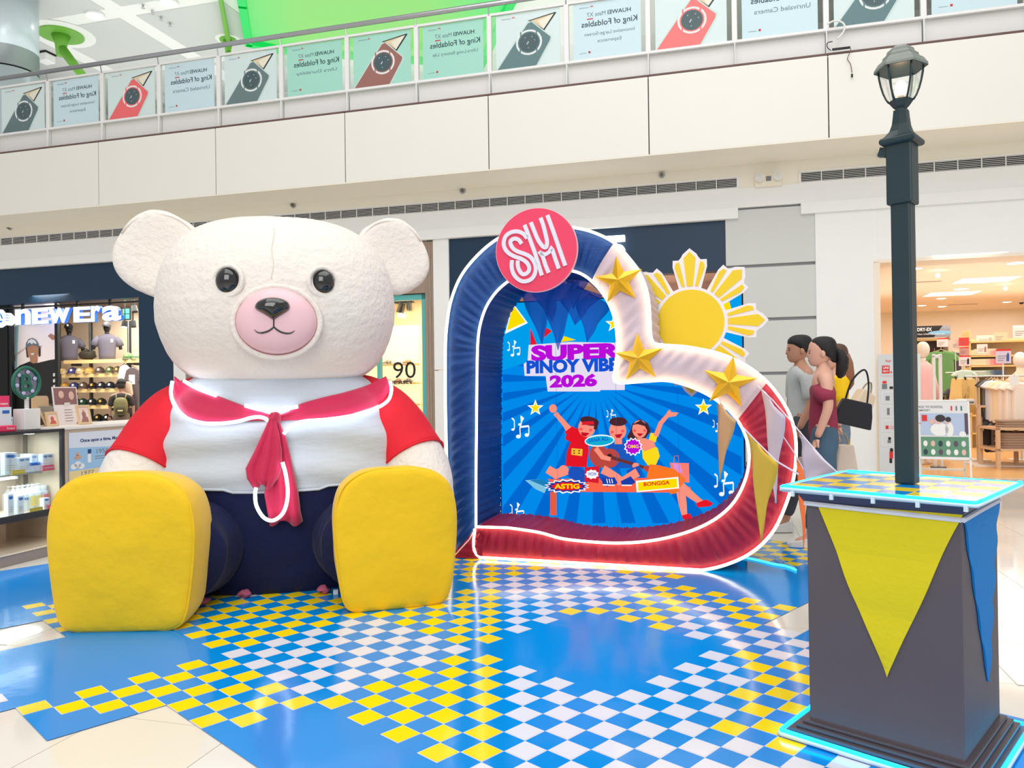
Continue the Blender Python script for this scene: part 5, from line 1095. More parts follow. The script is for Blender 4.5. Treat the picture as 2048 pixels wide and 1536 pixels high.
def lamp():
    t = thing('lamp_post', 'dark green lamp post with six-sided glass lantern standing on the pedestal', 'lamp post', (1.458, 2.869, .928), P.rz); t.scale = (.965, .965, .956)
    mg = mat('dark_green_cast_metal', (34, 54, 60), .42, var=.1, vs=8, bump=.06, bs=120); Z = -.907
    MB().bb(-.035, .035, -.035, .035, .0, 2.0+Z).build('pole', mg, t, mods=BEV(.006, 2))
    MB().bb(-.046, .046, -.046, .046, 1.985+Z, 2.222+Z).build('collar_box', mg, t, mods=BEV(.006, 2))
    MB().loft([[(x*k, y*k, z+Z) for x, y in ((-1, -1), (1, -1), (1, 1), (-1, 1))] for k, z in ((.055, 2.215), (.064, 2.222), (.064, 2.236), (.058, 2.243))]).build('cap_plate', mg, t, mods=BEV(.003, 2))
    MB().loft([[(x*k, y*k, z+Z) for x, y in ((-1, -1), (0, -1.08), (1, -1), (1.08, 0), (1, 1), (0, 1.08), (-1, 1), (-1.08, 0))] for k, z in ((.054, 2.243), (.046, 2.252), (.034, 2.27), (.027, 2.295), (.0235, 2.33), (.022, 2.352))]).build('flared_neck', mg, t, smooth=False)
    MB().lathe([(.022, 2.35+Z), (.020, 2.358+Z), (.028, 2.366+Z), (.041, 2.384+Z), (.043, 2.392+Z)], 6, ph=.25).build('lantern_cup', mg, t)
    prof = [(.042, 2.388), (.052, 2.405), (.062, 2.43), (.070, 2.46), (.0755, 2.49), (.0785, 2.528)]
    MB().loft([[(r*.97*cos(pi*i/3+.25), r*.97*sin(pi*i/3+.25), z+Z) for i in range(6)] for r, z in prof], False, False).build('lantern_glass', M_glass, t)
    for i in range(6):
        a = pi*i/3+.25; MB().tube([(r*cos(a), r*sin(a), z+Z) for r, z in prof], .0042, 6).build('lantern_rib', mg, t, smooth=True)
    MB().lathe([(.079, 2.520+Z), (.094, 2.512+Z), (.094, 2.522+Z), (.079, 2.545+Z), (.064, 2.556+Z), (.062, 2.566+Z), (.05, 2.576+Z), (.046, 2.588+Z), (.03, 2.60+Z), (.012, 2.606+Z)], 6, ph=.25).build('lantern_roof', mat('grey_green_roof_metal', (128, 136, 130), .5, var=.08), t)
    MB().lathe([(.078, 2.518+Z), (.094, 2.511+Z), (.095, 2.5125+Z)], 6, ph=.25).build('roof_rim', mg, t)
    MB().cyl((0, 0, 2.385+Z), (0, 0, 2.41+Z), .012, .012).build('bulb_socket', mat('cream_socket', (226, 200, 180), .5), t)
    MB().sph((0, 0, 2.438+Z), .021, .021, .03, 16, 12).build('bulb', mat('warm_glowing_bulb', (255, 214, 160), .4, emit=26), t, smooth=True)
    MB().box(-.058, -.03, 2.195+Z, .03, .02, .035, ry=.3).build('side_bracket', mg, t)
lamp()
# ================================================================== skin-care kiosk at the left
K = Frame(-3.85, 5.8, R(74.5))
def kiosk():
    wood = mat('pale_grain_laminate', (226, 206, 180), .45, var=.07, vs=3, stretch=(1, 1, 7)); drk = mat('anthracite_frame', (44, 48, 54), .35); stone = mat('grey_plinth_edge', (150, 142, 140), .5); top = mat('glossy_cream_laminate', (240, 226, 202), .15, coat=.4, var=.03)
    t = thing('kiosk_counter', 'pale wood kiosk counter with white top behind the bear', 'counter', K.w(0, 0), K.rz)
    MB().bb(-2, 2.3, 0, 2.2, 0, .082).build('plinth', stone, t, mods=BEV(.004)); MB().bb(-2, 2.3, -.005, 2.2, .082, .095).build('platform_top', top, t)
    MB().bb(.675, 2.2, .1, .7, .095, 1.0).build('body', wood, t, mods=BEV(.003)); MB().bb(-1.3, .675, .55, .7, .095, 1.0).build('back_panel', wood, t); MB().bb(.6, 2.25, .08, .72, 1.0, 1.025).build('worktop', mat('white_counter_top', (246, 240, 232), .3), t, mods=BEV(.003))
    MB().bb(-1.3, .45, .45, .7, .095, .33).build('lower_body', wood, t)
    # information board on the counter front
    p = thing('timeline_board', 'blue and cream timeline poster on the kiosk front with years 1950 and 1977', 'poster', K.w(.735, .096), K.rz)
    W_, Ht = .98, .64; z0 = .33
    MB().bb(0, W_, -.004, .0, z0, z0+Ht).build('board_sheet', mat('board_pale', (228, 236, 248), .4), p)
    b = MB(); F_ = lambda m, L, y=-.005: b.use(m).flat([(x*W_, z0+z*Ht) for x, z in L], y)
    mbl = mat('board_sky_blue', (160, 204, 240), .4); mcr = mat('board_cream', (246, 222, 160), .4); mnv = mat('board_navy', (30, 66, 130), .4)
    F_(mbl, [(0, .8), (.48, .77), (1, .82), (1, .5), (0, .49)]); F_(mcr, [(0, .49), (1, .5), (1, .17), (0, .165)]); F_(mnv, [(0, .165), (1, .17), (1, 0), (0, 0)])
    b.use(mnv); txt(b, 'Once upon a time, Mustela', (.12*W_, .63*W_, z0+.85*Ht, z0+.91*Ht), -.0055, .03)
    b.use(M_gray); txt(b, '1950', (.3*W_, .44*W_, z0+.69*Ht, z0+.75*Ht), -.0055); txt(b, '1977', (.13*W_, .27*W_, z0+.42*Ht, z0+.475*Ht), -.0055)
    for x, z, w_ in ((.28, .65, .15), (.28, .62, .12), (.14, .38, .22), (.14, .35, .18), (.14, .31, .2), (.14, .28, .14)): F_(M_gray, [(x, z), (x+w_, z), (x+w_, z+.008), (x, z+.008)], -.0055)
    for x in (.2, .52): F_(mnv, [(x, .7), (x+.04, .7), (x+.04, .76), (x, .76)], -.0055); F_(M_white, [(x, .58), (x+.038, .58), (x+.038, .7), (x, .7)], -.0055)
    b.use(M_white)
    for x, z, r in ((.05, .55, .035), (.09, .57, .04), (.13, .545, .035)): b.flat([(x*W_+r*cos(a), z0+z*Ht+r*.7*sin(a)) for a in [2*pi*k/14 for k in range(14)]], -.0056)
    b.use(mat('board_bear_tan', (222, 172, 140), .5))
    for x, z, r in ((.09, .67, .022), (.09, .71, .018), (.065, .66, .012), (.12, .67, .012), (.42, .33, .03)): b.flat([(x*W_+r*cos(a), z0+z*Ht+r*sin(a)) for a in [2*pi*k/12 for k in range(12)]], -.0058)
    b.build('board_print', None, p)
    # glass display case
    c = thing('display_case', 'black framed glass display case with lit shelves of skin-care products', 'display case', K.w(0, .07), K.rz); x0, x1, D = -1.25, .67, .42
    f = MB()
    for z in (.325, 1.0): f.bb(x0, x1, 0, .03, z-.012, z+.012).bb(x0, x1, D-.03, D, z-.012, z+.012).bb(x1-.03, x1, 0, D, z-.012, z+.012)
    for x in (x0, x1-.028): f.bb(x, x+.028, 0, .03, .325, 1.0).bb(x, x+.028, D-.03, D, .325, 1.0)
    f.bb(x0, x1, -.004, .02, .335, .365); f.build('frame', drk, c); MB().bb(x0, x1, 0, D, .335, .35).build('case_floor', wood, c); MB().bb(x0, x1, D-.012, D, .34, 1.0).build('case_back', mat('brushed_display_back', (176, 160, 142), .35, var=.15, vs=5, stretch=(1, 1, 8)), c)
    MB().bb(x0, x1-.02, .006, .01, .36, .99).build('glass_pane', M_glass, c); MB().bb(x1-.012, x1-.008, .03, D-.03, .36, .99).build('glass_pane', M_glass, c); MB().bb(x0, x1, .02, D, .99, 1.008).build('case_top', drk, c)
    MB().bb(x0, .56, .12, D-.02, .655, .668).build('glass_shelf', mat('shelf_glass_edge', (150, 160, 158), .2), c); MB().bb(x0, .38, .20, .24, .625, .645).build('shelf_light', mat('lit_strip_white', (240, 255, 245), .4, emit=3), c)
    for x in (.05, .5): MB().cyl((x, .2, .985), (x, .2, .975), .03).build('case_light', M_lamp, c)
    for x in (.02, -.5): MB().loft([[(x+a*k, .1+b_*k, z) for a, b_ in ((-1, -1), (1, -1), (1, 1), (-1, 1))] for k, z in ((.022, .24), (.05, .325))]).build('case_foot', drk, c)
    l = bpy.data.lights.new('case_glow', 'AREA'); l.energy = 5; l.size = 1.1; l.shape = 'RECTANGLE'; l.size_y = .2; l.color = (.86, .97, 1); lo = bpy.data.objects.new('case_glow', l); lo.location = K.w(0, .27, .97); lo.rotation_euler = (0, 0, K.rz); COL.objects.link(lo)
    l2 = l.copy(); lo = bpy.data.objects.new('case_glow_lower', l2); lo.location = K.w(0, .27, .63); lo.rotation_euler = (0, 0, K.rz); COL.objects.link(lo)
    mw = mat('white_carton', (226, 240, 250), .4); mbl2 = mat('logo_blue', (34, 110, 196), .4); mpk = mat('product_pink', (240, 120, 140), .5); mye = mat('product_yellow', (238, 224, 130), .5)
    yy = .2
    def box_p(x, z, w_, h_, lab, y=yy, grp='cartons on the upper case shelf', d=.045, m=mw, lm=mbl2):
        s = thing('carton', lab, 'carton', K.w(x, y, z), K.rz, grp)
        MB().bb(-w_/2, w_/2, 0, d, 0, h_).build('carton_box', m, s, mods=BEV(.001, 1)); b = MB().use(lm); b.prism([(-w_*.34, h_*.9), (w_*.34, h_*.9), (w_*.34, h_*.8), (0, h_*.75), (-w_*.34, h_*.8)], -.001, 0); b.build('blue_logo', None, s)
        b = MB().use(M_gray)
        for k in range(3): b.bb(-w_*.25, w_*.25, -.001, 0, h_*(.2+.1*k), h_*(.2+.1*k)+.003)
        b.build('printed_lines', None, s)
    def kx(px, y=.27): return K.q(px, 930, y)[0]
    box_p(kx(2), .669, .055, .175, 'tall white carton cut by the photo edge, upper shelf'); box_p(kx(12), .669, .07, .17, 'tallest white carton on the upper case shelf')
    box_p(kx(30), .669, .05, .125, 'medium white carton, left of the pair on the upper shelf'); box_p(kx(41), .669, .045, .125, 'medium white carton, right of the pair on the upper shelf')
    box_p(kx(77), .669, .048, .135, 'left of three small front cartons behind the pink card'); box_p(kx(87), .669, .048, .135, 'middle of three small front cartons behind the pink card'); box_p(kx(97), .669, .048, .135, 'right of three small front cartons behind the pink card')
    for k in range(3): box_p(kx(66+k*3), .669, .05, .137, ['white carton behind the three, first in the row', 'white carton behind the three, second in the row', 'white carton behind the three, third in the row'][k], yy+.055*(k+1)-.0)
    for k, px in enumerate((54, 64)):
        s = thing('cream_jar', ['left small white jar with blue lid', 'right small white jar with blue lid'][k], 'jar', K.w(kx(px), yy+.03, .669), K.rz); MB().lathe([(.028, 0), (.03, .045), (.028, .05)], 18).build('jar', mw, s, smooth=False); MB().lathe([(.031, .05), (.031, .068), (.028, .072)], 18).build('lid', mbl2, s)
    def card(x, z, w_, h_, m, lab, s_, wt, y=.15):
        s = thing('price_card', lab, 'card', K.w(x, y, z), K.rz); MB().box(0, 0, h_/2, w_, .004, h_, rx=-.15).build('card', m, s); b = MB().use(wt); txt(b, s_, (-w_*.4, w_*.4, h_*.4, h_*.68), -.006, .02); b.build('lettering', None, s); MB().bb(-w_/2, w_/2, 0, .02, 0, .004).build('card_base', m, s)
    mys = mat('mustard_card', (196, 178, 60), .5); mps = mat('rose_card', (220, 96, 120), .5)
    card(kx(27, .2), .669, .12, .035, mys, 'mustard yellow card on the upper case shelf', 'Normal Skin', mye); card(kx(87, .2), .669, .115, .045, mps, 'rose pink card on the upper case shelf', 'Very Sensitive Skin', M_white)
    def bottle(x, y, z, h_, r, lab, grp, pump=True, band=None, lm=None):
        s = thing('bottle', lab, 'bottle', K.w(x, y, z), K.rz, grp)
        MB().lathe([(r*.95, 0), (r, .006), (r, h_*.74), (r*.6, h_*.8), (r*.4, h_*.82)], 16).build('bottle_body', mw, s, smooth=False)
        if pump:
            MB().lathe([(r*.42, h_*.82), (r*.42, h_*.88), (r*.12, h_*.885), (r*.12, h_*.96), (r*.3, h_*.965), (r*.3, h_)], 10).build('pump', mat('pump_white', (240, 250, 255), .4), s); MB().box(0, -r*.55, h_*.975, r*.3, r*1.1, h_*.035).build('nozzle', MATS['pump_white'], s)
        else: MB().lathe([(r*.7, h_*.8), (r*.7, h_), (r*.6, h_*1.01)], 12).build('lid', MATS['pump_white'], s)
        MB().bb(-r*.6, r*.6, -r*1.02, -r*.9, h_*.5, h_*.6).build('label', lm or mbl2, s)
        if band: MB().bb(-r*.8, r*.8, -r*1.06, -r*.85, h_*.18, h_*.62).build('colour_label', band, s)
    for k in range(10):
        px = 12+k*9.6; L = 'white pump bottle in the back row of the lower case shelf, %s from the left' % ['first', 'second', 'third', 'fourth', 'fifth', 'sixth', 'seventh', 'eighth', 'ninth', 'tenth'][k]
        bottle(kx(px, .4), yy+.13, .35, .205, .027, L, 'pump bottles in the lower case shelf')
    for k in range(7):
        px = 17+k*13.5; bottle(kx(px, .34), yy+.055, .35, .19, .028, ['plain white bottle left in the middle row', 'white bottle second in the middle row', 'white bottle with yellow label, left one in the middle row', 'white bottle with yellow label, right one in the middle row', 'white bottle with pink label, left in the middle row', 'white bottle with pink label, centre of the middle row', 'white bottle with red label at the right of the middle row'][k], 'middle row bottles in the case', k < 3, [None, None, mye, mye, mpk, mpk, mat('label_red', (214, 84, 84), .5)][k])
    for k, (px, h_, lab) in enumerate(((7, .175, 'front row carton with blue logo at the photo edge'), (27, .15, 'narrow front row tube beside the yellow card'), (79, .10, 'short white tube in front of the pink bottles'))): box_p(kx(px, .2), .35, .055, h_, lab, .13, 'front row of the lower case shelf', .04)
    card(kx(57, .18), .35, .12, .04, mys, 'mustard yellow card on the lower case shelf', 'Normal Skin', mye, .105); card(kx(90, .18), .35, .1, .04, mps, 'rose pink card on the lower case shelf', 'Very Dry Skin', M_white, .105)
    # things on the counter top
    tz = 1.026
    def kt(px, y): return K.q(px, 850, y)[0]
    ct = thing('pink_carton', 'tall pink carton with white lettering at the left photo edge', 'carton', K.w(kt(2, .32), .3, 1.012), K.rz); MB().bb(-.06, .06, 0, .06, 0, .28).build('carton_box', mat('hot_pink_card', (236, 60, 110), .5), ct); txt(b := MB().use(M_white), 'protect', (-.045, .045, .2, .225), -.002, .01); b.build('lettering', None, ct)
    ct = thing('carton_stack', 'white carton with blue logo standing in front of the pink one', 'carton', K.w(kt(4, .28), .24, 1.012), K.rz); MB().bb(-.05, .05, 0, .05, 0, .19).build('carton_box', mw, ct); MB().bb(-.03, .03, -.002, 0, .14, .165).build('blue_logo', mbl2, ct)
    ct = thing('small_carton', 'small white carton right of the blue logo carton', 'carton', K.w(kt(15, .28), .25, 1.012), K.rz); MB().bb(-.022, .022, 0, .04, 0, .11).build('carton_box', mw, ct); MB().bb(-.015, .015, -.002, 0, .08, .09).build('blue_logo', mbl2, ct)
    ct = thing('pink_card_holder', 'pink low card holder lettered Protect on the case top', 'card holder', K.w(kt(10, .2), .16, 1.010), K.rz); MB().bb(-.11, .07, 0, .05, 0, .05).build('holder_front', mat('hot_pink_card', (236, 60, 110), .5), ct, mods=BEV(.01)); txt(b := MB().use(M_white), 'Protect', (-.02, .05, .018, .036), -.002, .01); b.build('lettering', None, ct); MB().bb(-.14, .1, -.02, .1, -.001, .0).build('base_tray', mat('maroon_tray', (96, 60, 62), .5), ct)
    s = thing('round_sign', 'green ringed round sign with letter B on a white block stand', 'sign', K.w(.52, .3, 1.012), K.rz)
    MB().bb(-.075, .075, -.06, .06, 0, .17).build('white_block', M_whitem, s, mods=BEV(.004)); b = MB()
    for k in range(9): b.cyl((0, 0, .17+k*.011), (0, 0, .178+k*.011), .017, n=12)
    b.build('ribbed_stem', M_whitem, s); gm = mat('dark_green_ring', (30, 108, 88), .35)
    MB().tube([(.125*cos(a), 0, .385+.125*sin(a)) for a in [2*pi*k/40 for k in range(40)]], .014, 8, True).build('ring', gm, s, smooth=True); MB().cyl((0, .012, .385), (0, .006, .385), .12, .12, 36).build('disc_back', mat('mirror_lilac', (120, 130, 150), .15, metal=.6), s)
    txt(b := MB(), 'B', (-.055, .055, .315, .455), -.004, .02); b.build('letter', gm, s); 
    for k in range(6): MB().sph((.09*cos(k+.4), .0, .385+.09*sin(k+.4)), .02, .004, .016, 8, 6).build('petal_print', mat('petal_lilac', (206, 200, 236), .4), s)
    def frame(px, y, w_, h_, lab, tilt, rz, lean=-.2, pic=(200, 90, 80), z=tz):
        s = thing('picture_frame', lab, 'picture frame', K.w(kt(px, y), y, z), K.rz+rz); e = .018; M = Matrix.Rotation(lean, 3, 'X')
        b = MB().bb(-w_/2, w_/2, -.008, .008, 0, e).bb(-w_/2, w_/2, -.008, .008, h_-e, h_).bb(-w_/2, -w_/2+e, -.008, .008, e, h_-e).bb(w_/2-e, w_/2, -.008, .008, e, h_-e); b.v = [tuple(M @ V(v)) for v in b.v]; b.build('frame', M_oak, s)
        b = MB().use(mat('photo_pale', (238, 214, 206), .5)); b.bb(-w_/2+e, w_/2-e, -.002, .004, e, h_-e); b.use(mat('photo_%d_%d' % pic[:2], pic, .5)); b.sph((.0, -.003, h_*.5), w_*.16, .002, h_*.18, 10, 6); b.prism([(-w_*.3, e), (w_*.3, e), (w_*.25, h_*.36), (-w_*.1, h_*.42)], -.004, -.002); b.v = [tuple(M @ V(v)) for v in b.v]; b.build('photo', None, s)
        b = MB().box(0, .05, h_*.38, .03, .004, h_*.8, rx=.45); b.build('stand', M_oak, s)
    frame(107, .30, .15, .125, 'landscape oak frame with a child photo on the counter', 0, .25); frame(94, .36, .12, .17, 'tilted narrow oak frame leaning behind the landscape frame', 0, .75, -.35, (150, 110, 100)); frame(171, .3, .16, .175, 'upright oak frame at the right with a baby photo', 0, .1, -.2, (160, 110, 110))
    s = thing('photo_card', 'large tilted card with a family photo standing on the counter', 'card', K.w(kt(130, .5), .46, tz), K.rz); M = Matrix.Rotation(-.12, 3, 'X')
    b = MB().use(mat('card_white', (240, 232, 234), .5)); b.bb(-.14, .13, 0, .004, 0, .34); b.use(mat('photo_brown', (146, 104, 104), .5)); b.bb(-.125, .12, -.002, 0, .18, .33); b.use(mat('photo_skin_tone', (226, 186, 172), .5)); b.sph((-.05, -.004, .27), .03, .002, .035, 10, 6); b.sph((.06, -.004, .26), .03, .002, .04, 10, 6); b.use(M_gray)
    for k in range(5): b.bb(-.03, .05+.01*(k % 2), -.002, 0, .03+k*.025, .034+k*.025)
    b.v = [tuple(M @ V(v)) for v in b.v]; b.build('card_sheet', None, s); MB().box(0, .04, .1, .06, .004, .2, rx=.3).build('stand', M_whitem, s)
    s = thing('leaflet_holder', 'clear leaflet holder with a face photo beside the white block', 'holder', K.w(kt(85, .45), .42, tz), K.rz); MB().bb(-.08, .08, 0, .003, 0, .19).build('clear_back', M_glass, s); MB().bb(-.07, .07, -.012, -.002, .01, .17).build('leaflet', mat('leaflet_print', (150, 140, 134), .5, var=.4, vs=14), s); MB().bb(-.03, .055, -.03, -.015, .005, .07).build('tan_card', mat('tan_card', (226, 196, 150), .5), s); MB().bb(-.08, .08, -.04, .003, 0, .006).build('holder_base', M_glass, s)
    s = thing('wooden_plaque', 'rounded wooden plaque behind the leaflet holder', 'plaque', K.w(kt(78, .6), .58, tz), K.rz); MB().prism([(x*.085, .0+z*.26) for x, z in ((-1, 0), (1, 0), (1, .88), (.9, .97), (.75, 1), (-.75, 1), (-.9, .97), (-1, .88))], 0, .012).build('plaque_board', M_oak, s); MB().bb(-.09, .09, -.02, .04, 0, .012).build('plaque_foot', M_oak, s)
kiosk()
# ================================================================== clothes shop at the right
def Wp(px, py, d): x, z = W.q(px, py, d); return x, z
def gx(px, d): return W.q(px, 800, d)[0]
def gz(px, py, d): return W.q(px, py, d)[1]
def fthing(name, label, cat, px, d, z=0, rz=0, group=None, py=800): return thing(name, label, cat, W.w(gx(px, d), d, z), W.rz+rz, group)
def cloth(n, c): return mat('garment_'+n, c, .85, bump=.35, bs=11, var=.05, sheen=.2)
def shirt_shape(b, w_, h_, d_=.05, sl=.26, x=0, y=0, z=0):
    # a hanging short sleeved top, shoulders at z, as one soft body with sleeves
    out = [(-.14, .0), (-.5, -.05), (-.82, -.30), (-.62, -.38), (-.5, -.27), (-.5, -1), (.5, -1), (.5, -.27), (.62, -.38), (.82, -.30), (.5, -.05), (.14, .0), (0, -.03)]
    P_ = [(x+u*w_, z+(v*h_ if v < -.5 else v*w_*1.2)) for u, v in out]; n = len(P_); cx = x; cz = z-h_*.4
    rings = []
    for k, yy in ((.9, -d_), (1, -d_*.5), (1, d_*.5), (.9, d_)): rings.append([(cx+(a-cx)*k, y+yy+.006*sin(a*60), cz+(c-cz)*k) for a, c in P_])
    return b.loft(rings)
def hanging(lab, px, py, d, w_, h_, col, n, rz=0, grp=None, hanger=True):
    x, z = Wp(px, py, d); t = thing('hanging_shirt', lab, 'shirt', W.w(x, d, z), W.rz+rz, grp)
    shirt_shape(MB(), w_, h_).build('garment', cloth(n, col), t, smooth=False, mods=BEV(.01, 2))
    MB().tube([(-w_*.36, 0, -.03), (0, 0, .03), (w_*.36, 0, -.03)], .008, 6).tube([(0, 0, .03), (0, 0, .09)], .004, 6).build('hanger', M_oak if hanger else M_steel, t)
    return t
def stack(lab, px, py, d, w_, n, col, nm, rz=0, grp=None, dd=.26, th=.028):
    x, z = Wp(px, py, d); t = thing('folded_stack', lab, 'folded clothes', W.w(x, d, z), W.rz+rz, grp)
    rnd = random.Random(nm)
    for k in range(n): MB().loft([se(20, w_/2*q*(1+rnd.uniform(-.03, .03)), dd/2*q, .35, rnd.uniform(-.006, .006), 0, k*th+zz) for zz, q in ((.0, .95), (th*.3, 1), (th*.7, 1), (th*.96, .95))]).build('folded_garment', cloth(nm, col), t)
    return t
def clothes_shop():
    # app board at the doorway
    d = -.15; x0 = gx(1757, d); x1 = gx(1841, d); zt = gz(1790, 708, d)
    t = thing('app_board', 'tall grey standing board with red square logo and app pictograms behind the lamp post', 'standing board', W.w(x0, d), W.rz); L = x1-x0
    MB().bb(0, L, 0, .02, .02, zt).build('board_sheet', mat('board_grey', (216, 218, 220), .5), t, mods=BEV(.003, 1)); MB().bb(L-.06, L+.005, -.004, .024, .02, zt).build('side_strip', mat('board_pale_strip', (226, 236, 232), .5), t); MB().bb(.05, L-.05, -.08, .12, 0, .02).build('board_foot', M_whitem, t)
    b = MB(); q = lambda x, y: (Wp(x, y, d)[0]-x0, Wp(x, y, d)[1]); Rr = mat('logo_red', (226, 40, 44), .5)
    def rect(m, a, c, y=-.003): (ax, az), (cx, cz) = q(*a), q(*c); b.use(m).flat([(ax, az), (cx, az), (cx, cz), (ax, cz)], y)
    def tx(m, s, a, c, y=-.005, off=.0): (ax, az), (cx, cz) = q(*a), q(*c); b.use(m); txt(b, s, (ax, cx, az, cz), y, off)
    tx(Rr, 'App', (1770, 725), (1782, 719)); rect(Rr, (1764, 747), (1779, 731)); tx(M_white, 'UNI', (1766, 738), (1777, 733), off=.02); tx(M_white, 'QLO', (1766, 745), (1777, 740), off=.02); rect(Rr, (1781, 746), (1784, 743)); rect(Rr, (1828, 746), (1832, 731))
    tx(Rr, 'The UNIQLO App', (1762, 753), (1785, 751)); rect(Rr, (1765, 767), (1773, 762)); rect(M_ink, (1779, 778), (1786, 773)); rect(M_gray, (1764, 778), (1774, 768), -.0028)
    for yy in (783, 811, 840, 868):
        rect(M_white, (1764, yy+24), (1786, yy)); rect(MATS['board_grey'], (1765, yy+23), (1786, yy+1), -.004)
    rect(M_gray, (1771, 801), (1779, 792), -.005); rect(M_gray, (1774, 830), (1779, 816), -.005); rect(Rr, (1771, 858), (1777, 851), -.005); tx(Rr, '.CO', (1778, 858), (1787, 852)); rect(M_gray, (1775, 886), (1782, 880), -.005); b.use(M_ink); c_ = q(1779, 877); b.flat([(c_[0]+.02*cos(a), c_[1]+.022*sin(a)) for a in [2*pi*k/12 for k in range(12)]], -.005)
    rect(Rr, (1779, 917), (1786, 903), -.005); rect(M_ink, (1779, 926), (1784, 917), -.005); c_ = q(1783, 900); b.flat([(c_[0]+.022*cos(a), c_[1]+.028*sin(a)) for a in [2*pi*k/12 for k in range(12)]], -.005)
    b.build('board_print', None, t)
    # A-frame poster stand
    d = -.35; F3 = Frame(W.w(gx(1886, d), d).x, W.w(gx(1886, d), d).y, R(-24)); t = thing('a_frame_stand', 'white A-frame stand with back to school poster beside the lamp post', 'poster stand', (F3.o.x, F3.o.y, 0), F3.rz)
    wid = .31; M = Matrix.Rotation(-.18, 3, 'X'); H2 = 1.08
    def tl(b): b.v = [tuple(M @ V(v)+V((0, -.12, 0))) for v in b.v]; return b
    e = .022; b = MB().bb(-wid-.0, -wid+e, -.01, .01, 0, H2).bb(wid-e, wid, -.01, .01, 0, H2).bb(-wid, wid, -.01, .01, H2-e, H2).bb(-wid, wid, -.01, .01, .28, .28+e); tl(b).build('front_frame', M_whitem, t)
    b = MB().bb(-wid*.9, -wid*.9+e, -.01, .01, 0, H2).bb(wid*.9-e, wid*.9, -.01, .01, 0, H2).bb(-wid*.9, wid*.9, -.01, .01, .1, .1+e); M2 = Matrix.Rotation(.2, 3, 'X'); b.v = [tuple(M2 @ V(v)+V((0, .3, 0))) for v in b.v]; b.build('back_frame', M_whitem, t)
    b = MB(); r = lambda m, x0_, x1_, z0, z1, y=-.004: b.use(m).flat([((x0_*2-1)*(wid-e), .30+z0*.755), ((x1_*2-1)*(wid-e), .30+z0*.755), ((x1_*2-1)*(wid-e), .30+z1*.755), ((x0_*2-1)*(wid-e), .30+z1*.755)], y)
    r(mat('stand_pale', (232, 232, 234), .5), 0, 1, 0, 1); r(mat('stand_photo_blue', (186, 202, 232), .5), .03, 1, .4, .79, -.006); r(mat('stand_green', (96, 150, 118), .5), 0.03, 1, .02, .37, -.006); r(mat('stand_taupe', (92, 76, 96), .5), .93, 1, .42, .79, -.008)
    r(Rr, .06, .17, .65, .76, -.01); b.use(M_white); txt(b, 'UNI', (-.338, -.272, .835, .86), -.012, .02); txt(b, 'QLO', (-.338, -.272, .80, .825), -.012, .02); b.use(Rr); txt(b, 'KIDS', (-.345, -.265, .75, .77), -.012)
    b.use(M_gray); txt(b, 'GO BACK TO SCHOOL', (-.38, .0, .97, 1.0), -.01, .01); txt(b, 'IN COMFORT', (-.38, -.15, .925, .95), -.01, .01)
    for x, m in ((.66, Rr), (.76, M_gray), (.86, mat('teal_small', (60, 130, 120), .5))): r(m, x, x+.03, .84, .92, -.01)
    hh = mat('stand_hair', (48, 40, 48), .5); sk = mat('stand_skin', (232, 190, 180), .5)
    def el(m, x, z, rx, rz, y): b.use(m).flat([((x*2-1)*(wid-e)+rx*cos(a), .30+z*.755+rz*sin(a)) for a in [2*pi*k/14 for k in range(14)]], y)
    el(M_white, .42, .5, .11, .09, -.009); el(M_white, .62, .5, .05, .1, -.009); el(sk, .4, .66, .045, .05, -.01); el(hh, .44, .7, .06, .05, -.0105); el(sk, .58, .64, .028, .035, -.0105); el(hh, .6, .68, .035, .035, -.011); el(sk, .27, .64, .03, .035, -.011)
    for k in range(6):
        for j in range(2): el([M_white, sk, MATS['poster_teal_text'], M_white, MATS['stand_taupe'], MATS['stand_pale']][(k+j*2) % 6], .12+k*.155, .25-j*.15, .026, .04, -.009)
    el(M_white, .88, .42, .04, .04, -.012); tl(b).build('printed_poster', None, t)
    # security gate just inside
    x0_, x1_ = gx(1866, 1.1), gx(1885, 1.1); zt = gz(1875, 708, 1.1); t = thing('security_gate', 'white security gate frame beside the pink mannequin', 'security gate', W.w(x0_, 1.1), W.rz); L = x1_-x0_
    b = MB()
    for x in (0, L-.04): b.bb(x, x+.045, 0, .05, 0, zt)
    for z in (zt-.06, .9, .3): b.bb(0, L, 0, .05, z, z+.05)
    b.build('gate_frame', M_whitem, t, mods=BEV(.01)); MB().bb(-.03, L+.03, -.05, .1, 0, .03).build('gate_foot', M_gray, t)
    # mannequin in pink
    d = 1.7; x = gx(1846, d); zt = gz(1846, 683, d); t = thing('mannequin', 'glossy white mannequin in a pink long top by the doorway', 'mannequin', W.w(x, d), W.rz+.8); mw = mat('glossy_white_mannequin', (250, 236, 222), .2, coat=.5); pk = cloth('pale_pink', (250, 196, 196))
    z = zt; MB().sph((0, -.01, z-.13), .088, .105, .13, 20, 14).build('head', mw, t, smooth=True); MB().tube([(0, 0, z-.26), (0, 0, z-.34)], .05, 12).build('neck', mw, t, smooth=True)
    MB().loft([se(24, .29, .19, .9, z=.55), se(24, .27, .17, .9, z=.8), se(24, .235, .15, .9, z=1.0), se(24, .22, .13, .9, z=z-.5), se(24, .21, .12, .85, z=z-.4), se(24, .07, .07, z=z-.315)]).build('long_top', pk, t, smooth=True)
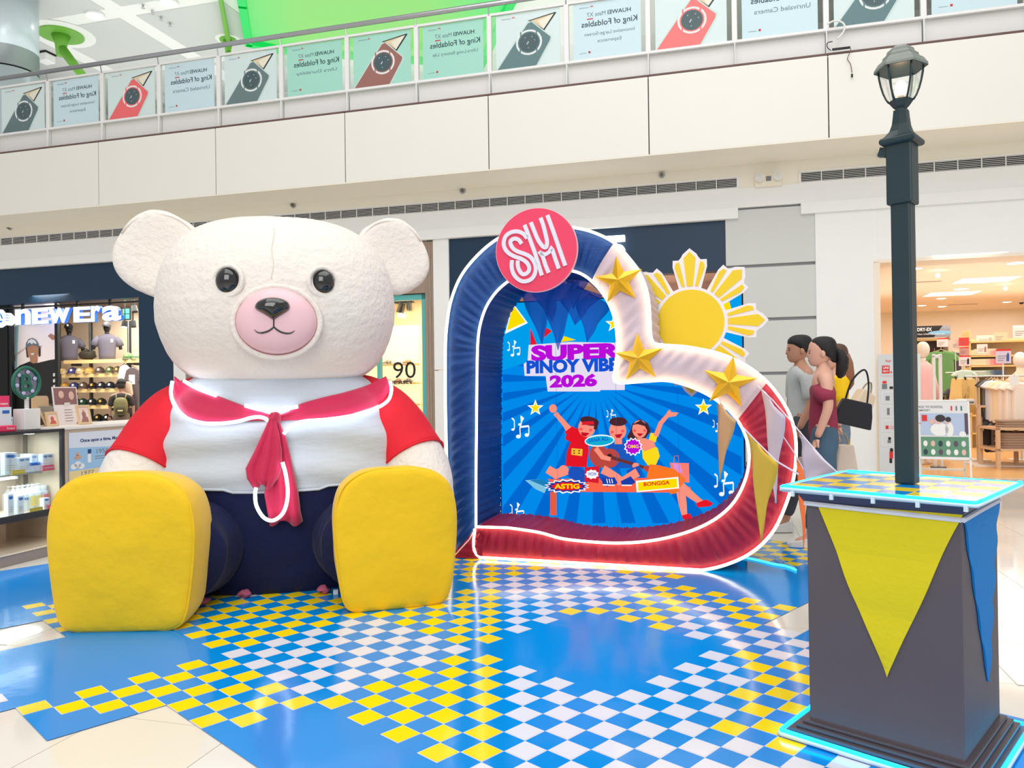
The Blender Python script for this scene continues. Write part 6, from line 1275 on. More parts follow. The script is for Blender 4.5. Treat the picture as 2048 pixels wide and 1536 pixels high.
    for s in (-1, 1): MB().tube([(s*.19, 0, z-.4), (s*.28, .0, z-.65), (s*.30, -.05, z-.9)], [.06, .06, .065], 12).build('sleeve', pk, t, smooth=True); MB().tube([(s*.3, -.05, z-.9), (s*.3, -.08, z-1.02)], .03, 8).build('hand', mw, t, smooth=True); MB().tube([(s*.09, 0, .6), (s*.09, 0, .05), (s*.09, -.06, .03)], [.07, .045, .04], 10).build('leg', mw, t, smooth=True)
    # header sign and green tee wall unit
    d = 4.2; a, c = Wp(1826, 668, d), Wp(1899, 651, d); t = thing('header_sign', 'black DRY-EX sign over the green tee wall unit', 'sign', W.w(a[0], d-.05), W.rz); zl = Wp(1860, 675, d)[1]; zh = Wp(1860, 652, d)[1]; b = MB(); L = c[0]-a[0]
    b.use(M_ink).bb(0, L, 0, .04, zl, zh); b.use(mat('sign_grey_smoke', (150, 150, 160), .5)).prism([(L*.55, zl), (L, zl), (L, zh), (L*.8, zh)], -.002, 0); b.use(mat('sign_smoke_blue', (130, 190, 230), .5)).sph((L*.72, -.002, zl+.08), .2, .002, .04, 12, 6); b.use(M_white); txt(b, 'DRY-EX', (L*.1, L*.5, zl+(zh-zl)*.55, zl+(zh-zl)*.85), -.006, .03); txt(b, 'ULTRA STRETCH DRY-EX', (L*.02, L*.85, zl+(zh-zl)*.22, zl+(zh-zl)*.34), -.006, .01); b.build('sign_panel', None, t)
    MB().bb(L*.1, L*.9, .04, .3, zl+.02, zl+.06).build('bracket', M_black, t)
    x0_, x1_ = gx(1822, d), gx(1903, d); t = thing('wall_unit', 'dark backed wall unit with oak shelves and green tees', 'shelf unit', W.w(x0_, d), W.rz); L = x1_-x0_; MB().bb(0, L, .35, .4, 0, zl).build('back_panel', mat('unit_dark_back', (92, 80, 78), .6), t)
    for z in (.25, .75, gz(1860, 775, d), zl-.02): MB().bb(0, L, 0, .36, z-.035, z).build('shelf', M_pine, t)
    MB().bb(L-.04, L, 0, .38, 0, zl).build('side_panel', mat('unit_grey_side', (214, 200, 190), .5), t)
    hanging('large green tee hanging in the wall unit', 1882, 702, d-.02, .42, .85, (104, 156, 96), 'leaf_green'); hanging('second green tee behind the security gate', 1869, 706, d+.12, .42, .8, (84, 136, 84), 'mid_green')
    hanging('dark tee hanging right of the green tees', 1902, 704, d+.1, .4, .7, (70, 66, 76), 'dark_grey', .5)
    # price signs on stands
    def sign(lab, px0, py0, px1, py1, d, bg, hd=True, s=None, post=True):
        a = Wp(px0, py1, d); c = Wp(px1, py0, d); w_, h_ = c[0]-a[0], c[1]-a[1]; t = thing('price_sign', lab, 'sign', W.w(a[0], d, a[1]), W.rz, None)
        b = MB().use(mat('sign_%d_%d_%d' % bg, bg, .5)); b.bb(0, w_, 0, .008, 0, h_)
        if hd: b.use(MATS['logo_red']).bb(0, w_, -.002, 0, h_*.88, h_)
        b.use(M_gray)
        for k in range(3): b.bb(w_*.12, w_*(.5+.1*k), -.002, 0, h_*(.2+.15*k), h_*(.24+.15*k))
        if s: b.use(s).prism([(w_*.68, h_*.15), (w_*.86, h_*.15), (w_*.88, h_*.6), (w_*.8, h_*.78), (w_*.7, h_*.6)], -.002, 0)
        b.build('sign_sheet', None, t)
        if post: MB().bb(w_*.45, w_*.52, .008, .03, -.45, h_*.5).build('sign_post', M_whitem, t)
    wh = (246, 226, 226)
    sign('white price sign under the black header sign', 1874, 676, 1896, 694, 3.9, wh, post=False); sign('red sale sign on the aisle end', 1918, 675, 1938, 692, 3.3, (232, 66, 66), False); sign('pale sign left of the red sale sign', 1905, 680, 1918, 698, 3.35, (226, 206, 196), False)
    sign('small framed sign under the red sale sign', 1919, 694, 1938, 711, 3.0, (206, 150, 140)); sign('white sign with dark figure above the mint blouse', 1918, 711, 1941, 732, 2.7, wh, True, M_ink); sign('white sign with pink figure near the back wall', 1953, 670, 1988, 688, 5.6, (250, 226, 222), False, mat('pale_pink_fig', (240, 176, 180), .5), False)
    sign('white sign hanging above the folded cream stacks', 1954, 688, 1975, 707, 4.9, (248, 226, 222), False, mat('brown_fig', (170, 120, 100), .5), False); sign('pale blue sign with a figure in blue above the rack', 1992, 698, 2022, 727, 2.6, (214, 206, 226), True, mat('blue_fig', (70, 90, 170), .5)); sign('grey beige sign board near the back wall', 1988, 664, 2015, 684, 5.4, (216, 202, 180), False, None, False); sign('large poster at the upper right of the shop', 2026, 650, 2060, 676, 4.6, (246, 232, 232), False, mat('red_fig', (220, 90, 80), .5), False)
    # back wall shelving with folded clothes
    d = 5.2; x0_, x1_ = gx(1940, d), gx(2100, d); t = thing('oak_shelving', 'long oak wall shelving with cream, pink and mint folded clothes', 'shelf unit', W.w(x0_, d), W.rz); L = x1_-x0_; MB().bb(0, L, .42, .46, 0, gz(1960, 676, d)).build('back_panel', mat('shelving_back', (240, 216, 176), .6), t)
    lv = [gz(1960, y, d) for y in (711, 731, 751, 772)]
    for z in lv+[lv[0]+.28, .3, .65]: MB().bb(0, L, 0, .42, z-.03, z).build('shelf', M_pine, t)
    MB().bb(0, .03, 0, .45, 0, lv[0]+.5).build('side_panel', M_pine, t)
    n = 0
    for r_, (y, L_) in enumerate(((711, [(1951, 'cream', (250, 236, 206), 4), (1967, 'cream', (248, 230, 200), 5), (1982, 'pink', (240, 160, 170), 4)]), (731, [(1952, 'ivory', (252, 242, 214), 5), (1966, 'ivory', (250, 238, 208), 5), (1982, 'rose', (236, 140, 156), 5)]), (751, [(1951, 'mint', (190, 220, 204), 4), (1966, 'mint', (186, 216, 200), 4), (1983, 'slate', (90, 112, 150), 4)]), (772, [(1957, 'sage', (160, 190, 172), 3), (1975, 'cream', (246, 230, 200), 4)]))):
        for k, (px, nm, c, cnt) in enumerate(L_): stack('%s folded stack, %s on the %s wall shelf' % (nm, ['first', 'second', 'third'][k], ['top', 'second', 'third', 'fourth'][r_]), px, y+.0, d+.2, .42, cnt, c, nm, grp='folded stacks on the wall shelving', dd=.36, th=.025)
    # mint blouse with yellow trousers on a stand
    d = 2.5; t = fthing('clothing_rack', 'short rail stand holding the mint blouse and yellow trousers', 'rack', 1932, d+.05); zr = gz(1932, 745, d)
    MB().tube([(-.3, 0, zr), (.3, 0, zr)], .012, 8).build('rail', M_steel, t); MB().tube([(0, 0, 0), (0, 0, zr)], .016, 8).build('post', M_whitem, t); MB().bb(-.3, .3, -.2, .2, 0, .02).build('base', M_whitem, t)
    hanging('mint green blouse with short sleeves on the stand', 1928, 740, d-.05, .24, .30, (216, 236, 220), 'mint_blouse')
    for k, (px, wd, c, lab) in enumerate(((1920, .15, (242, 204, 130), 'left yellow trousers hanging from the rail'), (1940, .16, (246, 210, 140), 'right yellow trousers hanging from the rail'))):
        x, z = Wp(px, 757, d-.1); t = thing('trousers', lab, 'trousers', W.w(x, d-.1, z), W.rz); MB().prism([(-wd*.8, 0), (wd*.8, 0), (wd*1.25, -.55), (wd*.2, -.6), (0, -.2), (-wd*.2, -.6), (-wd*1.25, -.55)], -.03, .03).build('trouser_cloth', cloth('sand_yellow', c), t, mods=BEV(.012)); MB().bb(-wd*.5, -wd*.4, -.035, .035, -.02, .03).bb(wd*.4, wd*.5, -.035, .035, -.02, .03).build('clip', M_black, t)
    hanging('dark trousers and jacket behind the yellow pair', 1909, 775, d+.3, .3, .6, (62, 66, 84), 'night_blue', .6)
    # rack of tees at the right
    d = 1.7; t = fthing('clothing_rack', 'long front rack of hanging tees at the right edge', 'rack', 2010, d); zr = gz(2010, 752, d)
    MB().tube([(-.45, .35, zr), (.75, -.1, zr)], .014, 8).build('rail', M_steel, t); 
    for x, y in ((-.3, .3), (.6, -.05)): MB().tube([(x, y, 0), (x, y, zr)], .02, 8).build('post', mat('pale_oak_post', (226, 200, 168), .5), t)
    MB().bb(-.5, .8, -.25, .35, 0, .025).build('base', M_whitem, t)
    tees = [(1978, (40, 36, 36), 'black'), (1983, (96, 100, 92), 'dark olive'), (1989, (206, 212, 232), 'pale blue'), (1995, (232, 222, 214), 'stone'), (2003, (246, 222, 178), 'pale yellow'), (2012, (250, 228, 206), 'cream'), (2026, (255, 236, 220), 'ivory'), (2042, (252, 236, 222), 'off-white')]
    for k, (px, c, nm) in enumerate(tees): hanging('%s tee on the front rack, %s from its left end' % (nm, ['first', 'second', 'third', 'fourth', 'fifth', 'sixth', 'seventh', 'eighth'][k]), px, 758+min(k, 5)*1.2, d+.25-k*.07, .27, .60+.01*k, c, nm.replace(' ', '_')+'_tee', .25, 'tees on the front rack')
    for k, (px, c, nm) in enumerate(((1984, (52, 48, 50), 'black'), (1992, (150, 142, 148), 'grey'))):
        hanging('%s garment hanging low below the front rack tees' % nm, px, 840, d+.18, .3, .5, c, nm+'_low', .7)
    t = fthing('size_tag', 'white hanging tag on the front rack', 'tag', 2029, d-.35, gz(2029, 755, d)); MB().bb(-.06, .06, -.004, .004, -.12, .02).build('tag_card', M_white, t); MB().tube([(0, 0, .02), (0, 0, .06)], .003, 5).build('string', M_gray, t)
    # display bust at the upper right
    x, z = Wp(2040, 708, 2.6); t = thing('mannequin', 'cream mannequin bust at the far right edge', 'mannequin', W.w(x, 2.6, 0), W.rz+.3); MB().sph((0, 0, z-.1), .1, .11, .135, 18, 12).build('head', mw, t, smooth=True); MB().loft([se(20, .2, .12, z=z-1.0), se(20, .22, .13, z=z-.5), se(20, .23, .12, z=z-.42), se(20, .06, .06, z=z-.28), se(20, .05, .05, z=z-.2)]).build('torso', cloth('cream_knit', (250, 230, 206)), t, smooth=True); MB().cyl((0, 0, 0), (0, 0, z-1.0), .02).cyl((0, 0, 0), (0, 0, .02), .2).build('stand_pole', M_whitem, t)
    # low tables of folded trousers
    d = 1.55; x0_, x1_ = gx(1925, d+.9), gx(1995, d); t = thing('display_table', 'low oak display table stacked with black and white striped trousers', 'table', W.w(x0_+.1, d+.55), W.rz-.28); L = 1.3
    lv = (.31, .62, .93)
    for z in lv: MB().bb(0, L, -.3, .35, z-.035, z).build('table_board', mat('table_oak', (222, 186, 150), .5), t)
    for x in (.02, L*.5, L-.07): MB().bb(x, x+.05, -.3, -.25, 0, .93).build('leg', MATS['table_oak'], t); MB().bb(x, x+.05, .3, .35, 0, .93).build('leg', MATS['table_oak'], t)
    F4 = Frame(W.w(x0_+.1, d+.55).x, W.w(x0_+.1, d+.55).y, W.rz-.28); n = 0; od = ['first', 'second', 'third', 'fourth', 'fifth', 'sixth']
    for r_, z in enumerate(lv):
        for k in range(6 if r_ < 2 else 3):
            x = .18+k*.24+(.3 if r_ == 2 else 0); s = thing('folded_stack', 'black trousers with white tags, %s pile on the %s board of the low table' % (od[k], ['lowest', 'middle', 'top'][r_]), 'folded clothes', F4.w(x, -.12, z), F4.rz, 'black trouser piles on the low table')
            c = [(34, 32, 36), (56, 52, 58)][(k+r_) % 2]
            for q in range(6 if r_ < 2 else 4): MB().bb(-.095, .095, -.13, .13, q*.036, q*.036+.032).build('folded_garment', cloth('ink_%d' % ((k+r_) % 2), c), s); MB().bb(-.02+.01*(q % 2), .05, -.134, -.12, q*.036+.003, q*.036+.028).build('white_tag', M_white, s)
    d = .95; x0_ = gx(1990, d); t = thing('display_table', 'low oak display table with taupe folded trousers under the rack', 'table', W.w(x0_, d+.35), W.rz+.1)
    for z in (.31, .62): MB().bb(0, 1.1, -.3, .35, z-.035, z).build('table_board', MATS['table_oak'], t)
    for x in (.0, .5, 1.05): MB().bb(x, x+.05, -.3, -.25, 0, .62).build('leg', MATS['table_oak'], t); MB().bb(x, x+.05, .3, .35, 0, .62).build('leg', MATS['table_oak'], t)
    F5 = Frame(W.w(x0_, d+.35).x, W.w(x0_, d+.35).y, W.rz+.1)
    for r_, z in enumerate((.31, .62)):
        for k in range(2):
            s = thing('folded_stack', 'taupe trousers pile, %s on the %s board under the rack' % (['left', 'right'][k], ['lower', 'upper'][r_]), 'folded clothes', F5.w(.3+k*.5, -.08, z), F5.rz, 'taupe trouser piles')
            for q in range(6 if r_ == 0 else 3): MB().loft([se(20, .2*e_, .16*e_, .4, .01*sin(q*2), 0, q*.038+zz) for zz, e_ in ((0, .94), (.012, 1), (.026, 1), (.036, .94))]).build('folded_garment', cloth('taupe', (170, 142, 122)), s)
    t = fthing('paper_pad', 'small white box on the low table left end', 'box', 1930, 2.2, .935); MB().bb(-.12, .12, -.1, .1, 0, .09).build('box_body', M_white, t, mods=BEV(.004, 1)); MB().bb(-.1, .1, -.104, -.1, .02, .05).build('label', M_gray, t)
    # ceiling lamps of the shop
    sp = [(1832, 537, 0), (2033, 526, 1), (1963, 564, 1), (1922, 578, 1), (1883, 597, 0), (1844, 611, 0), (1884, 613, 0), (1971, 622, 0), (2014, 604, 0), (1937, 631, 0), (1908, 640, 0), (1781, 637, 0), (1761, 646, 0), (1895, 644, 0), (1926, 635, 2), (1876, 551, 2), (2011, 577, 2)]
    od2 = ['by the lamp post at the doorway top', 'large one near the top right edge', 'on the left of the right ceiling panel', 'under the bright ceiling panel', 'left of the grey air slot', 'leftmost of the middle row', 'right of the middle row', 'small one right of the air slot', 'near the black dome camera', 'small one deep in the shop', 'smallest one above the red sign', 'low at the left of the lamp post', 'lowest at the doorway left edge', 'next to the smallest one', 'ball shaped one deep in the shop', 'ball shaped one near the doorway', 'ball shaped one at the right']
    for k, (px, py, ty) in enumerate(sp):
        p = fl(px, py, 3.095); r = .11 if ty == 0 else .16
        if ty == 2: p = fl(px, py, 3.02); r = .035
        t = thing('ceiling_light', 'round shop ceiling lamp, '+od2[k], 'ceiling light', p, 0, 'clothes shop ceiling lamps')
        if ty == 2: MB().sph((0, 0, 0), r).build('lit_lens', M_lamp, t, smooth=True); MB().cyl((0, 0, .03), (0, 0, .08), .02).build('trim_ring', M_whitem, t)
        else: MB().cyl((0, 0, -.004), (0, 0, .005), r*.8).build('lit_lens', M_lamp, t); MB().lathe([(r, -.003), (r, .005)], 18).build('trim_ring', M_whitem, t)
    for k, (a, c, lab) in enumerate((((1932, 564), (2011, 556), 'bright square ceiling panel at the right'), ((1870, 591), (1936, 584), 'bright square ceiling panel in the middle'))):
        p = fl((a[0]+c[0])/2, (a[1]+c[1])/2, 3.095); t = thing('ceiling_panel_light', lab, 'ceiling light', p, W.rz); MB().bb(-.45, .45, -.35, .35, -.004, 0.004).build('lit_panel', mat('soft_lit_panel', (255, 246, 220), .5, emit=1.6), t); MB().bb(-.48, .48, -.38, .38, -.001, .005).build('panel_rim', M_whitem, t)
    p = fl(2043, 605, 3.05); t = thing('dome_camera', 'small black dome camera on the shop ceiling', 'camera', p); MB().sph((0, 0, 0), .05, .05, .04).build('dome', M_black, t); MB().cyl((0, 0, .0), (0, 0, .05), .06).build('mount_ring', M_whitem, t)
    for k, (px, py) in enumerate(((1925, 609), (1845, 564), (1955, 626))): p = fl(px, py, 3.095); t = thing('air_slot', ['grey air slot in the shop ceiling, right of the middle lamps', 'grey air slot near the doorway', 'grey air slot deep in the shop'][k], 'vent', p, W.rz); MB().bb(-.3, .3, -.04, .04, -.004, .003).build('slot', mat('slot_grey', (176, 150, 130), .6), t); MB().bb(-.32, .32, -.05, .05, 0, .004).build('slot_frame', M_whitem, t)
clothes_shop()
# ================================================================== people
def skin_body(name, pts, edges, m, parent, sub=2):
    me = bpy.data.meshes.new(name); me.from_pydata([p[:3] for p in pts], edges, []); me.materials.append(m)
    o = bpy.data.objects.new(name, me); COL.objects.link(o); o.parent = parent
    md = o.modifiers.new('Skin', 'SKIN'); md.use_smooth_shade = True
    for sv, p in zip(me.skin_vertices[0].data, pts): sv.radius = (p[3], p[4] if len(p) > 4 else p[3])
    me.skin_vertices[0].data[0].use_root = True
    s = o.modifiers.new('Sub', 'SUBSURF'); s.levels = sub; s.render_levels = sub
    return o
def person(label, p, rz, h, skin, hairc, top, bottom, kind='w', armL=None, armR=None, stride=.18, hair='pony', topk=None, cat='person', shoe=(230, 230, 230)):
    t = thing('person', label, cat, p, rz); k = h/1.7; S = lambda L: [(x*k, y*k, z*k)+tuple(r*k for r in rr) for x, y, z, *rr in L]
    ms = mat('skin_%d_%d_%d' % skin, skin, .5, var=.03); mh = mat('hair_%d_%d_%d' % hairc, hairc, .45, bump=.4, bs=60, stretch=(6, 6, .6)); sh = .165 if kind == 'w' else .19; hp = .095
    aL = armL or [(sh+.045, .0, 1.16), (sh+.05, -.03, .92)]; aR = armR or [(-sh-.045, .0, 1.16), (-sh-.05, -.03, .92)]
    pts = [(0, 0, .95, .11, .085), (0, 0, 1.12, .10, .08), (0, 0, 1.30, .14, .10), (0, .01, 1.40, .085, .07), (0, .005, 1.47, .05, .05), (0, -.01, 1.53, .05, .05),
           (sh, .01, 1.375, .055), (aL[0][0], aL[0][1], aL[0][2], .042), (aL[1][0], aL[1][1], aL[1][2], .028),
           (-sh, .01, 1.375, .055), (aR[0][0], aR[0][1], aR[0][2], .042), (aR[1][0], aR[1][1], aR[1][2], .028),
           (hp, 0, .88, .095), (hp, -stride*.45, .49, .062), (hp, -stride, .09, .038), (hp, -stride-.12, .04, .03),
           (-hp, 0, .88, .095), (-hp, stride*.3, .49, .062), (-hp, stride*1.3, .10, .038), (-hp, stride*1.3-.12, .05, .03)]
    E_ = [(0, 1), (1, 2), (2, 3), (3, 4), (4, 5), (3, 6), (6, 7), (7, 8), (3, 9), (9, 10), (10, 11), (0, 12), (12, 13), (13, 14), (14, 15), (0, 16), (16, 17), (17, 18), (18, 19)]
    skin_body('body', S(pts), E_, ms, t)
    # head: shaped lofted head with nose, brow, chin
    Hd = MB(); rings = []
    prof = [(1.475, .030, .030, -.035), (1.485, .045, .048, -.030), (1.505, .056, .070, -.018), (1.535, .064, .086, -.008), (1.57, .070, .095, 0), (1.61, .074, .098, .004), (1.65, .073, .098, .006), (1.68, .064, .085, .008), (1.70, .042, .055, .010), (1.706, .012, .016, .010)]
    for z, rx, ry, dy in prof:
        rg = []
        for i in range(24):
            a = 2*pi*i/24; x, y = rx*cos(a), ry*sin(a)+dy-.012
            if sin(a) < -.9 and 1.54 < z < 1.58: y -= .018
            if sin(a) < -.95 and 1.495 < z < 1.52: y -= .006
            rg.append((x*k, y*k, z*k))
        rings.append(rg)
    hd = Hd.loft(rings).build('head', ms, t, smooth=True, mods=SUB(1))
    dk = mat('eye_dark', (34, 26, 26), .3)
    for s in (-1, 1):
        MB().sph((s*.028*k, -.100*k, 1.585*k), .013*k, .006*k, .006*k, 10, 6).build('eye', dk, hd); MB().sph((s*.074*k, .0, 1.575*k), .010*k, .020*k, .030*k, 10, 8).build('ear', ms, hd, smooth=True); MB().tube([(s*.014*k, -.106*k, 1.602*k), (s*.042*k, -.096*k, 1.604*k)], .003*k, 5).build('brow', mh, hd)
    MB().sph((0, -.104*k, 1.525*k), .022*k, .006*k, .006*k, 10, 6).build('mouth', mat('lip_rose', (176, 96, 90), .4), hd)
    MB().loft([[(-.008*k, -.100*k, 1.59*k), (.008*k, -.100*k, 1.59*k), (.008*k, -.095*k, 1.59*k), (-.008*k, -.095*k, 1.59*k)], [(-.014*k, -.122*k, 1.553*k), (.014*k, -.122*k, 1.553*k), (.014*k, -.095*k, 1.548*k), (-.014*k, -.095*k, 1.548*k)]]).build('nose', ms, hd, smooth=True)
    # hands
    for sd, a in ((1, aL[1]), (-1, aR[1])):
        e = aL[0] if sd > 0 else aR[0]; dr = (V(a[:3])-V(e[:3])).normalized(); b = MB(); w0 = V(a[:3])*k; pc = w0+dr*.055*k
        M3 = dr.to_track_quat('Z', 'Y').to_matrix()
        HB = [(0, 0, 0, .022*k), (0, 0, .05*k, .026*k)]; HE = [(0, 1)]
        for q, (ox, ln) in enumerate(((-.026, .065), (-.009, .078), (.009, .075), (.026, .058))):
            n0 = len(HB); HB += [(ox*.9*k, 0, .08*k, .0095*k), (ox*1.05*k, -.008*k, (.08+ln*.5)*k, .0085*k), (ox*1.05*k, -.022*k, (.08+ln*.9)*k, .007*k)]; HE += [(1, n0), (n0, n0+1), (n0+1, n0+2)]
        n0 = len(HB); HB += [(.034*sd*k, -.012*k, .035*k, .0105*k), (.048*sd*k, -.024*k, .07*k, .0085*k)]; HE += [(0, n0), (n0, n0+1)]
        HB = [tuple(w0+M3 @ V(h_[:3]))+(h_[3],) for h_ in HB]; skin_body('hand', HB, HE, ms, t, 1)
    # hair
    if hair in ('pony', 'long'):
        rg = []
        for z, rx, ry, dy in ((1.50, .05, .03, .085), (1.535, .066, .055, .065), (1.56, .079, .086, .034), (1.60, .083, .103, .020), (1.65, .082, .108, .012), (1.69, .072, .095, .012), (1.715, .048, .062, .014), (1.722, .012, .018, .014)): rg.append([(rx*cos(a)*k, (ry*sin(a)+dy-.002+(.05*max(0, (1.645-z)/.06)**.5*max(0, -sin(a)) if z < 1.645 else 0))*k, z*k) for a in [2*pi*i/24 for i in range(24)]])
        MB().loft(rg).build('hair', mh, t, smooth=True, mods=SUB(1))
        if hair == 'pony': MB().tube([(0, .10*k, 1.60*k), (0, .135*k, 1.585*k), (0, .155*k, 1.53*k), (0, .15*k, 1.46*k), (0, .135*k, 1.40*k), (0, .13*k, 1.375*k)], [.022*k, .040*k, .050*k, .048*k, .036*k, .012*k], 14).build('ponytail', mh, t, smooth=True); MB().cyl((0, .098*k, 1.605*k), (0, .118*k, 1.597*k), .026*k).build('hair_band', M_ink, t)
        else: MB().tube([(0, .06*k, 1.60*k), (0, .085*k, 1.52*k), (0, .10*k, 1.42*k), (0, .11*k, 1.32*k), (0, .11*k, 1.27*k)], [.07*k, .075*k, .07*k, .055*k, .02*k], 16).build('long_hair', mat('hair_brown_ends', (150, 100, 72), .5, bump=.4, bs=60, stretch=(6, 6, .6)), t, smooth=True)
    else:
        rg = []
        for z, rx, ry, dy in ((1.545, .068, .05, .05), (1.57, .078, .075, .034), (1.60, .084, .10, .018), (1.64, .088, .114, .006), (1.68, .082, .108, .004), (1.712, .058, .075, .008), (1.722, .02, .025, .008)): rg.append([(rx*cos(a)*(1+.05*sin(i*5))*k, (ry*sin(a)+dy+(.075*max(0, -sin(a)) if z < 1.585 else 0))*k, z*k) for i, a in enumerate([2*pi*i/24 for i in range(24)])])
        MB().loft(rg).build('hair', mh, t, smooth=True, mods=SUB(1))
    # clothes
    mt = mat('cloth_%d_%d_%d' % top, top, .85, bump=.5, bs=9, bdist=.02, var=.06); mb2 = mat('cloth_%d_%d_%d' % bottom, bottom, .85, bump=.3, bs=30, var=.25, vs=5)
    lo = .93 if topk != 'long' else .80
    tops = [(0, 0, lo-.19, .14, .12), (0, 0, lo, .17, .135), (0, 0, 1.08, .135, .11), (0, 0, 1.27, .165, .118), (0, .01, 1.37, .13, .095), (sh, .01, 1.345, .075), (sh+.04, aL[0][1]*.5, 1.13, .066), (-sh, .01, 1.345, .075), (-sh-.04, aR[0][1]*.5, 1.13, .066), (0, .01, 1.45, .066, .06)]
    te = [(0, 1), (1, 2), (2, 3), (3, 4), (4, 5), (5, 6), (4, 7), (7, 8), (4, 9)]
    if topk == 'off':   # off the shoulder
        tops = [(0, 0, .81, .13, .11), (0, 0, .95, .155, .13), (0, 0, 1.10, .14, .115), (0, 0, 1.24, .175, .125), (0, .02, 1.34, .17, .11), (sh+.02, .0, 1.28, .085), (sh+.05, 0, 1.17, .078), (-sh-.02, .0, 1.30, .085), (-sh-.045, 0, 1.17, .075)]; te = [(0, 1), (1, 2), (2, 3), (3, 4), (4, 5), (5, 6), (4, 7), (7, 8)]
    skin_body('top', S(tops), te, mt, t)
    bt = [(0, 0, 1.08, .11, .09), (0, 0, .97, .15, .12), (hp, .005, .86, .115), (hp, -stride*.42, .50, .082), (hp, -stride*.95, .13, .062), (-hp, .005, .86, .115), (-hp, stride*.3, .50, .082), (-hp, stride*1.25, .14, .062)]
    skin_body('trousers', S(bt), [(0, 1), (1, 2), (2, 3), (3, 4), (1, 5), (5, 6), (6, 7)], mb2, t)
    for s, y in ((1, -stride), (-1, stride*1.3)): MB().loft([[(s*hp*k+x*k, (y+yy)*k, z*k) for x, z in ((-.042*q, 0.004), (.042*q, 0.004), (.04*q, hh), (-.04*q, hh))] for yy, q, hh in ((.07, .7, .08), (.03, 1, .1), (-.06, 1.05, .07), (-.15, .95, .05), (-.18, .6, .035))]).build('shoe', mat('shoe_%d_%d_%d' % shoe, shoe, .5), t, smooth=False, mods=BEV(.008, 2))
    return t
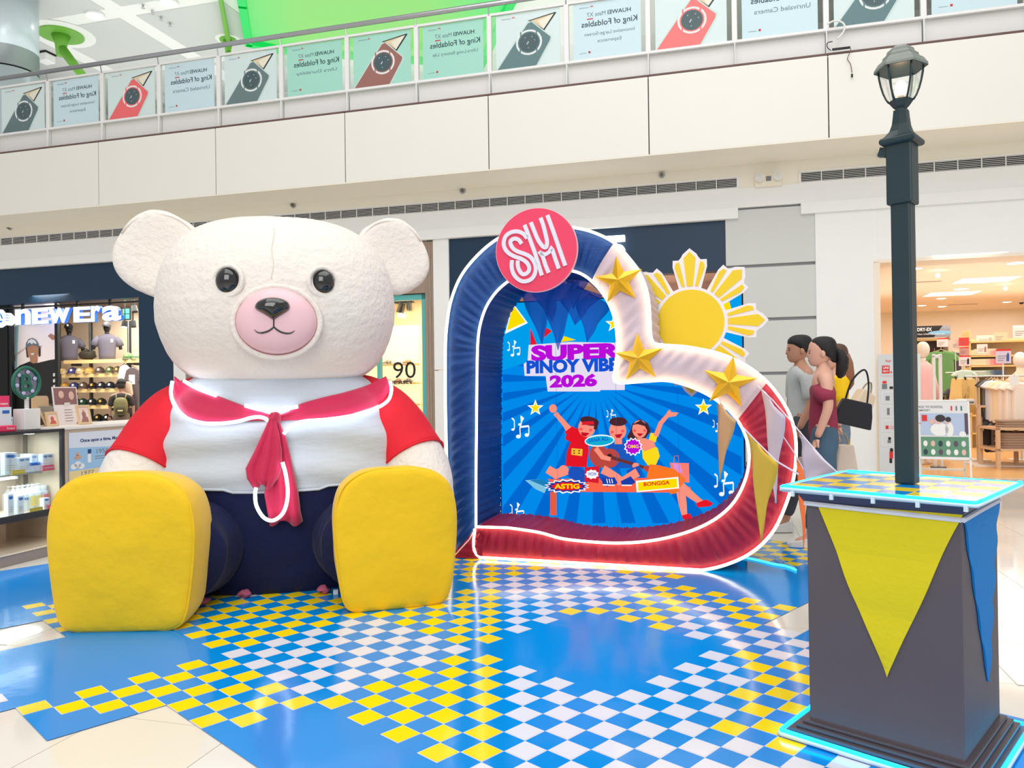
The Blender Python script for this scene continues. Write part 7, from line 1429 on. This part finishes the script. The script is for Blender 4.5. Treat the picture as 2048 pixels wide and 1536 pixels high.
def people():
    X = lambda px, Z: (px-1024)/FPX*Z
    sk = (222, 172, 150)
    person('person with black ponytail in maroon off-shoulder top and blue jeans with a black tote', (X(1645, 6.2), 6.2, 0), R(-106), 1.66, sk, (24, 20, 24), (150, 52, 78), (74, 104, 128), 'w', hair='pony', topk='off', armL=[(.215, .02, 1.14), (.225, -.07, .90)], stride=.12)
    person('person with short black hair in grey tee walking at the left of the group', (X(1600, 6.9), 6.9, 0), R(-92), 1.72, (190, 140, 116), (22, 20, 24), (196, 202, 202), (70, 74, 84), 'm', hair='short', topk='long', armL=[(.24, .02, 1.13), (.25, -.1, .90)])
    person('person with brown hair in a yellow top behind the ponytailed one', (X(1672, 7.35), 7.35, 0), R(-100), 1.66, sk, (92, 62, 50), (246, 200, 16), (120, 140, 160), 'w', hair='long', topk='long', stride=.1)
    # bags
    def bag(lab, px, py, Z, w_, h_, d_, c, rz, cat='bag', strap=None, name='tote_bag', flare=1.25, tail=None):
        z = CAMH-(py-767.7)*Z/FPX; t = thing(name, lab, cat, (X(px, Z), Z, z-h_/2), rz); m = mat('bag_%d_%d_%d' % c, c, .5, bump=.2, bs=14, alpha=.9 if cat == 'shopping bag' else 1)
        MB().loft([[(x*w_/2*(q), y*d_/2, zz*h_) for x, y in ((-1, -1), (1, -1), (1, 1), (-1, 1))] for zz, q in ((0, 1), (.5, (1+flare)/2*.98), (1, flare*.85))]).build('bag_body', m, t, mods=BEV(.012, 2))
        if strap: MB().tube(spline([(-w_*.3, 0, h_*.9), (-w_*.25, -.01, h_+strap*.6), (0, 0, h_+strap), (w_*.2, .01, h_+strap*.6), (w_*.28, 0, h_*.9)]), .008, 6).build('handle', mat('bag_strap_%d' % c[0], tuple(int(v*.7) for v in c), .5), t, smooth=True)
        return t
    t = bag('black tote bag hanging from the ponytailed person\'s shoulder', 1700, 827, 6.32, .30, .21, .10, (26, 28, 38), R(-8), strap=.26, flare=.85); t.rotation_euler[1] = R(14)
    bag('beige handbag of the person in yellow', 1716, 802, 7.1, .20, .20, .10, (226, 206, 180), R(20), strap=.1, name='handbag', flare=.9).rotation_euler[1] = R(30)
    bag('translucent plastic shopping bag with orange contents behind the jeans', 1683, 925, 6.6, .22, .30, .14, (232, 214, 200), R(10), 'shopping bag', .10, 'shopping_bag', .7); 
    z = CAMH-(938-767.7)*6.58/FPX; t = thing('snack_pack', 'orange pack inside the plastic shopping bag', 'food pack', (X(1682, 6.6), 6.6, z-.08), .2); MB().bb(-.08, .08, -.03, .03, 0, .09).build('pack', mat('orange_pack', (255, 160, 110), .5), t, mods=BEV(.02)); MB().bb(-.05, .05, -.034, -.03, .03, .06).build('label', M_white, t)
    bag('pale pink paper bag carried low by the person in grey', 1611, 942, 6.75, .16, .26, .09, (232, 204, 196), R(-5), 'shopping bag', .08, 'paper_bag', 1.15)
    # shopper in the cap shop
    d = 1.35; x = gx(243, d); z = gz(243, 763, d); t = person('person in dark tee and black cap seen from behind before the cap shelves', W.w(x, d, 0), W.rz+pi+.65, z-.01, (196, 150, 130), (40, 34, 34), (62, 58, 60), (120, 104, 92), 'm', hair='short', stride=.04)
    k = z/1.7; b = thing('backpack', 'olive green backpack worn by the shopper in the cap shop', 'backpack', W.w(x, d, 0), W.rz+pi+.65)
    ol = mat('olive_backpack_cloth', (128, 124, 84), .8, bump=.4, bs=18); MB().sph((0, .20*k, 1.14*k), .145*k, .085*k, .20*k, 20, 12, .7).build('pack_body', ol, b, smooth=True); MB().sph((0, .275*k, 1.06*k), .105*k, .035*k, .09*k, 16, 10, .7).build('front_pocket', mat('olive_dark_pocket', (84, 82, 58), .8), b, smooth=True)
    for s in (-1, 1): MB().tube([(s*.09*k, .17*k, 1.31*k), (s*.10*k, .10*k, 1.39*k), (s*.11*k, -.02*k, 1.415*k), (s*.12*k, -.13*k, 1.30*k), (s*.12*k, -.13*k, 1.12*k)], .016*k, 8).build('strap', ol, b, smooth=True)
    MB().bb(-.05*k, .05*k, .305*k, .315*k, 1.03*k, 1.06*k).build('pale_logo', mat('pale_logo_cream', (240, 226, 170), .5), b)
    cap('cap', 'black cap worn by the shopper with the backpack', 'cap', W.w(x, d, 1.635*k)+W.y*.0, W.rz+pi+.65, (34, 34, 36), (28, 28, 30), 1.08*k, logo=(220, 210, 190))
people()
